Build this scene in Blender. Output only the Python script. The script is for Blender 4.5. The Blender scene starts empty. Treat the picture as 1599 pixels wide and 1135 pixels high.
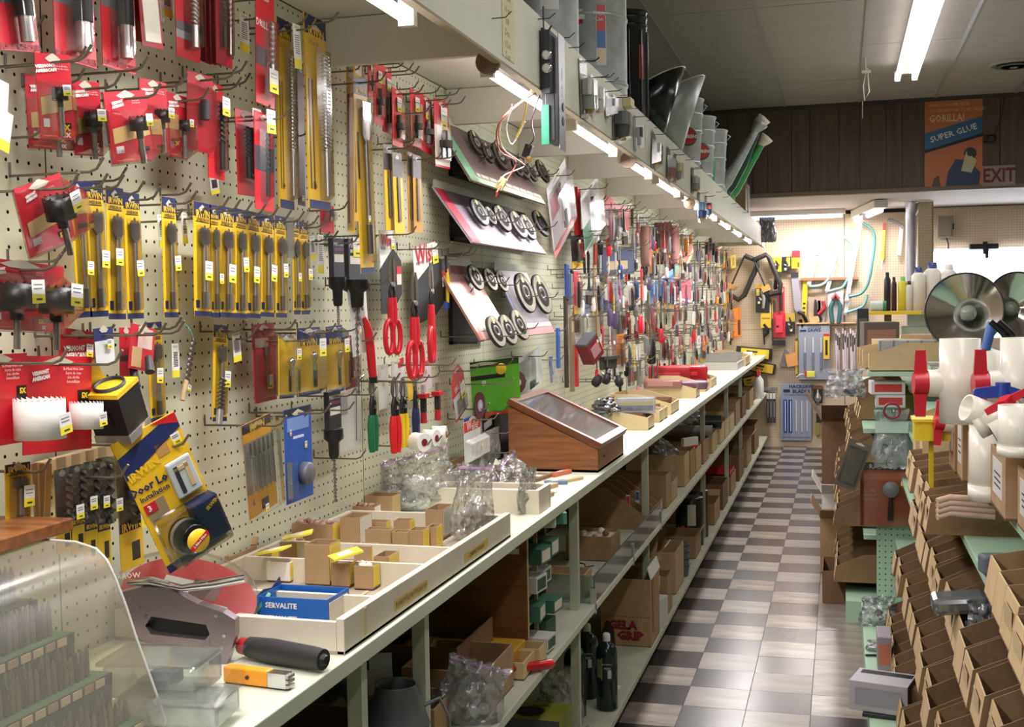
import bpy,math,random
import numpy as np
from mathutils import Vector,Matrix,noise
random.seed(7)
PI = math.pi
C = bpy.context.scene.collection
S = bpy.context.scene
# ---------------------------------------------------------------- camera
FPX = 1838.0; CX,CY = 799.5,567.5; EYE = 1.484
def _n(v):
    v = np.array(v,float); return v / np.linalg.norm(v)
_Y = _n((513,97.5,-FPX)); _X = np.array((6600,17.5,FPX)); _X = _n(_X - _Y * _X.dot(_Y)); _Z = np.cross(_X,_Y)
RW = np.array([_X,_Y,_Z]); CO = np.array((0,0,EYE))
def ray(px,py): return RW @ np.array((px - CX,CY - py,-FPX))
def onX(px,py,X): d = ray(px,py); return Vector(CO + d * (X / d[0]))
def onY(px,py,Y): d = ray(px,py); return Vector(CO + d * (Y / d[1]))
def onZ(px,py,Z): d = ray(px,py); return Vector(CO + d * ((Z - EYE) / d[2]))
def proj(p):
    c = RW.T @ (np.array(p) - CO); return (CX + FPX * c[0] / -c[2],CY - FPX * c[1] / -c[2])
cd = bpy.data.cameras.new('camera'); cam = bpy.data.objects.new('camera',cd); C.objects.link(cam)
cd.sensor_fit = 'HORIZONTAL'; cd.sensor_width = 36.0; cd.lens = 36.0 * FPX / 1599.0; cd.clip_start = 0.02
cam.matrix_world = Matrix(RW.tolist()).to_4x4(); cam.location = (0,0,EYE)
S.camera = cam
# ---------------------------------------------------------------- world, exposure, large lights
S.view_settings.view_transform = 'Standard'; S.view_settings.look = 'None'
S.view_settings.gamma = 1.0; S.view_settings.use_curve_mapping = False
S.view_settings.exposure = -0.08
S.cycles.max_bounces = 6; S.cycles.transparent_max_bounces = 16; S.cycles.use_denoising = True
S.cycles.caustics_reflective = False; S.cycles.caustics_refractive = False
w = bpy.data.worlds.new('world'); S.world = w; w.use_nodes = True
w.node_tree.nodes['Background'].inputs[0].default_value = (0.95,0.92,0.90,1)
w.node_tree.nodes['Background'].inputs[1].default_value = 0.16
LP = (1.0,0.95,0.955)
def area(name,loc,sx,sy,power,color=LP,rot=(0,0,0)):
    l = bpy.data.lights.new(name,'AREA'); l.shape = 'RECTANGLE'; l.size = sx; l.size_y = sy; l.energy = power; l.color = color
    o = bpy.data.objects.new(name,l); C.objects.link(o); o.location = loc; o.rotation_euler = rot
    return o
TUBES = [(0.30,1.10),(1.30,2.15),(2.70,3.42),(3.60,4.28),(4.48,5.10),(5.32,6.02),(6.20,6.88),(7.12,7.88),(8.12,8.86),(9.14,9.9),(10.25,11.05)]  # first tube is added out of frame to brighten the near pegboard
for a,b in TUBES:
    area('tube_glow',(-0.80,(a + b) / 2,2.012),0.05,b - a,16 * (b - a),rot=(0,math.radians(-18),0))
CEILING_LAMPS = [(0.45,6.45,8.86),(0.45,1.6,4.0),(2.6,5.2,7.6),(0.45,-3.0,-0.6),(-0.35,-1.4,1.0)]  # last lamp is added out of view to flatten light on counter and left wall
for x,a,b in CEILING_LAMPS:
    area('lamp_glow',(x,(a + b) / 2,2.985),0.16,b - a,19)
area('window_daylight',(1.75,12.38,1.62),1.7,0.75,16,(0.93,0.97,1.0),(math.radians(90),0,0))
area('back_lamp_glow',(-0.05,11.95,2.30),1.0,0.16,44)
# ---------------------------------------------------------------- materials
def lin(c):
    c = c / 255.0
    return c / 12.92 if c <= 0.04045 else ((c + 0.055) / 1.055) ** 2.4
def rgb(*c):
    if len(c) == 1: c = c[0]
    return (lin(c[0]),lin(c[1]),lin(c[2]),1)
MATS = {}
def mat(name,col,rough=0.5,metal=0.0,var=0.0,scale=8.0,bump=0.0,stretch=None,col2=None,emit=0.0,spec=None,coat=0.0):
    if name in MATS: return MATS[name]
    m = bpy.data.materials.new(name); m.use_nodes = True; nt = m.node_tree; b = nt.nodes['Principled BSDF']
    c = rgb(col)
    b.inputs['Base Color'].default_value = c; b.inputs['Roughness'].default_value = rough; b.inputs['Metallic'].default_value = metal
    if spec is not None: b.inputs['Specular IOR Level'].default_value = spec
    if coat: b.inputs['Coat Weight'].default_value = coat
    if emit: b.inputs['Emission Color'].default_value = c; b.inputs['Emission Strength'].default_value = emit
    if var or bump:
        tc = nt.nodes.new('ShaderNodeTexCoord'); mp = nt.nodes.new('ShaderNodeMapping'); nz = nt.nodes.new('ShaderNodeTexNoise')
        nz.inputs['Scale'].default_value = scale; nz.inputs['Detail'].default_value = 5
        if stretch: mp.inputs['Scale'].default_value = stretch
        nt.links.new(tc.outputs['Object'],mp.inputs[0]); nt.links.new(mp.outputs[0],nz.inputs['Vector'])
        if var:
            rp = nt.nodes.new('ShaderNodeValToRGB')
            a = rp.color_ramp.elements[0]; z = rp.color_ramp.elements[1]; a.position = 0.3; z.position = 0.7
            k = rgb(col2) if col2 else tuple(v * (1 - var) for v in c[:3]) + (1,)
            a.color = k; z.color = c if col2 else tuple(min(1,v * (1 + var * .5)) for v in c[:3]) + (1,)
            nt.links.new(nz.outputs['Fac'],rp.inputs[0]); nt.links.new(rp.outputs[0],b.inputs['Base Color'])
        if bump:
            bp = nt.nodes.new('ShaderNodeBump'); bp.inputs['Strength'].default_value = bump; bp.inputs['Distance'].default_value = 0.004
            nt.links.new(nz.outputs['Fac'],bp.inputs['Height']); nt.links.new(bp.outputs[0],b.inputs['Normal'])
    MATS[name] = m; return m
def film(name,tint=(255,255,255),alpha=0.2,rough=0.12,bump=0.0,scale=25,milky=0.0,gl_=0.6):
    """clear plastic: see-through, with a glossy skin and a little milky body"""
    if name in MATS: return MATS[name]
    m = bpy.data.materials.new(name); m.use_nodes = True; nt = m.node_tree; N = nt.nodes; N.clear(); L = nt.links.new
    out = N.new('ShaderNodeOutputMaterial'); tr = N.new('ShaderNodeBsdfTransparent'); gl = N.new('ShaderNodeBsdfGlossy'); df = N.new('ShaderNodeBsdfDiffuse')
    m1 = N.new('ShaderNodeMixShader'); m2 = N.new('ShaderNodeMixShader'); fr = N.new('ShaderNodeFresnel'); fr.inputs[0].default_value = 1.5
    tr.inputs[0].default_value = rgb(tint); df.inputs[0].default_value = rgb(tint); gl.inputs['Roughness'].default_value = rough
    m1.inputs[0].default_value = milky; L(tr.outputs[0],m1.inputs[1]); L(df.outputs[0],m1.inputs[2])
    ad = N.new('ShaderNodeMath'); ad.operation = 'MULTIPLY_ADD'; ad.inputs[1].default_value = gl_; ad.inputs[2].default_value = alpha * 0.3
    L(fr.outputs[0],ad.inputs[0]); L(ad.outputs[0],m2.inputs[0]); L(m1.outputs[0],m2.inputs[1]); L(gl.outputs[0],m2.inputs[2]); L(m2.outputs[0],out.inputs[0])
    if bump:
        tc = N.new('ShaderNodeTexCoord'); nz = N.new('ShaderNodeTexNoise'); nz.inputs['Scale'].default_value = scale; bp = N.new('ShaderNodeBump')
        bp.inputs['Strength'].default_value = bump; bp.inputs['Distance'].default_value = 0.01
        L(tc.outputs['Object'],nz.inputs['Vector']); L(nz.outputs['Fac'],bp.inputs['Height']); L(bp.outputs[0],gl.inputs['Normal']); L(bp.outputs[0],df.inputs['Normal']); L(bp.outputs[0],fr.inputs['Normal'])
    MATS[name] = m; return m
def flat(c,rough=0.45):
    """plain printed or moulded colour, made on demand"""
    return mat('print_%d_%d_%d_%d' % (c[0],c[1],c[2],int(rough * 100)),c,rough)
M_steel = mat('steel',(196,194,192),0.34,0.85)
M_dsteel = mat('dark_steel',(128,120,112),0.42,0.7)
M_hook = mat('hook_steel',(122,116,104),0.45,0.75)
M_chrome = mat('chrome',(215,215,218),0.12,1.0)
M_galv = mat('galvanised',(178,184,184),0.42,0.45,0.25,14,0.1)
M_card = mat('cardboard',(168,138,100),0.85,0,0.12,20,0.15)
M_cardl = mat('cardboard_light',(196,170,126),0.8,0,0.1,20)
M_cardd = mat('cardboard_dark',(128,98,70),0.85,0,0.15,18)
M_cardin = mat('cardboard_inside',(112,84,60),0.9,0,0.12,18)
M_white = flat((232,230,224)); M_offw = flat((216,212,198)); M_black = flat((24,23,25),0.4); M_dark = flat((42,40,42),0.5)
M_yellow = flat((238,196,40),0.4); M_navy = flat((34,42,92),0.4); M_red = flat((196,32,44),0.4); M_tagy = flat((240,226,60),0.5)
M_mint = mat('mint_paint',(206,210,190),0.5,0,0.10,6,0.05)
M_mintd = mat('mint_paint_worn',(190,194,172),0.5,0,0.16,9,0.1)
M_cream = mat('cream_board',(206,206,180),0.6,0,0.04,3)
M_wood = mat('brown_wood',(150,92,48),0.35,0,0.35,6,0.05,(1,12,12),(104,58,28))
M_film = film('clear_plastic',(250,250,250),0.25)
M_bag = film('bag_plastic',(240,242,245),0.3,0.2,1.0,22,0.22)
M_bagm = film('cloudy_bag',(240,240,238),0.3,0.25,1.0,20,0.55)
# ---------------------------------------------------------------- mesh builder
class MB:
    def __init__(s,M=None): s.v = []; s.f = []; s.mi = []; s.sm = []; s.mats = []; s.M = M
    def mid(s,m):
        if m not in s.mats: s.mats.append(m)
        return s.mats.index(m)
    def add(s,vs,fs,m,smooth=False,M=None):
        o = len(s.v); k = s.mid(m); M = s.M if M is None else (M if s.M is None else s.M @ M)
        s.v += [tuple(M @ Vector(v)) if M is not None else tuple(v) for v in vs]
        s.f += [tuple(o + i for i in f) for f in fs]; s.mi += [k] * len(fs); s.sm += [smooth] * len(fs)
        return s
    def box(s,x0,x1,y0,y1,z0,z1,m,M=None):
        v = [(x,y,z) for z in (z0,z1) for y in (y0,y1) for x in (x0,x1)]
        return s.add(v,[(0,2,3,1),(4,5,7,6),(0,1,5,4),(2,6,7,3),(0,4,6,2),(1,3,7,5)],m,False,M)
    def cbox(s,cx,cy,cz,sx,sy,sz,m,M=None): return s.box(cx - sx / 2,cx + sx / 2,cy - sy / 2,cy + sy / 2,cz - sz / 2,cz + sz / 2,m,M)
    def lathe(s,prof,n,m,M=None,ang=2 * PI,smooth=True):
        vs = [(r * math.cos(ang * j / n),r * math.sin(ang * j / n),z) for (r,z) in prof for j in range(n)]
        fs = [(i * n + j,i * n + (j + 1) % n,(i + 1) * n + (j + 1) % n,(i + 1) * n + j) for i in range(len(prof) - 1) for j in range(n)]
        s.add(vs,fs,m,smooth,M)
        for e,flip in ((0,True),(len(prof) - 1,False)):
            if prof[e][0] > 1e-4 and (e or not getattr(s,'open_start',False)) and not getattr(s,'nocap',False):
                ring = [(prof[e][0] * math.cos(ang * j / n),prof[e][0] * math.sin(ang * j / n),prof[e][1]) for j in range(n)]
                s.add(ring,[tuple(reversed(range(n))) if flip else tuple(range(n))],m,False,M)
        return s
    def cyl(s,p0,p1,r0,r1=None,n=10,m=None,M=None):
        r1 = r0 if r1 is None else r1; p0 = Vector(p0); p1 = Vector(p1); d = p1 - p0
        Q = Matrix.Translation(p0) @ d.to_track_quat('Z','Y').to_matrix().to_4x4()
        return s.lathe([(r0,0),(r1,d.length)],n,m,(M @ Q) if M is not None else Q)
    def tube(s,pts,r,n,m,M=None,closed=False,flatk=1.0):
        pts = [Vector(p) for p in pts]; N = len(pts); rs = r if isinstance(r,(list,tuple)) else [r] * N; vs = []; up = None
        for i,p in enumerate(pts):
            t = (pts[(i + 1) % N] - pts[i - 1]) if closed else (pts[min(i + 1,N - 1)] - pts[max(i - 1,0)])
            t = t.normalized() if t.length > 1e-9 else Vector((0,0,1))
            if up is None: up = Vector((0,0,1)) if abs(t.z) < .9 else Vector((0,1,0))
            a = t.cross(up).normalized(); up = a.cross(t).normalized()
            for j in range(n):
                q = 2 * PI * j / n; vs.append(p + a * math.cos(q) * rs[i] + up * math.sin(q) * rs[i] * flatk)
        K = N if closed else N - 1
        fs = [(i * n + j,((i + 1) % N) * n + j,((i + 1) % N) * n + (j + 1) % n,i * n + (j + 1) % n) for i in range(K) for j in range(n)]
        s.add(vs,fs,m,True,M)
        if not closed: s.add(vs[:n],[tuple(range(n))],m,False,M); s.add(vs[-n:],[tuple(reversed(range(n)))],m,False,M)
        return s
    def prism(s,poly,y0,y1,m,M=None,side=None):
        n = len(poly); vs = [(x,y0,z) for x,z in poly] + [(x,y1,z) for x,z in poly]
        s.add(vs,[tuple(range(n)),tuple(reversed(range(n,2 * n)))],m,False,M)
        return s.add(vs,[(i,i + n,(i + 1) % n + n,(i + 1) % n) for i in range(n)],side or m,False,M)
    def build(s,name,parent=None,label=None,bev=0,M=None):
        me = bpy.data.meshes.new(name); me.from_pydata(s.v,[],s.f)
        for m in s.mats: me.materials.append(m)
        me.polygons.foreach_set('material_index',s.mi); me.polygons.foreach_set('use_smooth',s.sm); me.update()
        o = bpy.data.objects.new(name,me); C.objects.link(o)
        if parent is not None: o.parent = parent
        if label: o['label'] = label
        if M is not None: o.matrix_local = M
        if bev:
            b = o.modifiers.new('edge','BEVEL'); b.width = bev; b.segments = 2; b.limit_method = 'ANGLE'; b.angle_limit = math.radians(50)
        return o
def T(x=0,y=0,z=0): return Matrix.Translation((x,y,z))
def RZ(a): return Matrix.Rotation(math.radians(a),4,'Z')
def RX(a): return Matrix.Rotation(math.radians(a),4,'X')
def RY(a): return Matrix.Rotation(math.radians(a),4,'Y')
LABELS = {}
def tag(o,label,cat,group=None):
    o['label'] = label; o['category'] = cat
    if group: o['group'] = group
    return o
def thing(name,label,cat,loc=(0,0,0),rz=0,group=None,M=None):
    o = bpy.data.objects.new(name,None); o.empty_display_size = .02; C.objects.link(o)
    o.matrix_world = M if M is not None else T(*loc) @ RZ(rz)
    return tag(o,label,cat,group)
def struct(name,mb,parent=None,bev=0):
    o = mb.build(name,parent,bev=bev)
    if parent is None: o['kind'] = 'structure'
    return o
def stuff(o): o['kind'] = 'stuff'; return o
TXT = {}
def text(parent,body,size,m,M,name='lettering',bold=0.0,sx=1.0,align='CENTER'):
    k = (body,round(size,4),m.name,bold,align)
    if k not in TXT:
        c = bpy.data.curves.new(name,'FONT'); c.body = body; c.size = size; c.resolution_u = 1; c.align_x = align; c.align_y = 'CENTER'
        c.offset = bold; c.materials.append(m)
        o = bpy.data.objects.new(name,c); C.objects.link(o); TXT[k] = bpy.data.meshes.new_from_object(o); TXT[k].name = name
        bpy.data.objects.remove(o); bpy.data.curves.remove(c)
    o = bpy.data.objects.new(name,TXT[k]); C.objects.link(o); o.parent = parent
    o.matrix_local = M @ RX(90) @ Matrix.Diagonal((sx,1,1,1))
    return o
def copy_tree(o,parent=None):
    c = o.copy(); C.objects.link(c); c.parent = parent
    for ch in list(o.children): copy_tree(ch,c)
    return c
FACE = {'left': 90,'back': 0,'right': -90}
# ================================================================ the shop shell
Y0,YB = -4.0,12.42
# floor: base and inlaid tiles
M_grout = mat('floor_joint',(38,33,31),0.6)
struct('floor',MB().box(-5.0,3.6,Y0,YB + .1,-0.12,-0.003,M_grout))
floor = bpy.data.objects['floor']
def tilemat(name,c,c2,r):
    m = mat(name,c,r,0,0.5,5,0.04,(1,3.2,1),c2); return m
TL = [tilemat('tile_pale_a',(150,142,132),(120,111,103),0.26),tilemat('tile_pale_b',(160,151,141),(116,107,99),0.22),tilemat('tile_pale_c',(140,131,122),(112,103,95),0.28)]
TD = [tilemat('tile_dark_a',(54,49,49),(38,34,35),0.24),tilemat('tile_dark_b',(64,58,58),(42,38,39),0.26),tilemat('tile_dark_c',(48,44,45),(68,61,61),0.22)]
tm = {}
TS = .2286
for m in TL + TD:
    b = MB().box(-TS / 2 + .0012,TS / 2 - .0012,-TS / 2 + .0012,TS / 2 - .0012,-.003,0,m)
    o = b.build('floor_tile',floor); tm[m.name] = o.data; bpy.data.objects.remove(o)
rnd = random.Random(3); ntile = 0
glare_pale = {(2,5),(2,7),(2,9),(2,3),(3,4),(2,11)}  # dark squares made pale, floor glare put into the tile colour
rest = MB()
for j in range(-2,42):
    for i in range(-1,5):
        x = -.565 + TS * (i + .5); y = 3.835 + TS * (j + .5)
        if y > YB: continue
        m = rnd.choice(TL) if ((i + j) % 2 == 0 or (i,j) in glare_pale) else rnd.choice(TD)
        if 0 <= i + 1 <= 5 and ntile < 300:
            o = bpy.data.objects.new('floor_tile',tm[m.name]); C.objects.link(o); o.parent = floor
            o.location = (x,y,rnd.uniform(-.0006,.0006)); ntile += 1
        else: rest.box(x - TS / 2 + .001,x + TS / 2 - .001,y - TS / 2 + .001,y + TS / 2 - .001,-.003,0,m)
for j in range(-36,42):
    for i in list(range(-6,-1)) + list(range(5,18)) + (list(range(-1,5)) if j < -2 else []):
        x = -.565 + TS * (i + .5); y = 3.835 + TS * (j + .5)
        if y > YB or y < Y0: continue
        m = TL[0] if (i + j) % 2 == 0 else TD[0]
        rest.box(x - TS / 2 + .001,x + TS / 2 - .001,y - TS / 2 + .001,y + TS / 2 - .001,-.003,0,m)
stuff(rest.build('outer_tiles',floor))
# walls
M_wallp = mat('wall_paint',(186,180,160),0.7,0,.05,3)
M_hole = mat('dark_backing',(40,34,30),0.9)
wl = struct('wall_left',MB().box(-1.34,-1.215,Y0,YB + .03,0,2.2,M_hole).box(-1.215,-1.19,Y0,YB,0,.92,M_hole))
struct('wall_left_far',MB().box(-5.1,-5.0,Y0,10.4,0,3.3,M_wallp))
struct('wall_front',MB().box(-5.1,3.7,Y0 - .1,Y0,0,3.3,M_wallp))
struct('wall_right',MB().box(3.6,3.7,Y0,YB + .1,0,3.3,M_wallp))
M_cream2 = mat('back_board',(205,186,158),0.65,0,0.05,3)
wb = struct('wall_back',MB().box(-5.1,3.7,YB + .03,YB + .13,0,3.3,M_hole))
def pegpanel(name,parent,w,h,mt,M,pitch=.0254,hr=.0030,skip=()):
    """board lying in local x-z, facing -y, with real round holes"""
    nx,nz = int(round(w / pitch)),int(round(h / pitch)); px,pz = w / nx,h / nz
    vs = []; fs = []
    gi = np.arange((nx + 1) * (nz + 1)).reshape(nz + 1,nx + 1)
    for k in range(nz + 1):
        for i in range(nx + 1): vs.append((i * px,0,k * pz))
    oc = [(math.cos(a) * hr,math.sin(a) * hr) for a in [-PI * 3 / 4 + q * PI / 4 for q in range(8)]]
    for k in range(nz):
        for i in range(nx):
            cx,cz = (i + .5) * px,(k + .5) * pz; b = len(vs)
            vs += [(cx + u,0,cz + v) for u,v in oc]
            a0,a1,a2,a3 = int(gi[k,i]),int(gi[k,i + 1]),int(gi[k + 1,i + 1]),int(gi[k + 1,i])
            fs += [(a0,a1,b + 2,b + 1,b),(a1,a2,b + 4,b + 3,b + 2),(a2,a3,b + 6,b + 5,b + 4),(a3,a0,b,b + 7,b + 6)]
    m = MB(); m.add(vs,fs,mt); 
    o = m.build(name,parent); o.matrix_local = M; return o
PEGX = -1.18
z0,z1 = 0.93,2.16
seams = [0.35,1.57,2.79,3.86,5.08,6.30,7.52,8.74,9.96,11.18,12.42]
for a,b in zip(seams[:-1],seams[1:]):
    pegpanel('pegboard_panel',wl,b - a - .003,z1 - z0,M_cream,T(PEGX,a,z0) @ RZ(90))
for a,b,c0,c1 in ((-1.18,.04,0,1.2),(.043,.80,0,1.2),(-1.18,.04,1.203,2.36),(.043,.80,1.203,2.36),(.83,1.75,1.985,2.39),(1.753,2.9,1.985,2.39)):
    pegpanel('pegboard_panel',wb,b - a - .003,c1 - c0,M_cream2,T(a,YB,c0))
struct('trim_1',MB().box(-1.18,.8,YB - .02,YB + .02,0,.07,M_cream2))
# the window in the far right corner
M_sky = mat('daylight_glass',(240,246,255),0.3,emit=1.9)
wn = struct('window_1',MB().box(.86,2.9,YB - .02,YB,1.955,1.985,flat((170,176,200))).box(.83,.86,YB - .02,YB,1.1,1.985,M_offw).box(1.72,1.74,YB - .02,YB,1.1,1.97,flat((140,120,160))))
MB().box(.86,1.72,YB + .004,YB + .01,1.1,1.96,M_sky).build('pane',wn); MB().box(1.74,2.9,YB + .004,YB + .01,1.1,1.96,M_sky).build('pane',wn)
struct('wall_back_low',MB().box(.83,3.6,YB - .005,YB + .03,0,1.1,M_cream2))
# the post between the two back bays, with a pale pipe in front of it
o = thing('post','tan perforated post between the back saw wall and the bright window','post',(0,0,0))
MB().box(.697,.829,11.6,11.62,0,2.39,M_hole).box(.82,.829,11.58,11.72,0,2.39,mat('post_paint',(160,146,118),.6)).build('core',o)
pegpanel('pegboard_face',o,.13,2.39,mat('post_board',(176,164,134),.6),T(.695,11.58,0))
o = thing('pipe','smooth pale grey vertical pipe beside the tan perforated post','pipe')
MB().cyl((.64,11.7,0),(.64,11.7,2.32),.05,.05,20,mat('pipe_grey',(190,188,196),.3,.3)).build('shaft',o)
MB().cyl((.64,11.7,2.28),(.66,11.7,2.39),.05,.075,20,mat('pipe_grey',(190,188,196))).build('collar',o)
# ceilings
M_ct = mat('ceiling_tile',(186,176,170),0.8,0,0.06,5,0.1); M_ctg = mat('ceiling_joint',(84,78,72),.8)
ce = struct('ceiling',MB().box(-5.1,3.7,Y0 - .1,10.46,3.165,3.3,M_ctg))
b = MB().box(-.302,.302,-.606,.606,3.153,3.165,M_ct); o = b.build('ceiling_panel',ce); cm = o.data; bpy.data.objects.remove(o)
for i in range(-8,6):
    for j in range(0,12):
        y = 10.43 - 1.22 * (j + .5) + .13
        if y < Y0: continue
        o = bpy.data.objects.new('ceiling_panel',cm); C.objects.link(o); o.parent = ce; o.location = (.155 + .61 * (i + .5) - .3 + .3,y,rnd.uniform(-.001,.001))
MB().box(-5,3.6,10.40,10.44,3.12,3.155,flat((70,62,56))).build('corner_moulding',ce)
for i in range(-8,6): MB().box(.155 + .61 * i - .012,.155 + .61 * i + .012,Y0,10.43,3.147,3.153,flat((168,164,158))).build('ceiling_rail',ce)
M_cb = mat('back_ceiling',(226,216,212),0.7)
struct('ceiling_back',MB().box(-5.1,3.7,10.46,YB + .1,2.40,2.5,M_cb))
# dark panelled drop wall
M_pan = mat('dark_panelling',(104,88,76),0.55,0,0.3,3,0,(8,8,.6),(82,68,60))
hw = struct('wall_header',MB().box(-5.1,3.7,10.44,10.48,2.40,3.2,flat((50,42,38))))
px = -5.0; k = 0
while px < 3.6:
    wd = [.2,.15,.24,.17,.21,.13][k % 6]; MB().box(px + .003,px + wd - .003,10.425,10.44,2.42,3.16,M_pan).build('panelling_plank',hw); px += wd; k += 1
MB().box(-5,3.7,10.41,10.5,2.385,2.42,mat('header_trim',(120,104,88),.5)).build('lower_trim',hw)
# ================================================================ long left counter with its lower shelves
EX = -0.742
t = thing('shelf_counter','long mint-painted counter with two open shelves under the pegboard wall','counter',(0,2,0))
ti = T(0,-2,0)
def part(name,mb,par,ti=None,label=None,bev=0):
    o = mb.build(name,par,label,bev)
    if ti is not None: o.matrix_local = ti
    return o
for a,b in ((0.4,2.9),(2.9,5.35),(5.35,7.8),(7.8,10.2),(10.2,12.40)):
    part('worktop_board',MB().box(-1.172,EX,a + .001,b - .001,.912,.94,M_mint),t,ti,bev=.002)
    part('shelf_board',MB().box(-1.16,EX + .006,a + .001,b - .001,.532,.554,M_mint),t,ti,bev=.002)
    part('bottom_board',MB().box(-1.16,EX + .01,a + .001,b - .001,.075,.10,M_mintd),t,ti,bev=.002)
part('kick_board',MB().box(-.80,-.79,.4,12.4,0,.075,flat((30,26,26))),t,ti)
part('back_board',MB().box(-1.188,-1.174,.4,12.4,0,.915,mat('shade_board',(92,84,70),.8)),t,ti)  # under-counter shade is put into this board's dark colour
for (px,py) in ((656,900),(558,985),(895,762),(1006,696),(1096,640),(1133,616),(1155,600)):
    p = onX(px,py,-.79); yy = p.y
    part('upright',MB().box(-.798,-.772,yy - .03,yy - .005,.554,.912,M_mintd),t,ti)
    part('upright',MB().box(-.798,-.772,yy - .03,yy - .005,.10,.532,M_mintd),t,ti)
# ================================================================ canopy shelf over the pegboard
t = thing('canopy_shelf','cream canopy shelf with deep front fascia and lamp bays above the pegboard','shelf',(0,2,0))
M_can = mat('canopy_paint',(216,210,200),.55,0,.05,4); M_fas = mat('fascia_paint',(212,212,194),.5,0,.06,5); M_fase = mat('fascia_edge',(150,138,110),.6)
for a,b in ((0.4,3.05),(3.05,5.5),(5.5,7.95),(7.95,10.3),(10.3,11.95)):
    o = part('fascia_board',MB().box(-.745,-.727,a + .001,b - .001,2.032,2.212,M_fas),t,ti)
    MB().box(-.7455,-.7265,a + .001,b - .001,2.026,2.032,M_fase).build('bare_edge',o)
    part('deck_board',MB().box(-1.175,-.745,a + .001,b - .001,2.16,2.21,M_can),t,ti)
for y in (1.2,2.56,3.50,4.36,5.2,6.1,7.0,8.0,9.05,10.08,11.2,11.94):
    part('cross_board',MB().box(-1.178,-.75,y,y + .02,2.05,2.158,M_can),t,ti)
M_tube = mat('lit_tube',(255,250,252),.4,emit=13.0); M_fix = mat('lamp_housing',(206,200,190),.5)
for k,(a,b) in enumerate(TUBES):
    t = thing('tube_lamp','%s lit fluorescent tube under the canopy, counted from the near end' % ['first','second','third','fourth','fifth','sixth','seventh','eighth','ninth','tenth','eleventh'][k],'lamp',(-.8,a,2.06),group='canopy tubes')
    MB().box(-.035,.035,-.03,b - a + .03,.045,.098,M_fix).build('housing',t)
    MB().cyl((0,0,-.02),(0,b - a,-.02),.0125,.0125,12,M_tube).build('tube',t)
    for q in (-.012,b - a + .004): MB().box(-.016,.016,q - .008,q + .012,-.036,.05,M_offw).build('socket',t)
# knots of wood dowel seen on the fascia ends
for px,py,s in ((762,97,.028),(981,250,.03),(1077,318,.03)):
    p = onX(px,py,-.76); t = thing('wooden_disc',{762: 'round wooden disc behind the fascia beside the second tube',981: 'round wooden disc behind the fascia near the small grey outlet box',1077: 'round wooden disc behind the fascia near the blue hanging terminals'}[px],'disc',p)
    MB().cyl((0,-.006,0),(0,.006,0),s,s,18,mat('disc_wood',(120,98,76),.6)).build('disc',t); MB().cyl((0,-.008,0),(0,.0,0),s * .25,s * .25,8,M_cardd).build('knot',t)
# ================================================================ right gondola
GY1 = 5.55
t = thing('shelf_gondola','mint metal gondola of tiered decks full of cardboard bins, beside the aisle','shelving',(0,3,0)); ti = T(0,-3,0)
M_gm = mat('gondola_mint',(170,200,172),.45,0,.05,6)
part('base_deck',MB().box(.088,.95,1.2,GY1 + .12,.0,.10,M_gm),t,ti,bev=.003)
for z,x in ((.41,.235),(.69,.262),(.905,.29),(1.03,.345)):
    part('deck',MB().box(x,.72,1.2,GY1,z - .022,z,M_gm),t,ti,bev=.002)
pegpanel('end_panel',t,.80,.80,M_gm,ti @ T(.155,GY1,.1) @ RZ(0),hr=.0032)
part('end_backing',MB().box(.155,.955,GY1 + .012,GY1 + .03,.1,.90,M_hole),t,ti)
part('spine',MB().box(.72,.74,1.2,GY1,.1,1.15,M_gm),t,ti)
part('top_deck',MB().box(.50,.95,3.4,GY1,1.14,1.16,M_gm).box(.12,.95,GY1 + .04,9.4,1.14,1.16,M_gm),t,ti)
part('far_deck',MB().box(.02,.95,GY1 + .04,9.4,0,.10,M_gm),t,ti)
for z in (.41,.72,.90): part('far_deck',MB().box(.10,.72,GY1 + .04,9.4,z - .02,z,M_gm),t,ti)
part('far_spine',MB().box(.72,.74,GY1 + .04,9.4,.1,1.2,M_gm),t,ti)
# ================================================================ ceiling lamp, vent, pull strings
M_tube2 = mat('lit_tube_big',(255,252,252),.4,emit=5.0)
for k,(x,a,b) in enumerate(CEILING_LAMPS):
    lab = ['long twin-tube ceiling lamp hanging before the dark panelled wall','twin-tube ceiling lamp above the near end of the tiered bins','twin-tube ceiling lamp beyond the tiered bins, by the side wall','twin-tube ceiling lamp behind the photographer','added unseen twin-tube fill lamp above the photographer'][k]
    if x < -1.5: continue
    t = thing('ceiling_lamp',lab,'lamp',(x,a,3.05))
    MB().box(-.06,.06,0,b - a,.03,.10,M_fix).build('housing',t)
    for sx in (-.058,.058):
        MB().cyl((sx,0,0),(sx,b - a,0),.019,.019,14,M_tube2).build('tube',t)
        for q in (0.0,b - a - .02): MB().box(sx - .02,sx + .02,q - .01 + .02,q + .015,-.02,.05,M_offw).build('socket',t)
p = onZ(1583,101,3.14); t = thing('ceiling_vent','round grey ceiling vent with dark cone rings beside the twin tube lamp','vent',p)
MB().lathe([(.17,.012),(.165,-.004),(.15,-.008),(.14,.004)],28,flat((170,166,160))).build('rim',t)
for r in (.125,.09,.055): MB().lathe([(r,-.012),(r - .02,.006),(r - .024,.006),(r - .005,-.016)],24,flat((96,92,90))).build('cone_ring',t)
MB().lathe([(.03,-.02),(.0,-.028)],16,flat((150,146,142))).build('boss',t)
t = thing('pull_string','white looped cord hanging from the ceiling joint before the panelled wall','cord',onZ(1350,88,3.15))
z = t.location.z
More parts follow.
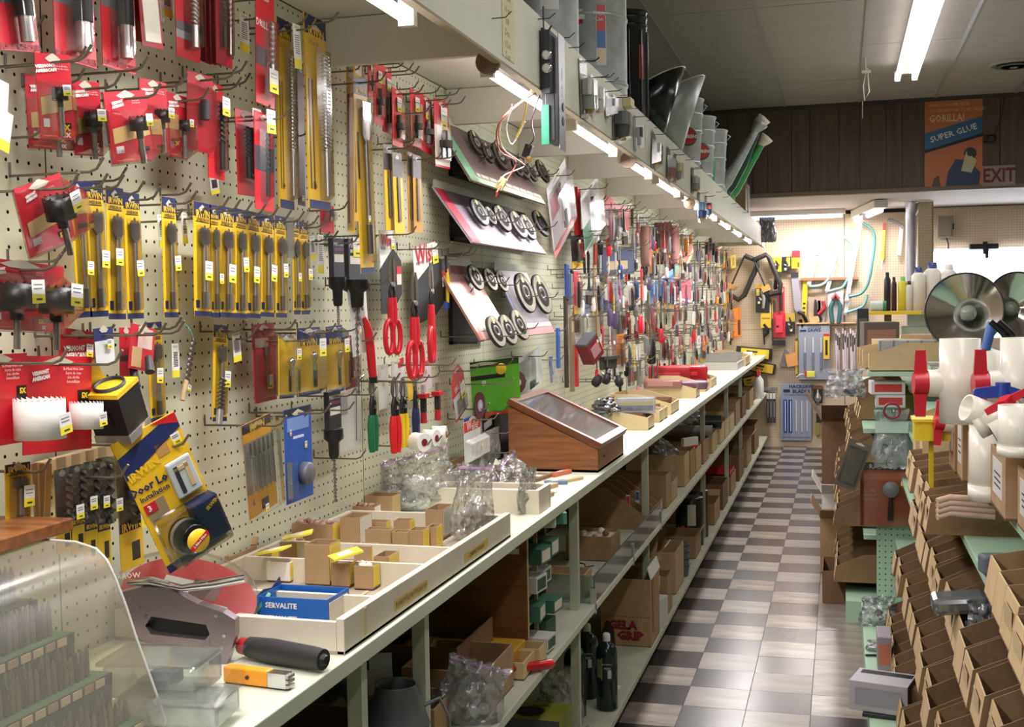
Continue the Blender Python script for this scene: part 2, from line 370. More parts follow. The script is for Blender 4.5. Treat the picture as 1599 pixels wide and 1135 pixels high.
MB().tube([(0,0,0),(.01,0,-.1),(-.01,0,-.2),(0,.0,-.3),(.03,0,-.24),(.02,0,-.12),(.02,0,-.08)],.004,6,M_offw).build('cord',t)
MB().box(-.02,.04,-.006,.006,-.115,-.095,M_white).build('clip',t); MB().cyl((-.015,0,-.3),(-.015,0,-.42),.003,.003,5,flat((120,112,104))).build('tail',t)
# poster, exit sign, smoke-dark box
t = thing('poster','orange and blue SUPER GLUE poster on the dark panelled wall','poster',(.90,10.41,2.42))
M_or = flat((200,118,78)); M_pb = flat((54,106,150))
MB().box(-.225,.225,0,.004,0,.70,M_or).build('sheet',t)
MB().prism([(-.225,.30),(.225,.42),(.225,.56),(-.225,.44)],-.002,0,M_pb).build('blue_band',t)
MB().prism([(-.225,.275),(.225,.395),(.225,.42),(-.225,.30)],-.002,0,flat((30,32,40))).build('dark_band',t)
MB().prism([(-.06,.0),(.2,.0),(.21,.1),(.12,.2),(.02,.22),(-.04,.12)],-.002,0,flat((50,66,98))).build('printed_shape',t)
MB().prism([(.06,.12),(.14,.1),(.18,.2),(.1,.28)],-.003,-.002,flat((196,190,150))).build('printed_shape',t)
MB().lathe([(.05,0),(.0,.001)],14,flat((60,56,62)),T(.13,-.0025,.26) @ RX(90)).build('printed_shape',t)
MB().prism([(-.17,.0),(-.10,.0),(-.11,.09),(-.15,.07)],-.002,0,flat((96,70,66))).build('printed_shape',t)
M_pt = flat((232,200,168))
text(t,'FINALLY. A SUPER GLUE',.036,M_pt,T(-.19,-.003,.665),align='LEFT',sx=.8); text(t,'TOUGH ENOUGH TO BE CALLED',.036,M_pt,T(-.19,-.003,.62),align='LEFT',sx=.8)
text(t,'GORILLA!',.085,M_pt,T(-.19,-.003,.555),bold=.002,align='LEFT',sx=.75)
text(t,'SUPER GLUE',.068,M_white,T(.0,-.004,.43) @ RY(-15),bold=.001)
t = thing('exit_sign','EXIT sign with maroon letters on grey, low on the panelled wall','sign',(1.25,10.405,2.405))
MB().box(-.125,.125,0,.012,0,.165,flat((150,140,134))).build('plate',t)
text(t,'EXIT',.155,flat((110,28,44)),T(0,-.002,.08),bold=.004,sx=.78)
p = onY(1547,215,10.3); t = thing('black_sensor','small black boxy fitting with a thin wire on the panelled wall','fitting',p)
MB().cbox(0,.05,0,.09,.1,.05,M_black).build('body',t,bev=.01); MB().cyl((0,-.03,-.01),(0,.02,0),.022,.03,12,M_dark).build('lens',t); MB().tube([(.04,.1,.03),(.10,.105,.2),(.12,.11,.4)],.003,5,M_black).build('wire',t)
# lamp fixture in the back bay
p = onZ(1338,343,2.30); q = onZ(1422,309,2.30)
t = thing('back_lamp','white fluorescent lamp under the low back ceiling by the grey pipe','lamp',(0,0,0))
d = (q - p).normalized(); q = p + d * 1.25
Q = Matrix.Translation(p) @ d.to_track_quat('Y','Z').to_matrix().to_4x4(); L = (q - p).length
MB().box(-.06,.06,0,L,.02,.09,M_white).build('housing',t,M=Q); MB().cyl((0,0,-.005),(0,L,-.005),.02,.02,12,mat('lit_tube_back',(255,246,250),.4,emit=7.0)).build('tube',t,M=Q)
MB().box(-.05,.05,.42,.60,-.03,.03,flat((130,126,126))).build('ballast',t,M=Q); MB().cyl((0,-.06,-.02),(0,0,-.02),.05,.03,14,M_steel).build('socket',t,M=Q)
t = thing('back_tube','bare tube lamp glowing over the saw pegboard','lamp',(-1.0,12.2,2.33))
MB().box(0,1.05,-.04,.04,.02,.068,M_white).build('housing',t); MB().cyl((0.03,0,0),(1.02,0,0),.016,.016,12,MATS['lit_tube_back']).build('tube',t)
# ================================================================ packaged goods: builders (local frame: x right, z up, front faces -y, top centre at origin)
def y_at(px,X,z,lo=.3,hi=12.4):
    for _ in range(40):
        m = (lo + hi) / 2
        if proj((X,m,z))[0] < px: lo = m
        else: hi = m
    return (lo + hi) / 2
def PL(xl,yt,xr,xb,yb,X):
    """where a flat pack on the left wall stands: its top left, top right and lower left corners in the plane X"""
    a = onX(xl,yt,X); c = onX(xb,yb,X); y1 = y_at(xr,X,a.z); wd = abs(y1 - a.y); h = (c - a).length
    tilt = math.degrees(math.atan2(c.y - a.y,a.z - c.z))
    return T(X,(a.y + y1) / 2,a.z) @ RZ(90) @ RY(-tilt),wd,h
def PBK(xl,yt,xr,xb,yb,Y=12.34):
    a = onY(xl,yt,Y); c = onY(xb,yb,Y); b = onY(xr,yt,Y)
    return T((a.x + b.x) / 2,Y,a.z) @ RY(math.degrees(math.atan2(-(c.x - a.x),a.z - c.z))),abs(b.x - a.x),(c - a).length
RC = random.Random(11)
FARH = MB()
def hook(M,label=None,out=.05,w=.0,kind='left',grp='steel peg hooks',lift=0.012,inn=None,dz=-.012):
    """single wire hook in the same frame as the goods it carries"""
    P = M.translation
    inn = (P.x - PEGX + .004) if inn is None else inn
    if P.y > 6.0 and kind == 'left':
        B_ = T(*P) @ RZ(90); FARH.tube([(0,inn,dz),(0,-out,dz),(0,-out - .024,dz + lift + .008)],.0021,4,M_hook,M=B_); return None
    t = thing('peg_hook',label or 'bare grey steel hook sticking out of the cream pegboard','hook',M=T(*P) @ RZ(FACE[kind]),group=grp)
    r = .0021
    wds = t['label'].replace(',','').replace('steel hook holding the','hook of the').split()
    if len(wds) > 16: wds = [x for x in wds if x not in ('the','a','of','and')]
    t['label'] = ' '.join(wds[:16])
    MB().tube([(0,inn,dz),(0,-out,dz),(0,-out - .012,dz + .004),(0,-out - .024,dz + lift + .008)],r,6,M_hook).build('wire',t)
    MB().tube([(0,inn - .004,dz + .02),(0,inn - .004,dz)],r * 1.2,6,M_hook).build('clip',t)
    return t
def hookpx(x0,y0,x1,y1,X1=None,label=None,k=0):
    """bare hook whose foot shows at (x0, y0) on the board"""
    a = onX(x0,y0,PEGX); b = None
    # find the X at which the same Y and height reach px x1
    lo,hi = PEGX,-.6
    for _ in range(30):
        m = (lo + hi) / 2
        if proj((m,a.y,a.z))[0] < x1: lo = m
        else: hi = m
    L = min(.26,max(.04,lo - PEGX))
    return hook(T(PEGX,a.y,a.z) @ RZ(90),label,out=L,inn=.004,dz=0)
def sheet(t,w,h,col,bands=(),th=.0012,name='backing_card',hole=True,r=.35,y=0,clip=0):
    m = flat(col,r); mb = MB()
    hw = w * .32 if hole else 0
    c = min(w,h) * clip
    if clip: mb.prism([(-w / 2 + c,0),(w / 2 - c,0),(w / 2,-c),(w / 2,-h),(-w / 2,-h),(-w / 2,-c)],y,y + th,m)
    else: mb.box(-w / 2,w / 2,y,y + th,-h,0,m)
    for b in bands:
        z0,z1,cc = b[:3]; x0,x1 = (b[3],b[4]) if len(b) > 3 else (0,1)
        mb.box(-w / 2 + w * x0 + .0002,-w / 2 + w * x1 - .0002,y - .0004,y,-h * z1 + .0002,-h * z0 - (0 if z0 else .0003),flat(cc,r))
    if hole:
        zz = -min(.03,h * .06)
        mb.prism([(-w * .22,zz),(-w * .12,zz + .004),(0,zz + .008),(w * .12,zz + .004),(w * .22,zz),(w * .12,zz - .004),(-w * .12,zz - .004)],y - .0008,y - .0003,flat((196,190,170)))
    return mb.build(name,t)
def price(t,x,z,s=.016,y=-.004,tilt=0,k=1.3,white=.62):
    """small white price sticker with a yellow foot"""
    mb = MB(); s = s * .85; h = s * k * .9
    mb.box(-s / 2,s / 2,0,.0006,-h / 2 + h * (1 - white),h / 2,M_white).box(-s / 2,s / 2,0,.0006,-h / 2,-h / 2 + h * (1 - white),M_tagy)
    for q in (.2,.36): mb.box(-s * .36,s * .3,-.0003,0,h * (.5 - q) - .0007,h * (.5 - q) + .0004,flat((120,120,128)))
    mb.box(-s * .2,s * .25,-.0003,0,-h * .36,-h * .28,flat((60,60,50)))
    return mb.build('price_sticker',t,M=T(x,y,z) @ RY(tilt))
def blister(t,x0,x1,z0,z1,d,name='blister',m=None,y=0):
    """clear shell with sloping sides"""
    i = min(d * .5,(x1 - x0) * .2); m = m or M_film
    v = [(x0,y,z0),(x1,y,z0),(x1,y,z1),(x0,y,z1),(x0 + i,y - d,z0 + i),(x1 - i,y - d,z0 + i),(x1 - i,y - d,z1 - i),(x0 + i,y - d,z1 - i)]
    return MB().add(v,[(4,5,6,7),(0,1,5,4),(1,2,6,5),(2,3,7,6),(3,0,4,7)],m).build(name,t)
def twist(mb,p0,L,r,turns,m,n=None,k=.45,M=None):
    """twist drill: a flattened section turning as it runs down from p0"""
    n = n or max(8,int(turns * 8)); vs = []; q = 6
    for i in range(n + 1):
        a = turns * 2 * PI * i / n; z = p0[2] - L * i / n
        for j in range(q):
            b = 2 * PI * j / q; u,v = math.cos(b) * r,math.sin(b) * r * k
            vs.append((p0[0] + u * math.cos(a) - v * math.sin(a),p0[1] + u * math.sin(a) + v * math.cos(a),z))
    mb.add(vs,[(i * q + j,(i + 1) * q + j,(i + 1) * q + (j + 1) % q,i * q + (j + 1) % q) for i in range(n) for j in range(q)],m,True,M)
    return mb
def p_spade(t,w,h,z0=.22,z1=.93,x=.0):
    """flat spade bit, cutting blade up"""
    H = h * (z1 - z0); top = -h * z0; bw = w * .26; mb = MB()
    mb.prism([(x - bw,top - H * .19),(x - bw,top - H * .03),(x - bw * .7,top),(x - bw * .2,top - H * .02),(x,top + H * .03),(x + bw * .2,top - H * .02),(x + bw * .7,top),(x + bw,top - H * .03),(x + bw,top - H * .19),(x + bw * .3,top - H * .25),(x - bw * .3,top - H * .25)],-.006,-.003,M_dsteel)
    mb.cyl((x,-.0045,top - H * .22),(x,-.0045,top - H * .86),w * .085,w * .085,8,M_steel).cyl((x,-.0045,top - H * .80),(x,-.0045,top - H),w * .12,w * .12,6,M_dsteel)
    return mb.build('spade_bit',t)
def speedcard(M,label,out=.03,word='IRWIN',tagz=None,group='yellow spade bit cards',hk=True,w=None,h=None,name='spade_bit_card'):
    Mx,w,h = M; t = thing(name,label,'drill bit',M=Mx,group=group)
    c = sheet(t,w,h,(238,190,34),[(0,.13,(34,42,92)),(.955,1,(34,42,92)),(.17,.178,(60,50,40),.1,.9),(.86,.93,(34,42,92),.08,.3)])
    text(c,word,w * .30,M_yellow,T(0,-.0012,-h * .105),bold=.0003,sx=.95); text(c,'SPEEDBOR',w * .15,M_dark,T(0,-.0012,-h * .155),bold=.0002)
    text(c,'Blue-Groove',w * .13,M_navy,T(w * .36,-.0012,-h * .83) @ RY(-90))
    p_spade(t,w,h); z0,z1 = -.2 * h,-.94 * h
    blister(t,-w * .34,w * .34,z1,z0,.009)
    price(t,w * RC.choice((-.12,.18,.05)),-h * (tagz or RC.uniform(.5,.66)),w * .5,-.011,RC.uniform(-6,6),1.5)
    if hk: hook(Mx,'steel hook holding the ' + label,out)
    return t
def cup(mb,x,z,r,L,m=None,y=None,axis='z'):
    """black hole saw cup with arbor, hanging mouth up"""
    m = m or M_black; y = -r - .004 if y is None else y
    mb.lathe([(r * .92,-L),(r,-L),(r,0),(r * .9,0),(r * .88,-L * .9)],20,m,T(x,y,z))
    for q in range(14):
        a = q * 2 * PI / 14; mb.add([(x + r * math.cos(a),y + r * math.sin(a),z),(x + r * math.cos(a + .25),y + r * math.sin(a + .25),z),(x + r * math.cos(a + .2),y + r * math.sin(a + .2),z + L * .12)],[(0,1,2)],m)
    mb.lathe([(r * .4,-L - .012),(r * .4,-L)],6,M_dark,T(x,y,z)).lathe([(.0045,-L - .05),(.0045,-L - .01)],6,M_dsteel,T(x,y,z))
    return mb
def sawcard(M,label,group=None,word='',size='',cx=0,cz=-.42,r=None,tan=True,hk=True,out=.04,cups=1,twistz=0,name='hole_saw_card',tagd=(0,0)):
    """red card in a clear clamshell with a black hole saw"""
    Mx,w,h = M; Mx = Mx @ RZ(twistz); t = thing(name,label,'hole saw',M=Mx,group=group)
    c = sheet(t,w * .96,h * .97,(192,34,48),[(.80,.87,(30,28,28),.64,.92),(.76,.86,(220,216,208),.12,.3),(.955,.965,(240,150,40),.1,.5)])
    if tan: MB().prism([(-w * .4,-h * .70),(-w * .4,-h * .50),(w * .45,-h * .40),(w * .45,-h * .62)],-.0012,-.0006,flat((214,176,110))).build('printed_panel',c)
    text(c,'5X',h * .085,M_yellow,T(w * .16 + w * .05,-.002,-h * .835),bold=.0006); text(c,'3X',h * .07,M_white,T(w * .24,-.002,-h * .92),bold=.0004)
    text(c,'VERMONT\nAMERICAN',h * .05,M_white,T(-w * .22,-.002,-h * .17) @ RY(-8),bold=.0004); text(c,'Scie a cloche\nSierra de copa',h * .03,M_white,T(w * .2,-.002,-h * .15))
    if size: text(c,size,h * .05,M_dark,T(-w * .28,-.002,-h * .81))
    r = r or w * .2
    for q in range(cups):
        xx = cx * w + (q - (cups - 1) / 2) * w * .42
        cup(MB(),xx,h * cz,r,r * 1.5).build('hole_saw',t); price(t,xx + r * .35 + tagd[0],h * cz - r * .4 + tagd[1],r * 1.3,-2 * r - .008,RC.uniform(-5,5),1.35)
    MB().box(-w / 2,w / 2,.001,.003,-h,0,M_film).build('clamshell_back',t)
    blister(t,-w * .47,w * .47,-h * .97,h * cz + r * .9,2 * r + .010)
    if hk: hook(Mx,'steel hook holding the ' + label,out)
    return t
def bitcard(M,label,col=(196,36,46),cat='drill bit',group=None,L=.62,z0=.2,r=None,x=0,bands=(),words=(),hk=True,out=.03,dark=False,tagpos=None,head=None,name='drill_bit_card',shell=True,turns=None,bits=1,th=.0012):
    """narrow card with twist drills in a clear shell"""
    Mx,w,h = M; t = thing(name,label,cat,M=Mx,group=group)
    c = sheet(t,w,h,col,list(bands),th=th); r = r or w * .11; m = M_dark if dark else M_steel
    for q in range(bits):
        xx = x * w + (q - (bits - 1) / 2) * w * .28; mb = MB(); twist(mb,(xx,-r - .003,-h * z0),h * L * .62,r,turns or max(4,h * L * .62 / (r * 5)),m)
        mb.cyl((xx,-r - .003,-h * z0 - h * L * .6),(xx,-r - .003,-h * (z0 + L)),r * .8,r * .8,8,m).build('drill_bit',t)
    for body,sz,cc,xx,zz in words: text(c,body,sz * w,flat(cc),T(xx * w,-.0016,-zz * h),bold=.0003)
    if shell: blister(t,x * w - w * .22 * bits,x * w + w * .22 * bits,-h * (z0 + L + .03),-h * (z0 - .03),2 * r + .006)
    if tagpos: price(t,tagpos[0] * w,-tagpos[1] * h,w * .55,-2 * r - .01,RC.uniform(-5,5),1.4)
    if hk: hook(Mx,'steel hook holding the ' + label,out)
    return t
def hangtag(M,label,out=0,name='price_tag',hk=True):
    """long white and yellow shelf tag hanging from a hook"""
    Mx,w,h = M; t = thing(name,label,'price tag',M=Mx)
    MB().box(-w / 2,w / 2,0,.001,-h * .78,0,M_white).box(-w / 2,w / 2,0,.001,-h,-h * .78,M_tagy).build('tag',t)
    mb = MB()
    for q in range(9): mb.box(-w * .3,w * .3,-.0006,0,-h * (.25 + q * .05) - .0008,-h * (.25 + q * .05) + .0004,M_dark)
    stuff(mb.build('barcode',t)); MB().box(-w * .3,w * .3,-.0006,.0006,-h * .1,-h * .04,flat((200,190,170))).build('holder',t)
    if hk: hook(Mx,'steel hook holding the ' + label,.02)
    return t
# ================================================================ pegboard, near part
XA = -1.10; XB = -1.135; XC = -1.06
P = PL
# --- spade bit cards
for i,q in enumerate([(108,280,131,122,496),(131,281,160,141,495),(165,290,192,170,499),(192,299,217,200,498)]):
    speedcard(P(*q,XA),'yellow spade bit card, %s of the row of four' % ['first','second','third','fourth'][i])
speedcard(P(252,306,274,257,496,XA),'yellow spade bit card, hanging alone between two white tags',group=None)
cs = [(302,314,329,304,494),(327,319,341,330,496),(341,321,366,342,496),(366,325,385,367,497),(385,329,406,386,497),(406,334,427,407,495),(429,336,446,431,496),(456,343,466,459,491),(467,346,480,471,491)]
for i,q in enumerate(cs):
    speedcard(P(*q,XA),'yellow spade bit card, %s in the long row of nine under the tall packs' % ['first','second','third','fourth','fifth','sixth','seventh','eighth','ninth'][i],group='long row of spade bit cards')
M = P(446,338,457,449,402,XA); t = thing('clear_sleeve','short clear sleeve hanging in the long row of spade bit cards','package',M=M[0])
MB().box(-M[1] / 2,M[1] / 2,-.002,.002,-M[2],0,film('grey_film',(200,200,190),.3,.2,0,20,.3)).build('sleeve',t)
for i,q in enumerate([(245,334,256,250,386),(283,331,291,286,380),(483,368,491,486,405),(496,366,505,497,427)]):
    hangtag(P(*q,XB),'white and yellow barcode tag %s' % ['before the lone spade bit card','past the lone spade bit card','small, at the end of the spade bit row','hanging above the dark handled masonry bit'][i])
# --- top row, cut by the frame
def shankcard(q,label,X=XA):
    M = P(*q,X); t = thing('bit_holder_card',label,'drill accessory',M=M[0],group=None); w,h = M[1],M[2]
    c = sheet(t,w,h,(222,44,56),[(.33,.46,(110,110,116)),(.1,.33,(214,160,60),.1,.9)])
    MB().cyl((0,-.014,-h * .25),(0,-.014,-h * .60),w * .15,w * .15,10,M_dark).cyl((0,-.014,-h * .56),(0,-.014,-h * .90),w * .12,w * .12,6,M_steel).build('shank',t)
    text(c,'BLACK & DECKER',w * .13,flat((120,20,30)),T(.0,-.002,-h * .955),bold=.0003); blister(t,-w * .25,w * .25,-h * .92,-h * .12,.022); return t
shankcard((-18,-70,46,1,70),'bright red card with a steel hex shank, cut by the edge beside the first hook')
shankcard((80,-75,145,87,88),'bright red card with a dark hex shank, second in the top row')
shankcard((154,-75,206,161,101),'bright red card with a long dark hex shank, third in the top row')
for i,q in enumerate([(205,-60,238,213,62),(212,-60,246,222,68)]):
    bitcard(P(*q,XA + .02 * i),['dark red card behind the big white label at the top','dark red card carrying a big cream label'][i],hk=False,L=.5,dark=True)
M = P(220,-25,245,228,61,XA + .05); t = thing('white_label','blank cream label in front of dark red cards at the top','label',M=M[0]); MB().box(-M[1] / 2,M[1] / 2,0,.001,-M[2],0,M_offw).build('paper',t); MB().box(-M[1] * .2,M[1] * .2,-.0005,0,-.01,-.004,M_dark).build('hang_slot',t)
hangtag(P(252,-30,268,254,23,XB),'white and yellow tag above the steel bit cards at the top',hk=False)
bitcard(P(272,-40,309,276,86,XA),'red card with a bright steel drill, first of the top cluster',hk=False,L=.7,z0=.15,bands=[(.55,.66,(90,88,92)),(.66,.76,(150,150,150))],words=[('5X',.3,(240,220,60),.3,.42)],x=.05)
for i,x in enumerate((312,320,328,336)):
    bitcard(P(x,-40 + i,x + 16,x + 2,95 + i,XA - .02 + .012 * i),'dark red drill card seen edge on, %s of four behind the steel bit card' % ['first','second','third','fourth'][i],hk=False,dark=True,L=.6,col=(150,30,44))
bitcard(P(345,-40,362,346,101,XA),'red card with a bright steel drill, last of the top cluster',hk=False,L=.75,z0=.12,r=.004)
hangtag(P(374,18,388,376,78,XB),'clear and yellow tag beside the tall red drill cards')
# --- second row, hole saws
t = thing('clear_tag_cluster','cluster of white and yellow tags at the near edge of the board','price tag',M=P(-8,90,12,-6,200,XA)[0])
for k,(x,z) in enumerate(((-.02,0),(0,-.03),(.015,-.07))):
    MB().box(x - .013,x + .013,-.004 * k,.001 - .004 * k,z - .04,z,M_white).box(x - .013,x + .013,-.004 * k,.001 - .004 * k,z - .055,z - .04,M_tagy).build('tag',t,M=RY(6 * k))
sawcard(P(48,112,100,55,232,XB),'red hole saw card in cloudy shell, rearmost of the first pair',twistz=-22,size='1 1/4')
sawcard(P(62,78,100,72,218,XC),'narrow clear hole saw shell hanging in front of the first pair',twistz=-28,r=.011,cz=-.40)
sawcard(P(116,122,148,124,244,XA),'narrow turned hole saw card between the pair and the big red card',twistz=-24,r=.013)
sawcard(P(163,133,224,180,250,XC),'wide red hole saw card with 5X mark, tilted, in the second row',size='1 3/8',r=.014,cz=-.36,twistz=-6)
sawcard(P(221,120,256,226,236,XA + .01),'red hole saw card just behind the wide tilted one',r=.0125,twistz=-10)
sawcard(P(262,143,290,264,246,XA - .02),'red hole saw card with two stickers, last in the second row',r=.010,twistz=-5)
M = P(298,110,326,299,234,XA); t = thing('clear_box_pack','clear box pack on a narrow red card beside the black drill card','drill accessory',M=M[0] @ RZ(-15))
sheet(t,M[1],M[2],(190,30,50)); blister(t,-M[1] * .5,M[1] * .5,-M[2] * .97,-M[2] * .15,.02); MB().cyl((0,-.012,-M[2] * .35),(0,-.012,-M[2] * .6),.009,.009,12,M_dark).build('cup',t); hook(M[0],'steel hook holding the clear box pack')
bitcard(P(323,126,348,326,277,XA),'red card with long black drill beside the clear box pack',dark=True,L=.7,tagpos=(0,.25),x=.1)
bitcard(P(367,168,397,372,303,XA),'red card with two black drills left of the tall red card',dark=True,bits=2,L=.6,tagpos=(0,.12))
bitcard(P(397,172,426,399,326,XC),'dark red card with black auger under the steel bit card',dark=True,L=.66,tagpos=(-.1,.1),r=.005,bands=[(.35,.6,(70,66,70))])
bitcard(P(399,-20,428,400,160,XC),'tall red card with thick bright steel drill',L=.62,z0=.26,r=.0062,x=.15,tagpos=(-.1,.80),bands=[(.5,.66,(90,84,90),0,.6)],words=[('DRILL',.25,(250,230,230),-.2,.3)])
for i,q in enumerate([(325,160,338,327,290)]):
    hangtag(P(326,272,340,330,302,XB),'short tag under the clear box pack',hk=False)
# --- tall yellow packs
def tallpack(q,label,X,head=True,brown=False):
    M = P(*q,X); w,h = M[1],M[2]; base = (206,164,40) if not brown else (176,136,60)
    t = thing('long_drill_pack',label,'drill bit',M=M[0]); c = sheet(t,w,h,base,([(0,.10,(30,38,76)),(.955,1,(34,42,92))] if head else []) + [(.33,.90,(58,48,34),.08,.14),(.33,.90,(58,48,34),.24,.30)],th=.004)
    if head: text(c,'IRWIN',w * .26,M_yellow,T(0,-.0016,-h * .085),bold=.0005)
    text(c,'16',w * .2,M_dark,T(-w * .25,-.0016,-h * .88),bold=.0003); text(c,'1/2 x 16',w * .14,M_dark,T(-w * .15,-.0016,-h * .14))
    mb = MB(); twist(mb,(w * .2,-.009,-h * .19),h * .5,w * .115,13,M_chrome); mb.cyl((w * .2,-.009,-h * .68),(w * .2,-.009,-h * .93),w * .07,w * .07,8,M_steel).build('drill_bit',t)
    blister(t,-w * .0,w * .42,-h * .95,-h * .15,.018); hook(M[0],'steel hook holding the ' + label,.03); return t
tallpack((432,25,454,438,324,),'tall yellow drill pack, nearer of the two long ones',XA)
tallpack((475,18,508,484,324),'tall yellow drill pack with navy head, beside the cross board',XC)
M = P(463,95,474,466,320,XB); t = thing('dark_drill_pack','dark maroon drill pack squeezed between the two tall yellow packs','drill bit',M=M[0]); sheet(t,M[1],M[2],(84,24,36)); price(t,0,-M[2] * .95,.012)
hangtag(P(457,35,468,461,105,XC),'long white tag hanging between the two tall yellow packs')
bitcard(P(500,318,521,501,362,XB),'small red card under the tall navy-headed pack',L=.4)
# --- long yellow trio past the cross board
for i,q in enumerate([(541,92,553,543,362),(552,88,566,553,345)]):
    M = P(*q,XB + .02 * i); t = thing('long_yellow_pack',['thin long yellow pack, nearest of the leaning trio','thin long yellow pack with white label behind the leaning one'][i],'saw blade',M=M[0])
    sheet(t,M[1],M[2],(222,176,40),[(.2,.95,(90,60,24),.1,.3),(.02,.1,(235,235,230),.2,.9)]); price(t,0,-M[2] * .2,.012)
M = P(551,116,572,564,426,XC + .03); t = thing('long_yellow_pack','long leaning yellow spade bit pack with navy ends','drill bit',M=M[0]); w,h = M[1],M[2]
c = sheet(t,w,h,(236,188,36),[(0,.09,(34,42,92)),(.97,1,(34,42,92)),(.28,.52,(60,48,24),.1,.24)]); p_spade(t,w,h,.15,.9,w * .15); text(c,'IRWIN',w * .27,M_yellow,T(0,-.0016,-h * .07),bold=.0004)
blister(t,-w * .3,w * .45,-h * .95,-h * .11,.012); price(t,-w * .1,-h * .72,.014,-.014); hook(M[0],'steel hook holding the long leaning yellow pack',.04)
# --- red and orange cards under the canopy
for i,(q,lab) in enumerate([((574,88,581,575,150),'thin red card behind the long leaning pack'),((583,90,597,584,192),'red bit card with white sticker, first in the canopy bay'),((597,102,611,598,205),'red bit card, second in the canopy bay'),
        ((612,136,628,613,226),'red card with a black hook tool, third in the canopy bay'),((640,136,656,642,226),'brown and red card seen side on in the canopy bay'),((656,146,674,656,234),'bright red card with black pins in the canopy bay'),((677,151,700,680,258),'white and red hanging card, last in the canopy bay')]):
    M = P(*q,XA - .01 * (i % 3)); w,h = M[1],M[2]; t = thing('red_bit_card',lab,'drill bit',M=M[0])
    lo = [(222,40,52),(150,90,70),(240,226,216)][(0,0,0,0,1,0,2)[i]]
    c = sheet(t,w,h,(214,40,56),[(.38,.97,lo)]); cyl = MB(); cyl.cyl((0,-.006,-h * .45),(0,-.006,-h * .85),w * .09,w * .09,8,M_dark).cyl((0,-.006,-h * .6),(0,-.006,-h * .7),w * .2,w * .2,8,M_dark).build('bit',t)
    price(t,w * .1,-h * .26,w * .5); blister(t,-w * .35,w * .35,-h * .92,-h * .2,.014); hook(M[0],'steel hook holding the ' + lab,.05)
for i,q in enumerate([(598,223,612,603,358),(612,236,627,617,364),(636,236,645,638,362),(644,240,657,647,362)]):
    M = P(*q,XA + .01 * (i % 2)); w,h = M[1],M[2]; t = thing('file_blade_pack','yellow blade pack with %s, in the low bay row' % ['a black top','a grey drill printed down it','dark brown edges','torn clear wrap'][i],'saw blade',M=M[0])
    sheet(t,w,h,(232,190,40) if i < 2 else (196,140,50),[(0,.3,(70,66,70)),(.4,.85,(90,86,84),.35,.6)]); MB().box(-w * .12,w * .12,-.004,-.001,-h * .85,-h * .3,M_dsteel).build('blade',t)
    if i in (0,3): hook(M[0],'steel hook holding the yellow blade pack %s' % ['with black top','','','in torn wrap'][i],.05)
# --- third row at the near edge
sawcard(P(17,276,98,45,388,XC + .03),'red hole saw card with big black saw, tilted, at the near edge',size='2 1/8',r=.02,cz=-.24,cx=-.0)
sawcard(P(-48,404,102,-48,522,XC),'wide red double hole saw card at the near edge',cups=2,r=.023,cz=-.36,size='2')
def whitecup(q,label,X,r,cxp,czp):
    M = P(*q,X); w,h = M[1],M[2]; t = thing('hole_saw_card',label,'hole saw',M=M[0])
    c = sheet(t,w,h,(206,30,42),[(.36,.6,(26,24,24),.78,.97),(.5,.62,(214,190,150),.03,.12)])
    text(c,'VERMONT\nAMERICAN',h * .055,M_white,T(-w * .27,-.002,-h * .2) @ RY(-8),bold=.0005); text(c,'Bi-Metal Hole Saw\nSierra de copa\nScie cloche\nbimetallique',h * .045,M_white,T(w * .2,-.002,-h * .2)); text(c,'5X',h * .08,M_yellow,T(w * .36,-.003,-h * .42),bold=.0006)
    mc = mat('white_saw',(226,222,216),.35); mb = MB(); y = -r - .002; L = r * 1.55; x = cxp * w; z = -czp * h
    mb.lathe([(0,-L),(r,-L),(r,0),(r * .94,0),(r * .92,-L * .9),(0,-L * .9)],26,mc,T(x,y,z))
    for q2 in range(26):
        a = q2 * 2 * PI / 26; mb.add([(x + r * math.cos(a),y + r * math.sin(a),z),(x + r * math.cos(a + .2),y + r * math.sin(a + .2),z),(x + r * math.cos(a + .2),y + r * math.sin(a + .2),z + .0035)],[(0,1,2)],mc)
    mb.build('hole_saw',t); price(t,x + r * .3,z - L * .62,r * .9,y - r * 1.0,-8,1.2); hook(M[0],'steel hook holding the ' + label,.08); return t
whitecup((-45,556,42,-40,703),'red card with a large white hole saw, nearest on the board',XC,.033,.28,.52)
whitecup((36,560,143,36,716),'red card with white hole saw and yellow sticker beside the black boxed one',XC - .01,.0235,.18,.50)
M = P(94,516,150,92,566,XA - .03); t = thing('hole_saw_card','plain red card with brand badge tucked behind the black box','hole saw',M=M[0]); c = sheet(t,M[1],M[2] * 2.4,(204,34,44)); text(c,'VERMONT\nAMERICAN',.011,M_white,T(-.01,-.002,-.035) @ RY(-6),bold=.0005); price(t,.025,-.03,.02); hook(M[0],'steel hook holding the plain red badge card',.04)
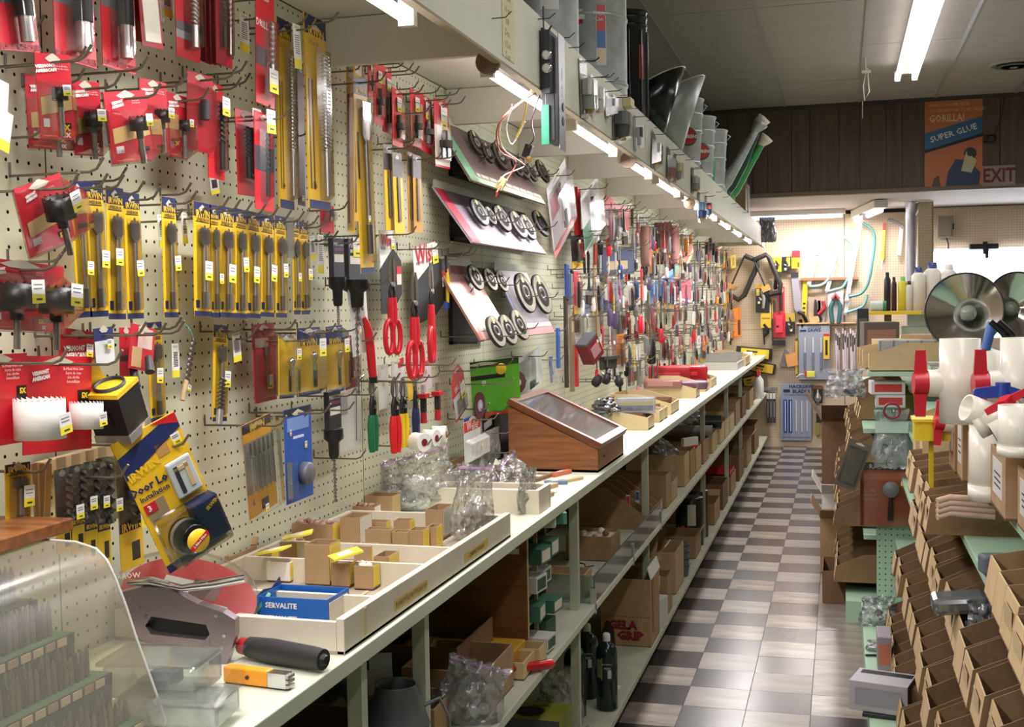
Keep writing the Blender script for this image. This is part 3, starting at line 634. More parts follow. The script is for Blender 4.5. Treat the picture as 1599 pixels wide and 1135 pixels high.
# black boxed hole saw, open top with yellow lip, leaning out
a = onX(183,640,-1.05); t = thing('boxed_hole_saw','black hole saw in a tilted black and yellow box','hole saw',M=T(*a) @ RZ(90) @ RY(-24))
s = .058; MB().box(-s / 2,s / 2,-s / 2,s / 2,-.04,.04,M_black).build('box',t)
MB().box(-s / 2 - .001,s / 2 + .001,-s / 2 - .001,s / 2 + .001,.034,.041,M_yellow).prism([(-s / 2,.04),(s / 2,.04),(s * .35,.075),(-s * .1,.07)],s / 2 - .003,s / 2,M_yellow).build('yellow_lid',t)
MB().lathe([(.024,.03),(.024,.046),(.021,.046),(.021,.03)],22,M_dark).build('hole_saw',t)
MB().box(-s / 2 - .0015,s / 2 + .0015,-s / 2 - .0015,s / 2 + .0015,-.041,-.028,M_steel).build('steel_band',t)
c = MB().box(s / 2,s / 2 + .001,-s * .4,s * .4,-.036,.03,flat((200,200,198))).build('side_label',t); MB().prism([(-.01,-.014),(.008,-.014),(.01,.008),(-.006,.012)],s / 2 + .001,s / 2 + .0015,M_black,RZ(90)).build('printed_shape',c)
M = P(146,512,176,150,570,XC); t = thing('blister_card','blue and white blister card above the boxed hole saw','hole saw',M=M[0]); sheet(t,M[1],M[2],(44,52,104),[(.35,1,(226,228,232))]); price(t,.008,-M[2] * .45,.014); hook(M[0],'steel hook holding the blue and white blister card',.05)
for i,q in enumerate([(187,512,206,188,600),(205,510,243,200,580)]):
    M = P(*q,XA + .02 * i); t = thing('red_card',['narrow red card behind the folded red card','folded red card with tan window'][i],'drill bit',M=M[0]); sheet(t,M[1],M[2],(196,38,52),[(.05,.5,(226,190,180),.3,.9),(.5,.95,(206,168,120),.1,.5)] if i else [(.5,.6,(60,50,52))])
    MB().cyl((.004,-.01,-M[2] * .7),(-.004,-.02,-M[2] * 1.05),.006,.008,10,M_dark).build('countersink',t); hook(M[0],'steel hook holding the %s red card' % ['narrow','folded'][i],.05)
M = P(229,503,252,236,660,XB); speedcard(M,'yellow spade bit card, hidden behind the folded red card',group=None)
M = P(334,508,356,332,660,XB); speedcard(M,'yellow spade bit card, beside the bare steel auger',group=None)
for i,(x0,y0,x1,y1,r) in enumerate([(302,530,285,625,.007),(347,590,342,662,.009)]):
    a = onX(x0,y0,XA); b = onX(x1,y1,XA); L = (b - a).length; t = thing('auger_bit',['bare auger bit with taped end hanging by a green string','thick steel auger bit beside the yellow spade bit card'][i],'drill bit',M=T(*a) @ RZ(90) @ RY(-math.degrees(math.atan2(b.y - a.y,a.z - b.z))))
    mb = MB(); twist(mb,(0,0,0),L * .7,r,4,M_dsteel,k=.3); mb.build('flute',t); MB().cyl((0,0,-L * .68),(0,0,-L),r * .7,r * .7,8,M_cardl if i == 0 else M_steel).build('shank',t)
    if i == 0: MB().tube([(0,0,0),(-.015,0,.012),(-.012,.02,.03),(0,.04,.03)],.001,5,flat((60,130,110))).build('string',t); price(t,0,-L * .8,.011,-.01)
hangtag(P(268,537,279,270,590,XB),'tall white tag near the green string',hk=False); hangtag(P(362,520,374,366,565,XB),'leaning pale tag beside the upper spade bit card')
# --- bottom row
M = P(8,727,47,10,830,XA); speedcard(M,'navy and yellow spade bit card, lowest at the near edge',group=None,w=1)
for i,x in enumerate((52,64,76)):
    a = onX(x,724,XA - .03 + .01 * i); t = thing('wood_shim','thin pale wooden slat leaning on the board, %s of three' % ['first','second','third'][i],'slat',M=T(*a) @ RZ(90) @ RY(-4 + 5 * i)); MB().box(-.006,.006,-.0015,.0015,-.10,0,mat('shim_wood',(202,170,122),.6)).build('slat',t)
a = onX(60,722,PEGX + .02); t = thing('wood_rail','slim unpainted wooden rail screwed across the board','rail',M=T(a.x,0,0)); b = onX(232,676,PEGX + .02)
MB().add([(-.008,a.y,a.z),(.008,a.y,a.z),(.008,b.y,b.z),(-.008,b.y,b.z),(-.008,a.y,a.z - .02),(.008,a.y,a.z - .02),(.008,b.y,b.z - .02),(-.008,b.y,b.z - .02)],[(0,1,2,3),(1,5,6,2),(0,4,5,1),(3,2,6,7),(4,7,6,5)],M_cardl).build('strip',t)
def augerpack(q,label,X,group=None):
    M = P(*q,X); w,h = M[1],M[2]; t = thing('auger_pack',label,'drill bit',M=M[0],group=group)
    c = sheet(t,w,h,(236,196,40),[(0,.60,(96,96,98)),(.60,.68,(34,42,92)),(.78,.94,(40,40,44),.5,.85)],r=.3)
    mb = MB(); twist(mb,(0,-.012,-h * .06),h * .55,w * .26,3,M_dsteel,k=.35); mb.build('auger_bit',t); text(c,'IRWIN',w * .3,M_yellow,T(0,-.0016,-h * .64),bold=.0004)
    blister(t,-w * .45,w * .45,-h * .6,-h * .0,.022); MB().box(-w * .3,w * .3,-.001,.001,-.002,.016,M_film).build('hang_tab',t); price(t,w * .1,-h * RC.uniform(.38,.55),w * .6,-.026,0,1.3); return t
for i,q in enumerate([(84,734,108,90,866),(108,728,130,112,868),(131,722,150,133,882),(150,716,170,154,886)]):
    augerpack(q,'steel auger in a yellow and clear pack, %s of four on the long lower hook' % ['first','second','third','fourth'][i],XC - .01,'auger packs')
augerpack((180,708,216,190,893),'steel auger in a yellow and clear pack, alone behind the door lock kit',XA)
hookpx(22,742,178,706,label='long steel hook carrying the four auger packs'); hookpx(170,706,224,698,label='steel hook carrying the lone auger pack')
# --- door lock installation kit, large and leaning
a = onX(268,770,-1.0); t = thing('lock_kit','large tilted yellow and navy door lock installation kit with a black hole saw','tool kit',M=T(*a) @ RZ(56) @ RY(-24) @ RX(4) @ Matrix.Scale(1.12,4)); W,Hh = .098,.205
Mk = T(0,0,Hh / 2)
c = MB(Mk).box(-W / 2,W / 2,0,.003,-Hh,0,mat('kit_yellow',(238,190,36),.3)).prism([(-W / 2,-.055),(-W / 2,-.022),(W / 2,-.0),(W / 2,-.022)],-.001,0,M_navy).prism([(W * .1,0),(W / 2,0),(W / 2,-.016)],-.0015,-.001,M_red).box(-W / 2,W / 2,-.001,0,-Hh,-Hh + .012,M_navy).build('backing_card',t)
text(c,'IRWIN',.017,M_yellow,Mk @ T(-.022,-.002,-.052) @ RY(-8),bold=.0006); text(c,'Door Lock',.0165,M_navy,Mk @ T(-.018,-.002,-.075),bold=.0006); text(c,'Installation Kit',.0105,M_navy,Mk @ T(-.014,-.002,-.089),bold=.0003)
c2 = MB(Mk).box(-.042,-.012,-.001,0,-.125,-.098,flat((150,130,100))).box(-.044,-.026,-.002,-.001,-.112,-.098,M_red).box(.004,.022,-.001,0,-.048,-.03,flat((190,140,80))).build('printed_picture',t); c2['kind'] = 'stuff'
text(c,'3',.012,M_white,Mk @ T(-.037,-.003,-.105),bold=.0004)
MB(Mk).box(.004,.043,-.009,-.001,-.115,-.06,mat('pale_jig',(186,192,192),.4)).build('strike_template',t,bev=.003); MB(Mk).box(.012,.018,-.0105,-.009,-.108,-.068,M_dark).box(.012,.034,-.0105,-.009,-.075,-.07,M_cardl).box(.028,.034,-.0105,-.009,-.104,-.068,M_cardl).build('template_slots',t)
MB(Mk).box(.008,.048,-.03,-.003,-.185,-.125,mat('navy_insert',(30,38,76),.35)).build('navy_insert',t,bev=.002); text(c,'IRWIN',.008,M_yellow,Mk @ T(.036,-.031,-.134) @ RY(-90 + 70),bold=.0003)
MB(Mk).lathe([(.0,.034),(.019,.034),(.0205,.032),(.023,.028),(.025,.0),(.0,.0)],28,mat('gloss_black',(20,20,24),.15),T(-.008,-.003,-.165) @ RX(90)).build('hole_saw',t)
MB(Mk).lathe([(.0252,.006),(.0262,.010),(.0252,.014)],24,M_steel,T(-.008,-.003,-.165) @ RX(90)).build('steel_ring',t)
c3 = MB(Mk).lathe([(.0,.0352),(.0165,.0350),(.0165,.034)],22,M_yellow,T(-.006,-.003,-.168) @ RX(90)).prism([(-.022,-.172),(.010,-.160),(.012,-.167),(-.020,-.179)],-.0392,-.0385,M_red).build('round_label',t); text(c3,'2 Blind Pilot',.005,M_white,Mk @ T(-.005,-.0398,-.169) @ RY(-20),bold=.0002)
MB(Mk).box(-.045,.047,-.036,-.004,-.195,-.12,M_film).build('blister',t,bev=.006); price(t,.036,Hh / 2 - .034,.016,-.004,0); hook(T(-1.0 + .03,a.y,a.z + .085) @ RZ(90),'long steel hook behind the door lock kit',-.02)
# ================================================================ pegboard: from the masonry bits to the wheel racks
def masonry(q,label,boxed=False,shaft=None):
    M = P(*q,XA); w,h = M[1],M[2]; t = thing('masonry_bit',label,'drill bit',M=M[0])
    c = MB().box(-w / 2,w / 2,-.012,0,-h,0,flat((38,36,44),.35)).box(-w * .42,w * .42,-.0125,-.012,-h * .62,-h * .42,M_offw).box(-w * .4,w * .4,-.0125,-.012,-h * .34,-h * .26,flat((110,40,90) if not boxed else (200,196,190))).build('sleeve',t,bev=.001)
    text(c,'MASONRY',w * .2,M_white,T(0,-.0128,-h * .16))
    if boxed: price(t,0,-h * .2,w * .6,-.014,0,1)
    s = shaft or .10
    MB().lathe([(w * .34,0),(w * .34,-.022),(w * .2,-.03),(w * .18,-.06),(w * .14,-.066)][::-1],10,M_black,T(0,-.006,-h)).build('shank',t)
    mb = MB(); twist(mb,(0,-.006,-h - .05),s,.0042,7,M_dsteel); mb.build('bit',t); hook(M[0],'steel hook holding the ' + label,.04)
masonry((512,371,529,514,432),'dark sleeved masonry bit next to the small barcode tags',False,.075)
masonry((536,372,562,538,436),'dark boxed masonry bit with white sticker under the leaning yellow pack',True,.22)
masonry((505,612,524,507,672),'lower dark sleeved masonry bit hanging over the cardboard boxes',False,.115)
# countersink blisters
for i,(q,pic) in enumerate([((435,524,458,436,624),0),((463,512,499,466,620),1),((508,509,534,512,615),2)]):
    M = P(*q,XA + .01); w,h = M[1],M[2]; t = thing('countersink_pack','%s countersink blister in the row of three below the spade bits' % ['small yellow','wide yellow and navy','navy-topped yellow'][i],'drill bit',M=M[0])
    c = sheet(t,w,h,(236,192,40),[(0,.27,(34,42,92)) if i else (0,.05,(90,90,100)),(.94,1,(34,42,92)),(.55,.9,(40,50,60),.66,.84)]); text(c,'IRWIN',w * .24,M_yellow,T(0,-.0016,-h * .24),bold=.0003)
    MB().lathe([(.0,.010),(.007,.006),(.009,0),(.006,-.006),(.004,-.012),(.0035,-.03)][::-1],16,M_chrome,T(0,-.012,-h * .42)).build('countersink',t)
    blister(t,-w * .48,w * .48,-h * .98,-h * .03,.022); price(t,w * .18,-h * .3,w * .34,-.024,0,1.3); hook(M[0],'steel hook holding the %s countersink blister' % ['small yellow','wide yellow and navy','navy-topped yellow'][i],.04)
for q,lab,col in (((393,506,428,398,630),'red and clear pack with price sticker, left of the countersink row',(178,60,66)),((535,525,552,540,608),'small red card behind the last countersink blister',(170,50,60))):
    M = P(*q,XB); w,h = M[1],M[2]; t = thing('red_clear_pack',lab.replace('left of','before'),'drill bit',M=M[0]); sheet(t,w,h,col,[(.18,.3,(216,190,180),.1,.7)]); MB().cyl((0,-.006,-h * .3),(0,-.006,-h * .8),.003,.003,8,M_dsteel).cyl((0,-.006,-h * .3),(0,-.006,-h * .42),.006,.006,10,M_dsteel).build('bit',t); blister(t,-w * .48,w * .48,-h * .97,-h * .1,.018); price(t,w * .15,-h * .75,w * .3); hook(M[0],'steel hook holding the ' + lab.split(',')[0],.05)
# saw blade blister and blue hole dust bowl card
M = P(374,660,424,388,812,XA + .03); w,h = M[1],M[2]; t = thing('spade_set','big clear clamshell with a yellow card and six spade bits','drill bit set',M=M[0])
c = sheet(t,w * .9,h * .97,(236,170,40),[(0,.10,(40,40,60)),(.2,.74,(150,146,136)),(.86,.97,(60,60,64),.45,.7)]); text(c,'IRWIN',w * .16,M_yellow,T(0,-.0016,-h * .06),bold=.0004); text(c,'6',.018,M_navy,T(-w * .3,-.0016,-h * .82),bold=.0005)
for k in range(6):
    x = (k - 2.5) * w * .14; mb = MB(); mb.prism([(x - .0035,-h * .34),(x - .0035,-h * .20),(x,-h * .185),(x + .0035,-h * .20),(x + .0035,-h * .34)],-.008,-.006,M_dsteel).cyl((x,-.007,-h * .34),(x,-.007,-h * .72),.0016,.0016,6,M_steel).build('spade_bit',t)
blister(t,-w * .5,w * .5,-h,-h * .0,.02); price(t,-w * .2,-h * .88,.014,-.022); hook(M[0],'steel hook holding the spade bit set',.04)
M = P(443,640,485,448,788,XA + .03); w,h = M[1],M[2]; t = thing('blue_blister','bright blue card with a round grey puck and clear tray','grinding pad',M=M[0])
c = sheet(t,w,h,(40,84,172),[(.0,.08,(30,36,50)),(.10,.24,(120,150,210),.1,.9),(.3,.33,(200,210,230),.3,.7)]); MB().lathe([(0,.018),(.020,.018),(.0225,.015),(.0235,0),(0,0)],28,flat((98,100,106),.4),T(w * .12,-.001,-h * .72) @ RX(90)).build('puck',t)
MB().box(-w * .48,-w * .3,-.014,-.002,-h * .95,-h * .55,M_film).build('tray',t); price(t,w * .25,-h * .42,.012,-.002,0,1.5); price(t,-w * .3,-h * .25,.008,-.002,0,2); hook(M[0],'steel hook holding the bright blue card',.05)
# pale paper pack with rod
M = P(524,612,562,528,706,XB + .01); w,h = M[1],M[2]; t = thing('paper_pack','pale instruction pack with a thin rod beside the lower masonry bit','saw blade',M=M[0]); c = sheet(t,w,h,(206,206,200),[(.03,.4,(160,160,160),.05,.45)]); MB().cyl((w * .3,-.003,-.0),(w * .22,-.003,-h * .9),.0012,.0012,6,M_dsteel).build('rod',t); MB().tube([(w * .3,0,.0),(w * .32,-.01,.02),(w * .5,-.01,.026)],.004,8,M_chrome).build('bent_end',t); price(t,w * .35,-h * .2,.008); hook(M[0],'steel hook holding the pale instruction pack',.05)
# red-handled pull saw / pruner
M = P(543,436,570,552,560,XA); t = thing('pruning_knife','heavy cutter with long red grip on a white card','cutter',M=M[0]); w,h = M[1],M[2]
c = sheet(t,w,h * .95,(226,224,220)); text(c,'Heavy-Duty\nCompact Saw',.0075,M_dark,T(0,-.0016,-.02),bold=.0002)
MB().prism([(.0,-.035),(.014,-.06),(.018,-.09),(.006,-.11),(-.012,-.085),(-.008,-.06)],-.008,-.003,M_steel).cyl((.004,-.01,-.07),(.004,-.002,-.07),.004,.004,10,M_dsteel).build('blade',t)
MB().tube([(.006,-.008,-.09),(.014,-.010,-.105),(.022,-.012,-.13),(.026,-.012,-.17),(.028,-.012,-.225),(.03,-.012,-.242)],[.006,.009,.011,.0115,.011,.010],12,flat((200,34,40),.35),flatk=.8).build('grip',t); MB().cyl((.029,-.012,-.238),(.030,-.012,-.252),.0108,.010,12,M_black).build('grip_cap',t)
text(t,'MILWAUKEE',.010,M_white,T(.034,-.022,-.20) @ RY(-88)); price(t,-.014,-.118,.012,-.008,20,1.9); hook(M[0],'steel hook holding the red grip cutter',.06)
# snips with red loop handles
def loop_snips(px,py,X,label,s=1.0,rot=0,loops=2,card=True):
    a = onX(px,py,X); t = thing('tin_snips',label,'snips',M=T(*a) @ RZ(90 + rot)); R_ = flat((204,34,46),.35)
    for k in (-1,1):
        MB().tube([(k * .008 * s,0,-.105 * s),(k * .009 * s,0,-.14 * s),(k * .008 * s,0,-.17 * s)],[.007 * s,.0085 * s,.008 * s],10,R_).build('handle',t)
        pts = [(k * (.016 + .017 * math.cos(q)) * s,0,(-.205 + .042 * math.sin(q)) * s) for q in [i * 2 * PI / 16 for i in range(16)]]
        MB().tube(pts,.0068 * s,8,R_,closed=True).build('finger_loop',t)
        MB().prism([(k * .002 * s,-.075 * s),(k * .014 * s,-.06 * s),(k * .012 * s,-.02 * s),(k * .003 * s,.0),(0,-.02 * s)][::k],-.003 - k * .002,.001 - k * .002,M_dsteel).build('blade',t)
        MB().tube([(k * .002 * s,0,-.07 * s),(k * .010 * s,0,-.09 * s),(k * .008 * s,0,-.108 * s)],.004 * s,8,M_black).build('tang',t)
    MB().cyl((0,-.008,-.072 * s),(0,.004,-.072 * s),.006 * s,.006 * s,12,M_steel).build('pivot',t); return t
def wisscard(q,label,X,d=.24):
    M = P(*q,X); w,h = M[1],M[2]; t = thing('snips_card',label,'snips card',M=M[0]); W2 = w
    c = MB().prism([(-W2 / 2,0),(W2 / 2,0),(W2 / 2,-h * .45),(-W2 / 2,-h)],0,.0015,M_white).prism([(-W2 / 2,-h * 1.02),(W2 / 2,-h * .47),(W2 * 1.1,-h * .8),(W2 * 1.1,-h * 1.7),(W2 * .3,-h * 2.2),(-W2 / 2,-h * 2.2)],.0,.0015,M_black).build('backing_card',t)
    text(c,'Wiss',w * .42,flat((205,30,44)),T(0,-.002,-h * .27),bold=.0009); MB().box(-w * .4,-w * .1,-.001,0,-h * .5,-h * .42,flat((150,150,160))).build('printed_line',c)
    MB().box(w * .7,w * 1.05,-.001,0,-h * 1.15,-h * .95,M_red).box(w * .7,w * 1.05,-.001,0,-h * 1.45,-h * 1.16,M_offw).build('printed_panel',t)
    price(t,w * .42,-h * .35,w * .3,-.003); hook(M[0],'steel hook holding the ' + label,.06)
wisscard((592,358,613,594,418),'white and black card behind the nearer snips',XB); wisscard((644,380,680,648,434),'white and black card behind the far pair of snips',XB)
loop_snips(611,400,XA,'black-bladed snips with red loop handles, nearest pair',1.0,-14)
loop_snips(646,425,XC,'snips with red loop handles hanging lowest and in front',1.1,-10); loop_snips(672,410,XA + .01,'snips with red loop handles behind the lowest hanging pair',1.1,10)
M = P(684,398,700,686,470,XB); t = thing('yellow_cutter','small yellow and blue cutter hanging past the red snips','cutter',M=M[0]); MB().tube([(0,-.01,-.04),(.004,-.01,-.08),(0,-.01,-.14)],[.004,.008,.005],8,flat((232,200,50))).build('grip',t); MB().prism([(-.006,0),(.008,-.01),(.004,-.05),(-.004,-.05)],-.012,-.006,M_dark).build('head',t); MB().box(-.014,.012,-.012,-.004,-.158,-.138,flat((50,90,170))).build('blue_foot',t); hook(M[0],'steel hook holding the small yellow and blue cutter',.04)
# aviation snips with coloured grips
def aviation(px,py,col,label,X,s=1.0,rot=0):
    a = onX(px,py,X); t = thing('aviation_snips',label,'snips',M=T(*a) @ RZ(90 + rot)); m = flat(col,.35)
    for k in (-1,1):
        MB().prism([(0,0),(k * .010 * s,-.012 * s),(k * .013 * s,-.035 * s),(k * .004 * s,-.052 * s)][::k],-.002 - k * .002,.003 - k * .002,M_steel if k > 0 else M_dsteel).build('jaw',t)
        MB().tube([(k * .003 * s,0,-.05 * s),(k * .010 * s,0,-.07 * s),(k * .009 * s,0,-.10 * s)],[.005 * s,.006 * s,.0055 * s],8,M_black).build('arm',t)
        MB().tube([(k * .010 * s,0,-.095 * s),(k * .013 * s,0,-.12 * s),(k * .012 * s,0,-.16 * s),(k * .009 * s,0,-.185 * s)],[.0075 * s,.0095 * s,.009 * s,.0075 * s],10,m).build('grip',t)
    for z in (-.055,-.075): MB().cyl((0,-.008,z * s),(0,.005,z * s),.005 * s,.005 * s,10,M_chrome).build('pivot',t)
    MB().tube([(-.01 * s,-.003,-.12 * s),(-.018 * s,-.003,-.113 * s)],.004 * s,6,m).build('guard',t); hook(T(*a) @ RZ(90),'steel hook holding the ' + label,.05)
aviation(581,587,(24,110,70),'aviation snips with dark green grips',XA,1.0)
aviation(616,588,(214,34,38),'aviation snips with bright red grips in front',XC,1.02,-8); aviation(629,590,(240,200,40),'aviation snips with yellow grips behind the red ones',XA,.98,-8); aviation(648,582,(30,40,84),'aviation snips with dark navy grips and round black jaws',XA,1.0,12)
for i,(q,lab,col) in enumerate([((590,570,606,592,640),'clear and white card behind the green-gripped snips',(206,206,200)),((611,562,630,614,620),'white card with a red corner behind the red-gripped snips',(214,214,210)),((636,575,650,638,625),'yellow card above the navy-gripped snips',(236,200,50)),((655,560,672,658,610),'clear red-topped bag card beside the magnet handles',(210,190,196))]):
    M = P(*q,XB); t = thing('snips_card',lab,'card',M=M[0]); sheet(t,M[1],M[2],col,[(.0,.25,(200,50,60),.5,1)] if i in (1,3) else []); price(t,.002,-M[2] * .4,.012,-.003)
# T-handled red scrapers and solder spools
for i,(x,y,X) in enumerate([(661,618,XA),(683,614,XA + .02)]):
    a = onX(x,y,X); t = thing('scraper','red-headed black T-handle scraper, %s of two over the white spools' % ['nearer','farther'][i],'scraper',M=T(*a) @ RZ(90)); MB().box(-.018,.018,-.012,.012,-.006,.006,M_red).build('head',t,bev=.001); MB().box(-.007,.007,-.007,.007,-.045,-.006,M_dark).build('stem',t); MB().cyl((0,0,-.045),(0,0,-.075),.0085,.0095,12,flat((178,40,50),.3)).build('grip',t); MB().box(-.012,.012,-.003,.003,.006,.03,M_film).build('clear_tag',t); hook(T(*a) @ RZ(90),'steel hook behind the %s red T-handle scraper' % ['nearer','farther'][i],-.02)
for i,(x,y,X) in enumerate([(655,690,-1.06),(672,684,-1.09),(686,678,-1.09)]):
    a = onX(x,y,X); t = thing('tape_roll','white roll with maroon emblems, %s in the bunch hanging above the plastic bags' % ['front','middle','rear'][i],'roll',M=T(*a) @ RZ(60 + 20 * i)); MB().cyl((0,.02,0),(0,-.02,0),.024,.024,24,M_white).build('roll',t)
    for k in range(5): q = PI / 2 + (k - 2) * .7; MB().lathe([(.006,0),(0,.0006)],12,flat((120,20,36)),RY(math.degrees(q)) @ T(0,0,.0242)).build('emblem',t)
    MB().cyl((0,-.0203,0),(0,-.021,0),.010,.010,14,flat((120,20,36))).build('core',t); hook(T(*a) @ RZ(90),'steel hook through the %s white roll' % ['front','middle','rear'][i],.01)
# soldering cards, sanding discs
M = P(702,575,722,712,650,XB + .01); w,h = M[1],M[2]; t = thing('solder_card','red-headed blister card with white lower pack beside the green disc box','soldering tool',M=M[0]); c = sheet(t,w,h,(206,40,48),[(.52,.95,(206,208,212))],clip=.3); text(c,'Weller',w * .26,M_white,T(0,-.0016,-h * .4),bold=.0003); price(t,w * .2,-h * .54,w * .42); MB().box(-w * .3,w * .3,-.012,-.002,-h * .9,-h * .62,M_film).build('blister',t); hook(M[0],'steel hook holding the red-headed blister card',.05)
M = P(717,655,756,719,728,XA); w,h = M[1],M[2]; t = thing('solder_card','white blister pack with a red title band under the sanding disc','soldering tool',M=M[0]); c = sheet(t,w * .65,h,(214,216,214),[(0,.08,(30,60,150)),(.10,.32,(214,50,44)),(.80,.84,(40,60,140))]); text(c,'Weller',w * .17,M_white,T(0,-.0016,-h * .21),bold=.0003); blister(t,-w * .32,w * .5,-h * .98,-h * .5,.02,m=M_bagm); price(t,w * .12,-h * .68,.014,-.022); hook(M[0],'steel hook holding the white blister pack with red title',.06)
M = P(727,568,777,735,655,XB - .01); w,h = M[1],M[2]; t = thing('disc_box','bright green card with a yellow disc print and orange foot','sanding disc pack',M=M[0]); t.matrix_world = M[0] @ RY(6) @ RZ(-52); c = sheet(t,w * .72,h,(96,176,52),[(.26,.34,(30,34,26),.0,.8),(.94,1,(220,80,40)),(0,.12,(40,70,34))]); MB().lathe([(0,.002),(.018,.0015),(.019,0)],24,flat((230,200,50)),T(w * .18,-.001,-h * .18) @ RX(90)).build('yellow_disc',t); price(t,0,-h * .4,.016)
M = P(724,610,771,726,660,XA); a = onX(748,633,-1.095); t = thing('sanding_disc','large maroon sanding disc with a pale centre label','sanding disc',M=T(*a) @ RZ(84)); mc = flat((92,44,48),.8); MB().cyl((0,0,0),(0,-.004,0),.0425,.0425,36,mc).build('disc',t); c = MB().cyl((0,-.0042,0),(0,-.005,0),.0185,.0185,24,flat((178,180,196))).build('centre_label',t); MB().cyl((0,-.0052,0),(0,-.006,0),.008,.008,14,flat((206,206,206))).build('arbor_hole',t); hook(T(*a) @ RZ(90),'steel hook through the large maroon sanding disc',.01)
for i,(x,y,r,X,rot) in enumerate([(797,595,.036,-1.09,20),(808,597,.034,-1.09,10)]):
    a = onX(x,y,X); t = thing('sanding_disc','maroon sanding disc seen nearly edge on, %s of two by the clear blister' % ['nearer','farther'][i],'sanding disc',M=T(*a) @ RZ(50 + rot)); MB().cyl((0,0,0),(0,-.003,0),r * 1.15,r * 1.15,30,mc).build('disc',t); MB().cyl((0,-.0032,0),(0,-.004,0),r * .42,r * .42,20,flat((196,190,196))).build('centre_label',t); hook(T(*a) @ RZ(90),'steel hook through the %s edge-on sanding disc' % ['nearer','farther'][i],.01)
def bagitem(t,w,h,d,cols,rnd=None,n=6,m=None,name='bag'):
    """limp clear bag with small goods in it"""
    rr = random.Random(hash(name) % 7 + int(w * 1e4) % 91); g = 9; vs = []
    for s in (-1,1):
        for j in range(g):
            for i in range(g):
                u,v = i / (g - 1),j / (g - 1); e = math.sin(PI * u) ** .5 * math.sin(PI * v) ** .5
                nz = noise.noise(Vector((u * 5 + w * 90,v * 5,s * 3))) * .35
                vs.append(((u - .5) * w * (1 - .08 * math.sin(PI * v * 2)),s * d * .5 * max(0,e + nz * e),-v * h))
    fs = []
    for s in range(2):
        for j in range(g - 1):
            for i in range(g - 1):
                a = s * g * g + j * g + i; f = (a,a + 1,a + g + 1,a + g); fs.append(f if s else f[::-1])
    b = MB(); b.add(vs,fs,m or M_bag,True); b.build(name,t)
    for k in range(n):
        b = MB(); b.cbox(0,0,0,w * .2 * rr.uniform(.6,1.3),d * .35,h * .14 * rr.uniform(.6,1.6),flat(cols[k % len(cols)])); b.build('contents',t,M=T(rr.uniform(-.26,.26) * w,0,-h * rr.uniform(.45,.85)) @ RY(rr.uniform(-50,50)))
M = P(750,676,780,751,728,XA); t = thing('clear_bag','clear bag with grey printed fittings under the sanding disc','bag',M=M[0]); bagitem(t,M[1],M[2],.02,[(190,194,198),(60,60,64)]); hook(M[0],'steel hook holding the clear bag of grey fittings',.05)
M = P(772,645,795,774,716,XB + .01); t = thing('dark_pad_pack','dark brown abrasive pad pack beside the wooden display case','abrasive pad',M=M[0]); MB().box(-M[1] / 2,M[1] / 2,-.02,0,-M[2],0,flat((60,50,44),.8)).build('pad',t); MB().prism([(-M[1] / 2,0),(M[1] / 2,.0),(M[1] * .3,.02),(-M[1] * .3,.02)],-.021,.001,flat((140,130,120))).build('band',t); hook(M[0],'steel hook holding the dark abrasive pad pack',.04)
M = P(752,640,776,754,676,XB); t = thing('blade_card','dark card with orange cap print above the clear bag','card',M=M[0]); sheet(t,M[1],M[2],(54,48,48),[(.1,.4,(200,110,70),.2,.7),(.5,.8,(220,220,214),.1,.6)]); hook(M[0],'steel hook holding the dark orange-print card',.04)
M = P(803,555,845,806,618,XB + .02); t = thing('clear_blister','clear white blister with black and green label by the blue tool','blister',M=M[0]); w,h = M[1],M[2]; c = sheet(t,w,h,(206,210,204),[(.05,.95,(224,230,224),.5,.85),(.75,.9,(110,160,60),.5,.85),(.9,.96,(40,50,30),.5,.85)]); blister(t,-w * .4,w * .1,-h * .9,-h * .1,.02); price(t,w * .2,-h * .35,.01); hook(M[0],'steel hook holding the clear white blister',.05)
M = P(841,560,870,842,618,XA); t = thing('blue_tool','blue plastic-wrapped frame tool hanging behind the wooden case','tool',M=M[0]); MB().tube([(-.01,-.01,0),(-.014,-.01,-.03),(.0,-.01,-.07),(.012,-.01,-.1)],.005,8,flat((50,80,150))).tube([(.012,-.012,0),(.0,-.012,-.03),(.02,-.012,-.07)],.004,8,flat((40,60,120))).build('frame',t); blister(t,-.02,.025,-.11,0,.03,m=M_bag); price(t,.01,-.045,.012,-.03); hook(M[0],'steel hook holding the blue frame tool',.04)
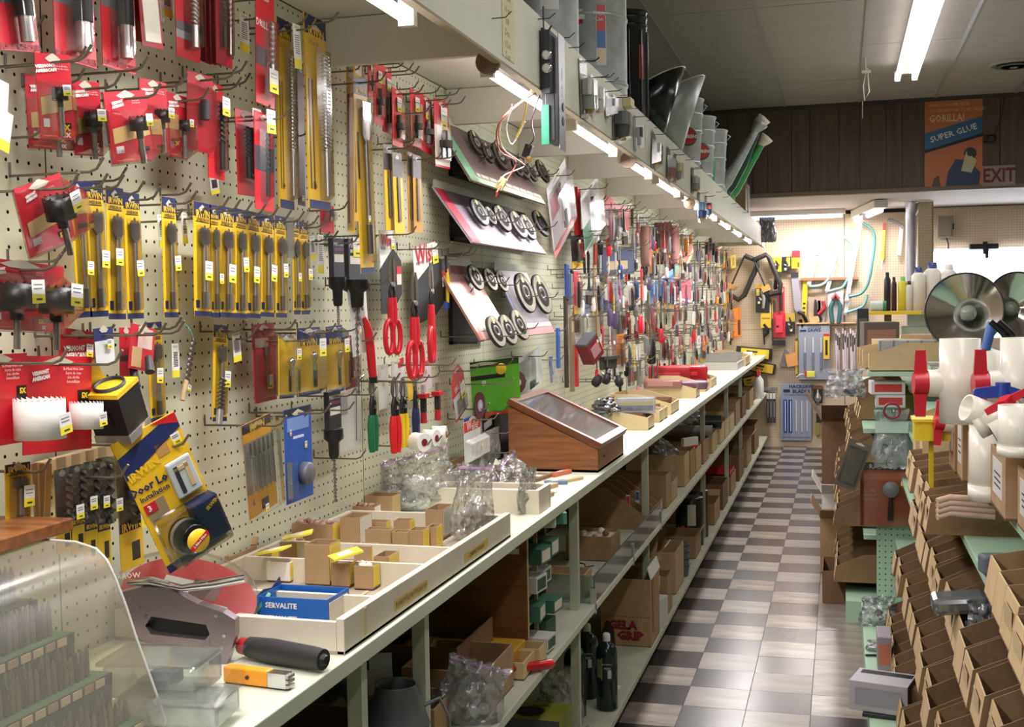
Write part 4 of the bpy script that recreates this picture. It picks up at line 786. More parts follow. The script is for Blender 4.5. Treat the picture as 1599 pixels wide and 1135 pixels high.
# ---------------------------------------------------------------- racks of grinding wheels: three sloped display boards
def rack(name,label,tl,bl,br,tr,X0,X1,colA,colB,strip,words):
    """sloped board: top edge at the wall side X0, foot out at X1; corners from where it stands along the wall"""
    A = onX(*tl,X0); B = onX(*bl,X1); Cc = onX(*br,X1); y0 = min(A.y,B.y); 
    t = thing(name,label,'display board',M=T(X0,y0,A.z)); H_ = A.z - B.z; L = Cc.y - B.y
    u = Vector((X1 - X0,0,-H_)); n = Vector((H_,0,X1 - X0)).normalized()
    def q(s,v,o=0): return Vector((u.x * v,L * s,u.z * v)) + n * o
    def patch(mb,s0,s1,v0,v1,m,o=.001): mb.add([q(s0,v0,o),q(s1,v0,o),q(s1,v1,o),q(s0,v1,o)],[(0,3,2,1)],m)
    b = MB(); b.add([q(0,0),q(1,0),q(1,1),q(0,1),q(0,0,-.006),q(1,0,-.006),q(1,1,-.006),q(0,1,-.006)],[(0,3,2,1),(4,5,6,7),(0,1,5,4),(3,7,6,2),(0,4,7,3),(1,2,6,5)],mat('rack_' + label[:14],colB,.4,0,.25,9)); b.build('board',t)
    b = MB(); patch(b,0,.10,0,1,flat(colA)); b.build('side_strip',t)
    b = MB(); patch(b,.0,1,.90,1.0,flat(strip)); patch(b,.12,1,.83,.89,M_offw,.0012); b.build('price_rail',t)
    mb = MB()
    for k in range(8): patch(mb,.16 + .1 * k,.17 + .1 * k,.835,.885,M_dark,.0016)
    stuff(mb.build('printed_ticks',t))
    MB().box(0,.004,.0,L,-H_ * .02,.02,M_mintd).build('top_rail',t)
    return t,q,n,L
def wheel(C0,n,r,th,label,colors,group):
    t = thing('grinding_wheel',label,'grinding wheel',M=T(*C0) @ n.to_track_quat('Z','Y').to_matrix().to_4x4(),group=group); body,ring,hub = colors
    MB().lathe([(r * .18,0),(r,0),(r,th),(r * .18,th)],34,flat(body,.7)).build('wheel',t)
    MB().lathe([(r * .18,th + .0006),(r * .95,th + .0006)],34,flat(ring,.4)).build('face_label',t); MB().lathe([(r * .55,th + .001),(r * .66,th + .001)],30,flat(body,.6)).build('label_ring',t)
    MB().lathe([(r * .12,th * .4),(r * .18,th + .002),(r * .34,th + .003),(r * .38,th + .001)],20,flat(hub,.35)).build('hub',t)
    MB().box(-r * .12,r * .14,r * .5,r * .92,th + .0012,th + .0018,flat((232,226,150))).build('price_sticker',t)
    return t
specs = [
 ('wheel_rack','upper sloped grinding wheel board with a green edge',(709,196),(736,281),(852,320),(850,240),-1.16,-1.04,(120,186,148),(122,96,100),(176,200,172)),
 ('wheel_rack','middle sloped grinding wheel board with a red edge',(711,300),(738,378),(853,404),(850,330),-1.16,-1.04,(206,60,84),(176,164,178),(230,150,170)),
 ('wheel_rack','lower sloped grinding wheel board with a salmon edge',(709,412),(751,531),(800,525),(800,440),-1.16,-1.02,(212,150,132),(168,116,104),(206,150,136)),
 ('wheel_rack','lower dark blue sloped board past the salmon one',(790,420),(820,524),(866,520),(850,425),-1.16,-1.05,(54,62,92),(112,100,106),(200,110,110))]
racks = [rack(*s,None) for s in specs]
def wheels(k,L,first,sub):
    t,q,n,LL = racks[k]; M0 = t.matrix_world
    for i,(px,py,r,off) in enumerate(L):
        # plane point: march X until on board plane + off
        best = None
        for X in [(-1.18 + .002 * j) for j in range(110)]:
            p = onX(px,py,X); loc = M0.inverted() @ p; d = abs((loc - q(0,0)).dot(n) - off)
            if best is None or d < best[0]: best = (d,p)
        c = [((34,32,32),(146,142,140),(60,58,60)),((40,36,34),(110,96,88),(150,146,140)),((42,38,34),(206,200,186),(90,84,80))][sub if k else (1 if i < 3 else 0)]
        dirn = Vector((n.x,-.12,n.z * .7)).normalized(); r = r * (1.22 if k < 3 else 1.35)
        wheel(best[1],dirn,r,.007 if r < .05 else .009,'%s grinding wheel from the near end on the %s board, %s' % (['first','second','third','fourth','fifth','sixth','seventh'][i],first,'large' if r > .04 else 'small'),c,'grinding wheels')
        hook(T(best[1].x,best[1].y,best[1].z) @ RZ(90),'steel hook through the %s wheel on the %s board' % (['first','second','third','fourth','fifth','sixth','seventh'][i],first),.045)
wheels(0,[(742,224,.036,.015),(760,240,.030,.02),(779,245,.042,.015),(806,262,.03,.02),(816,264,.034,.015),(829,270,.03,.02),(846,268,.040,.02)],'green-edged',0)
wheels(1,[(747,332,.040,.02),(764,338,.028,.012),(782,342,.042,.02),(807,352,.044,.02),(822,356,.042,.02),(843,350,.046,.02)],'red-edged',0)
wheels(2,[(741,434,.036,.02),(764,437,.034,.02),(782,440,.032,.02),(772,519,.042,.02),(791,516,.042,.02),(809,508,.044,.02)],'salmon-edged',2)
wheels(3,[(818,458,.056,.02),(844,460,.058,.02)],'dark blue',2)
# dark voids behind the racks are open boxes hung on the wall
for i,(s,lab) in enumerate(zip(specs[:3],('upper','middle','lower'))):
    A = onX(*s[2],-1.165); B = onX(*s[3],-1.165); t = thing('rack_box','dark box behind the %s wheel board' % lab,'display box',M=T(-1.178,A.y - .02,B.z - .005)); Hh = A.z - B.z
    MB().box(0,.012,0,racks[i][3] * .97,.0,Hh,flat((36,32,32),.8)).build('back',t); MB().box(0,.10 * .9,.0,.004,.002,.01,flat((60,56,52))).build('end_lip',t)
# bare hooks here and there
for q in [(5,216,48,197),(12,410,82,394),(60,560,145,520),(0,52,48,32),(8,105,113,87),(105,118,211,98),(15,275,140,258),(120,285,178,262),(285,120,368,104),(340,134,374,123),(250,305,280,299),(420,215,470,150),(516,113,552,48),(515,100,534,90),(594,107,620,84),(610,118,642,104),(620,140,641,123),(648,170,692,145),(680,150,707,148),(595,180,660,160),(590,225,637,221),(640,250,700,228),(500,370,570,355),(620,390,675,357),(690,400,733,375),(700,397,726,392),(415,515,475,502),(400,650,470,640),(455,640,538,625),(490,715,556,710),(600,570,700,560),(702,600,790,590),(728,706,790,700),(740,570,790,566),(705,255,750,245),(700,460,728,392)]:
    hookpx(*q)
# ================================================================ pegboard, far half: prominent goods first
def at3(px,py,X,rz=90): return T(*onX(px,py,X)) @ RZ(rz)
M = P(851,262,884,868,366,XC); w,h = M[1],M[2]; t = thing('knife_pack','large clear and red clamshell with a steel tool next to the wheel boards','tool pack',M=M[0] @ RY(8))
c = sheet(t,w,h,(214,206,210),[(0,.16,(236,232,234)),(.2,.5,(196,120,132),.1,.6),(.88,1,(200,40,46))]); MB().prism([(-.02,-.05),(.0,-.04),(.03,-h * .6),(.02,-h * .8),(.0,-h * .7)],-.016,-.006,M_steel).build('tool_body',t); MB().box(0,.03,-.02,-.008,-h * .8,-h * .55,M_dark).build('tool_grip',t); blister(t,-w * .46,w * .46,-h * .9,-h * .12,.03); hook(M[0],'steel hook holding the large clear and red clamshell',.05)
M = P(881,288,889,884,372,XA); t = thing('wrench_box','tall red and black box end marked TOOLS beside the red pipe wrench','box',M=M[0]); c = sheet(t,M[1],M[2],(196,40,50),[(.35,1,(32,30,32))],th=.02,hole=False); text(c,'TOOLS',M[1] * .55,M_yellow,T(0,-.0016,-M[2] * .46) @ RY(-90),bold=.001)
a = onX(898,292,XA); t = thing('pipe_wrench','big red pipe wrench hanging jaw down','wrench',M=T(*a) @ RZ(80)); MB().prism([(-.016,0),(.016,0),(.020,-.20),(.028,-.24),(-.022,-.24),(-.018,-.20)],-.018,.0,mat('wrench_red',(186,34,40),.35)).build('handle',t,bev=.003); MB().prism([(-.03,-.235),(.035,-.235),(.062,-.275),(.055,-.30),(.0,-.305),(-.03,-.29)],-.022,.002,mat('wrench_red',(186,34,40))).build('jaw',t,bev=.003); MB().box(.02,.045,-.016,-.004,-.24,-.18,M_dsteel).build('hook_jaw',t); MB().cyl((.03,-.01,-.20),(.03,-.01,-.225),.013,.013,12,M_steel).build('adjusting_nut',t); hook(T(*a) @ RZ(90),'steel hook holding the big red pipe wrench',.05)
M = P(905,284,934,914,370,XC); w,h = M[1],M[2]; t = thing('scissor_pack','white and green pack with maroon handled tool hanging under the cross board','tool pack',M=M[0] @ RY(4)); c = sheet(t,w,h,(214,212,214),[(.55,.94,(44,130,92),.0,.72),(.0,.1,(236,240,236),.5,1),(.12,.5,(150,150,160),.55,.9)]); MB().tube([(-.012,-.012,-h * .18),(-.012,-.014,-h * .42)],.008,10,flat((110,24,50),.3)).build('grip',t); MB().cyl((.0,-.012,-h * .48),(.0,-.004,-h * .48),.014,.014,18,M_chrome).build('pivot',t); blister(t,-w * .46,w * .4,-h * .95,-h * .08,.03); hook(M[0],'steel hook holding the white and green pack',.06)
for q,lab,base,bands in [((955,311,973,954,357),'red and grey card with black picture panel in the far bay',(200,40,50),[(.45,.8,(50,40,44),.05,.75),(.8,1,(190,186,184))]),((975,316,983,976,352),'plain tan card beside the red and grey card',(180,150,126),[]),
    ((950,382,976,951,428),'dark navy card with tan emblem in the middle far row',(52,60,86),[(.0,.1,(30,26,28)),(.5,.8,(180,150,110),.2,.8)]),((1026,431,1041,1028,469),'bright blue card of fine files in the far rows',(52,112,170),[(0,.2,(90,150,210)),(.28,.9,(36,84,140),.15,.85)]),
    ((1048,431,1066,1048,470),'red and white card with round disc in the far rows',(206,50,70),[(.85,.95,(236,220,220))]),((972,468,986,974,484),'small red and yellow pack below the far tool row',(214,40,44),[(.5,1,(150,120,60))]),
    ((916,448,930,920,478),'blue-grey clear pack behind the slanted paint brush',(150,156,176),[(.3,.9,(70,80,110),.3,.7)]),((946,448,962,948,482),'navy and clear blade pack near the slanted paint brush',(110,116,150),[(.3,.9,(46,56,84),.1,.6)]),
    ((1048,410,1058,1050,426),'small green and white box on the far middle row',(150,206,170),[]),((1060,411,1073,1062,426),'small red and cream box on the far middle row',(222,90,70),[(.5,1,(230,200,150))])]:
    M = P(*q,XA); t = thing('hanging_card',lab,'card',M=M[0] @ RZ(-12)); c = sheet(t,M[1],M[2],base,bands)
    if 'round disc' in lab: MB().lathe([(.010,0),(.024,0),(.024,.004),(.010,.004)],22,flat((176,160,130)),T(0,-.002,-M[2] * .55) @ RX(90)).build('disc',t)
    if 'emblem' in lab: MB().lathe([(0,.003),(.02,.001)],7,flat((190,158,110)),T(0,-.002,-M[2] * .62) @ RX(90)).build('emblem',t)
    hook(M[0],'steel hook holding the ' + lab,.05)
# blue bar clamp
a = onX(884,416,XA); t = thing('bar_clamp','blue and grey bar clamp hanging below the red pipe wrench','clamp',M=T(*a) @ RZ(80)); MB().box(-.022,.0,-.012,0,-.14,.01,flat((44,70,140))).build('blue_jaw',t,bev=.002); MB().box(.004,.026,-.02,0,-.13,-.03,flat((120,122,130))).box(-.0,.05,-.02,0,-.16,-.125,flat((110,110,118))).build('slide',t); MB().box(.006,.014,-.01,-.002,-.34,-.1,M_steel).build('bar',t); MB().tube([(.03,-.01,-.02),(.06,-.01,-.03),(.065,-.01,-.05),(.04,-.01,-.06)],.008,8,M_dark).build('trigger',t); hook(T(*a) @ RZ(90),'steel hook holding the blue bar clamp',.03)
for i,(x,y0,y1,wd,col,lab) in enumerate([(881,462,606,.022,(58,46,40),'long dark brown bar hanging low beside the blue clamp'),(890,495,612,.030,(128,110,88),'long tan square stick hanging in front of the dark brown bar'),(898,445,500,.016,(150,146,148),'long grey steel rule beside the orange handled tool'),(898,538,604,.022,(206,50,48),'red and white printed level card hanging low'),(869,512,575,.02,(60,96,168),'long blue handle below the dark blue board'),(1000,420,470,.012,(216,60,70),'red and white tube pack in the far rows')]):
    a = onX(x,y0,XA + .01 * (i % 3)); b = onX(x,y1,XA + .01 * (i % 3)); L = a.z - b.z; t = thing('long_tool',lab,'tool',M=T(*a) @ RZ(80)); MB().box(-wd / 2,wd / 2,-.012,0,-L,0,flat(col)).build('bar',t,bev=.002); MB().box(-wd * .4,wd * .4,-.013,-.012,-L * .2,-L * .06,flat(tuple(min(255,int(v * 1.4)) for v in col))).build('end_label',t); MB().cyl((0,-.014,-.012),(0,-.011,-.012),.003,.003,8,M_black).build('hanging_hole',t); hook(T(*a) @ RZ(90),'steel hook holding the ' + lab,.02)
def brush(M,label,hl,bw,hc,bc,cat='paint brush'):
    t = thing('paint_brush',label,cat,M=M); MB().tube([(0,0,0),(0,0,-hl * .5),(0,0,-hl)],[.006,.009,bw * .3],10,flat(hc),flatk=.6).build('handle',t); MB().box(-bw / 2,bw / 2,-.009,.009,-hl - .03,-hl,M_steel).build('ferrule',t); MB().box(-bw * .48,bw * .48,-.008,.008,-hl - .085,-hl - .03,flat(bc,.8)).build('bristles',t); return t
a = onX(930,458,XC); b = onX(952,528,XC); brush(T(*a) @ RZ(90) @ RY(-16),'wide brush with slanting tan handle and yellow bristle guard',.20,.058,(170,144,110),(222,166,50)); hook(T(*a) @ RZ(90),'steel hook holding the slanting wide brush',.02)
# tilted stapler box, brush blocks
a = onX(921,545,-1.02); t = thing('tilted_box','tilted dark grey box with maroon side hanging out over the counter','box',M=T(*a) @ RZ(66) @ RY(-34)); MB().box(-.045,.045,-.03,.03,.045,.055,mat('box_grey',(84,84,92),.45)).build('lid',t); MB().box(-.044,.044,-.029,.029,-.05,.045,flat((112,30,44))).build('body',t); MB().box(-.03,.03,-.0305,-.029,-.03,.02,flat((170,120,120))).build('side_label',t); price(t,.03,.02,.014,-.032)
a = onX(950,566,-1.05); t = thing('brush_block','row of black wire brushes fixed to a block over the sloped bins','brush',M=T(*a) @ RZ(80)); MB().box(-.10,.10,-.02,.02,.015,.03,M_dark).build('block',t)
for k in range(7): MB().lathe([(.010,-.03),(.013,.015)],10,mat('wire_bristle',(70,66,60),.6),T(-.085 + .028 * k,0,0)).build('brush_cup',t)
for k,(x,y,rx) in enumerate(((948,588,20),(966,592,-10),(934,592,35))):
    a = onX(x,y,-1.02); t = thing('drill_chuck','black knobbly chuck, %s of the three under the wire brushes' % ['middle','far','near'][k],'chuck',M=T(*a) @ RZ(90) @ RX(rx)); MB().lathe([(.012,-.035),(.020,-.025),(.021,0),(.014,.006),(.013,.02)],14,M_dark).build('sleeve',t); MB().cyl((0,0,.02),(0,0,.035),.009,.007,10,M_steel).build('nose',t); hook(T(*a) @ RZ(90),'steel hook holding the %s black chuck' % ['middle','far','near'][k],0)
# sanding belts: tall loops
def belt(px,py,hpx,X,label,col=(178,128,124),wd=.05):
    a = onX(px,py,X); b = onX(px,py + hpx,X); L = a.z - b.z; t = thing('sanding_belt',label,'sanding belt',M=T(*a) @ RZ(86)); n = 26; pts = [(math.sin(q) * L * .16,-.0,-L / 2 + math.cos(q) * L / 2) for q in [i * 2 * PI / n for i in range(n)]]
    vs = [(x,-wd / 2,z) for x,_,z in pts] + [(x,wd / 2,z) for x,_,z in pts] + [(x * .93,-wd / 2,(z + L / 2) * .985 - L / 2) for x,_,z in pts] + [(x * .93,wd / 2,(z + L / 2) * .985 - L / 2) for x,_,z in pts]; fs = []
    for i in range(n): j = (i + 1) % n; fs += [(i,j,j + n,i + n),(i + 2 * n,i + 3 * n,j + 3 * n,j + 2 * n),(i,i + 2 * n,j + 2 * n,j),(i + n,j + n,j + 3 * n,i + 3 * n)]
    MB().add(vs,fs,flat(col,.8),True).build('belt',t); MB().box(-.01,.01,-wd / 2 - .001,wd / 2 + .001,-.004,.003,M_offw).build('paper_band',t); hook(T(*a) @ RZ(90),'steel hook holding the ' + label,.05)
for i,(x,y,hp,X) in enumerate([(1008,352,64,XC),(1029,347,66,XA),(1036,346,66,XA),(1042,346,66,XA),(1053,352,60,XC)]):
    belt(x,y,hp,X,'%s sanding belt loop hanging in the far bay' % ['nearest brown','second','third','fourth','last pink'][i],[(140,104,92),(110,70,66),(120,74,70),(130,80,74),(186,132,130)][i])
a = onX(1071,372,XC); t = thing('chisel','amber gripped chisel in a clear sleeve in the far bay','chisel',M=T(*a) @ RZ(90)); MB().lathe([(.010,-.10),(.016,-.09),(.015,-.02),(.012,0)],12,flat((236,150,30),.25)).build('grip',t); MB().box(-.008,.008,-.003,.003,0,.07,M_steel).build('blade',t); blister(t,-.02,.02,-.11,.08,.03,y=.012)
a = onX(999,484,XC); t = thing('screwdriver','bright red gripped screwdriver standing out against the cream posts','screwdriver',M=T(*a) @ RZ(90)); MB().lathe([(.014,-.13),(.017,-.12),(.016,-.04),(.008,-.03)],12,flat((206,30,44),.3)).build('grip',t); MB().cyl((0,0,-.03),(0,0,.02),.005,.004,8,M_chrome).build('shaft',t); hook(T(*a) @ RZ(90),'steel hook holding the bright red screwdriver',.01)
a = onX(1017,528,XC); t = thing('grip_tool','thick black rubber grip hanging low in the far bay','tool',M=T(*a) @ RZ(90)); MB().lathe([(.018,-.15),(.026,-.14),(.024,-.03),(.014,0)],12,M_black).build('grip',t); MB().cyl((0,0,0),(0,0,.05),.006,.005,8,M_dsteel).build('shaft',t); hook(T(*a) @ RZ(90),'steel hook holding the thick black rubber grip',.01)
# ---------------------------------------------------------------- rows of smaller tools
ORD = ['first','second','third','fourth','fifth','sixth','seventh','eighth','ninth','tenth','eleventh','twelfth','thirteenth','fourteenth','fifteenth','sixteenth','seventeenth','eighteenth','nineteenth','twentieth'] + ['number %s along' % w_ for w_ in ('twenty-one','twenty-two','twenty-three','twenty-four','twenty-five','twenty-six','twenty-seven','twenty-eight','twenty-nine','thirty')]
COLS = [('red',(204,40,54)),('dark red',(140,34,46)),('black',(34,32,36)),('grey',(130,128,132)),('brown',(120,88,64)),('purple',(100,84,124)),('blue',(48,72,140)),('orange',(220,130,50)),('white',(222,216,214)),('tan',(176,148,116)),('yellow',(228,190,50)),('pink',(206,120,130)),('green',(60,120,84))]
CW = [14,8,16,14,9,8,6,4,13,8,3,5,3]
def tool_sd(t,L,m,r): MB().lathe([(.009,-L),(.013,-L * .96),(.012,-L * .62),(.006,-L * .56)],10,m).build('grip',t); MB().cyl((0,0,-L * .57),(0,0,0),.003,.003,6,M_steel).build('shaft',t)
def tool_pl(t,L,m,r):
    for k in (-1,1): MB().tube([(k * .004,0,-L * .42),(k * .016,0,-L * .6),(k * .012,0,-L)],[.005,.007,.006],8,m).build('handle',t)
    MB().prism([(-.012,-L * .42),(.012,-L * .42),(.014,-L * .3),(.004,0),(-.004,0),(-.014,-L * .3)],-.006,.004,M_dsteel).build('jaws',t)
def tool_card(t,L,m,r):
    wd = r.uniform(.05,.08); c = MB().box(-wd / 2,wd / 2,0,.0015,-L,0,m).box(-wd / 2,wd / 2,-.0005,0,-L,-L * .8,flat(r.choice([(230,226,220),(40,40,50),(220,180,50)]))).build('backing_card',t)
    MB().tube([(0,-.01,-L * .25),(.004,-.012,-L * .55),(0,-.01,-L * .85)],[.004,.009,.006],8,r.choice([M_dark,M_steel,M_dsteel,flat((200,60,50))])).build('tool',t); price(t,wd * .2,-L * .2,.016,-.01); blister(t,-wd * .4,wd * .4,-L * .9,-L * .15,.022)
def tool_chisel(t,L,m,r): MB().lathe([(.010,0),(.015,-.01),(.014,-L * .4),(.008,-L * .45)][::-1],10,m).build('grip',t); MB().prism([(-.009,-L * .45),(.009,-L * .45),(.011,-L),(-.011,-L + .008)],-.002,.002,M_steel).build('blade',t)
def tool_brush(t,L,m,r): MB().tube([(0,0,0),(0,0,-L * .5),(0,0,-L * .65)],[.005,.009,.016],8,m,flatk=.5).build('handle',t); MB().box(-.022,.022,-.006,.006,-L * .76,-L * .64,M_steel).build('ferrule',t); MB().box(-.021,.021,-.006,.006,-L,-L * .76,flat((70,56,46),.9)).build('bristles',t)
def tool_wrench(t,L,m,r): MB().prism([(-.008,-.03),(-.018,-.012),(-.014,0),(-.005,-.012),(.005,-.012),(.014,0),(.018,-.012),(.008,-.03),(.007,-L * .85),(.014,-L * .92),(.010,-L),(-.010,-L),(-.014,-L * .92),(-.007,-L * .85)],-.003,.003,M_steel).build('body',t); MB().tube([(0,0,-L * .45),(0,0,-L * .85)],.009,8,m,flatk=.6).build('sleeve',t)
def tool_file(t,L,m,r): MB().box(-.011,.011,-.003,.003,-L * .62,0,M_dsteel).build('blade',t); MB().lathe([(.009,-L),(.012,-L * .9),(.007,-L * .62)],10,m).build('grip',t)
KINDS_ = [('screwdriver',tool_sd,'gripped screwdriver','screwdriver',5),('pliers',tool_pl,'handled pliers','pliers',4),('carded_tool',tool_card,'carded tool','tool pack',9),('chisel',tool_chisel,'gripped chisel','chisel',3),('paint_brush',tool_brush,'handled brush','brush',2),('wrench',tool_wrench,'sleeved wrench','wrench',3),('file',tool_file,'gripped file','file',3)]
R5 = random.Random(21); cnt = {}
for ri,(z,rn,y0,X) in enumerate([(1.975,'top',5.3,-1.09),(1.80,'second',4.95,-1.08),(1.63,'third',4.85,-1.07),(1.47,'fourth',4.9,-1.085),(1.31,'fifth',5.3,-1.07),(1.17,'lowest',5.9,-1.09)]):
    y = y0
    while y < 12.1:
        k = R5.choices(KINDS_,[q[4] for q in KINDS_])[0]; cn,cc = R5.choices(COLS,CW)[0]; key = (ri,k[0],cn); cnt[key] = cnt.get(key,0) + 1
        L = R5.uniform(.13,.22) if k[0] != 'carded_tool' else R5.uniform(.13,.19)
        if ri == 5: L = min(L,.17)
        lab = '%s %s %s, %s of its colour along the %s far hook row' % (cn,k[2].split()[0],k[2].split()[-1],ORD[cnt[key] - 1],rn)
        zz = z + R5.uniform(-.03,.03); xx = X + R5.uniform(-.02,.03)
        t = thing(k[0],lab,k[3],M=T(xx,y,zz) @ RZ(90 + R5.uniform(-30,18)) @ RY(R5.uniform(-5,5)),group='far %s row of tools' % rn); k[1](t,L,flat(cc,.35),R5)
        if 1: hook(T(xx,y,zz) @ RZ(90),'steel hook for the %s %s, %s along the %s far row' % (cn,k[2].split()[-1],ORD[cnt[key] - 1],rn),R5.uniform(.03,.07))
        y += R5.uniform(.07,.125) * (1 + (y - 4.8) * .17)
# dark bundle of trowels and a long yellow level by the corner
for i,(x,y,L) in enumerate([(1109,372,.34),(1114,380,.3),(1104,378,.28),(1119,392,.36)]):
    a = onX(x,y,-1.05); t = thing('keyhole_saw','dark long-bladed tool, %s of four hanging by the far corner' % ORD[i],'saw',M=T(*a) @ RZ(70 + 10 * i)); MB().tube([(0,0,0),(.01,0,-.05),(0,0,-.1)],.014,8,M_dark).build('grip',t); MB().prism([(-.02,-.1),(.02,-.1),(.012,-L),(-.004,-L)],-.001,.001,M_dsteel).build('blade',t)
t = thing('yellow_level','long yellow level standing in the far corner of the pegboard','level',(-1.165,12.30,1.42)); MB().box(0,.03,0,.05,0,.58,mat('level_yellow',(236,180,40),.4)).build('body',t,bev=.003)
for z in (.1,.28,.48): MB().box(.004,.026,-.002,0,z,z + .05,flat((190,220,120))).build('vial',t)
o = FARH.build('far_peg_hooks'); tag(o,'tangle of thin steel hooks sticking out of the far half of the pegboard','hooks'); stuff(o)
# ================================================================ goods on the back pegboard
BY = 12.395
def bk(px,py,Y=BY,a=0): return T(*onY(px,py,Y)) @ RY(a)
def sz(dpx): return dpx * 12.05 / FPX
# C clamps with frames
for i,(x,y,ang,s,lab) in enumerate([(1172,403,24,1.0,'large black frame clamp, nearer the counter, hanging at a slant'),(1186,402,-22,.92,'second black frame clamp crossing behind the first')]):
    t = thing('frame_clamp',lab,'clamp',M=bk(x,y,BY - .03 - .03 * i,ang)); w,h = .19 * s,.44 * s
    MB().tube([(-w * .35,0,0),(w * .4,0,0),(w * .5,0,-.05),(w * .5,0,-h * .85),(w * .3,0,-h),(-w * .3,0,-h * .96)],.026,8,flat((52,50,50))).build('frame',t); MB().cyl((-w * .35,0,.0),(-w * .35,0,-h * .78),.009,.009,8,M_dark).build('screw',t); MB().box(-w * .6,-w * .1,-.02,.02,-h * .86,-h * .72,flat((210,160,90))).build('pad_label',t); MB().cyl((-w * .4,0,-h * .95),(-w * .4,0,-h * 1.15),.02,.014,10,M_black).build('handle',t)
def backcard(x0,y0,x1,y1,lab,col,bands=(),cat='tool pack',name='tool_card',d=.03,ang=0,prod=None,tag_=None):
    a = onY((x0 + x1) / 2,y0,BY - d); w = sz(x1 - x0); h = sz(y1 - y0); t = thing(name,lab,cat,M=T(*a) @ RY(ang)); c = sheet(t,w,h,col,list(bands),hole=False,th=min(d * .6,.02))
    if prod: prod(t,w,h)
    if tag_: price(t,tag_[0] * w,-tag_[1] * h,.025,-.03)
    return t,c,w,h
def pgrip(c1,c2=None):
    def f(t,w,h): MB().tube([(-w * .1,-.02,-h * .2),(w * .12,-.025,-h * .5),(w * .05,-.02,-h * .85)],[w * .08,w * .14,w * .10],8,flat(c1)).build('tool',t); MB().prism([(-w * .25,-h * .45),(w * .2,-h * .55),(w * .25,-h * .62),(-w * .2,-h * .55)],-.03,-.015,flat(c2 or (190,190,186))).build('tool_head',t)
    return f
backcard(1141,398,1149,419,'small pale yellow card high beside the black clamps',(232,216,120),[(.2,.8,(190,170,90),.3,.7)])
backcard(1206,402,1220,424,'yellow and black pack under the glare, next to a wider black pack',(236,212,40),[(.5,.62,(60,56,30),.2,.8)],prod=pgrip((40,40,40)))
backcard(1221,401,1235,425,'black clamshell with yellow insert, between two yellow packs',(34,32,34),[(.05,.6,(210,196,60),.5,.9)],prod=pgrip((60,60,60)),tag_=(-.1,.8))
backcard(1236,400,1249,419,'olive yellow card with red top high on the back board',(176,160,40),[(0,.12,(190,50,40)),(.5,.9,(80,70,30),.7,.9)])
backcard(1237,391,1249,401,'small bright red case on top of the olive card',(214,50,60),name='red_case')
backcard(1180,444,1201,488,'black card with grey staple tool and yellow header',(30,28,30),[(0,.14,(222,170,40)),(.16,.4,(220,196,90),.05,.3)],prod=pgrip((150,150,140),(170,168,160)),tag_=(-.25,.65))
backcard(1214,448,1225,487,'narrow red card with dark tool in the middle of the back board',(186,50,58),[(.05,.2,(226,150,130),.15,.85)],prod=lambda t,w,h: MB().cyl((0,-.02,-h * .25),(0,-.02,-h * .95),w * .2,w * .2,8,M_dark).build('tool',t))
backcard(1208,488,1226,527,'wide bright red pack under the narrow red card',(204,36,60),[(.4,.5,(160,20,50),.1,.9)],tag_=(-.15,.55),prod=lambda t,w,h: MB().box(-w * .3,w * .3,-.03,-.01,-h * .8,-h * .1,flat((214,60,80))).build('shell',t))
backcard(1227,489,1241,522,'black and gold pack beside the bright red pack',(34,32,32),[(0,.4,(190,160,60)),(.6,.8,(90,90,90),.3,.8)],prod=pgrip((40,40,40)),tag_=(.1,.8))
backcard(1188,489,1204,512,'plain yellow card above the black keyhole saw',(222,186,50),[(.3,.4,(170,120,30),.1,.9)])
backcard(1144,480,1157,528,'orange sleeved tool low on the back board near the counter',(226,136,60),[(.4,.9,(90,60,44),.62,.9)],prod=lambda t,w,h: MB().box(-w * .45,w * .1,-.03,-.01,-h * .97,-h * .05,flat((232,140,60))).build('sleeve',t,bev=.01))
backcard(1205,497,1208,532,'thin dark rod card beside the wide red pack',(60,50,46),name='rod_card')
backcard(1206,531,1226,539,'short black bracket under the bright red pack',(34,30,34),name='bracket',prod=lambda t,w,h: MB().box(-w / 2,w / 2,-.05,-.012,-h,-h * .6,M_black).build('lip',t))
t = thing('keyhole_saw','black keyhole saw handle hanging under the plain yellow card','saw',M=bk(1193,506)); MB().tube([(0,-.02,0),(.03,-.02,-.04),(.035,-.02,-.09),(0,-.02,-.12)],.018,8,M_black).build('grip',t); MB().prism([(-.02,0),(.01,0),(.012,-.21),(-.004,-.21)],-.02,-.012,M_dark).build('blade',t)
t = thing('awl','small black and yellow awl beside the black clamshell','awl',M=bk(1211,434)); MB().lathe([(.012,-.12),(.022,-.1),(.016,-.03),(.010,0)],10,M_black,T(0,-.02,0)).build('grip',t); MB().cyl((0,-.02,0),(0,-.02,.03),.012,.01,8,M_yellow).build('cap',t)
for i,(x,y,L,col) in enumerate([(1206,460,.28,(196,160,40)),(1209,468,.22,(60,54,50)),(1203,470,.2,(214,206,180))]):
    t = thing('long_file',['gold','dark','pale'][i] + ' slim file hanging between the staple card and red card','file',M=bk(x,y)); MB().box(-.006,.006,-.02,-.01,-L,0,flat(col)).build('blade',t); MB().cyl((0,-.015,-L),(0,-.015,-L - .05),.010,.008,8,M_dark).build('tang',t)
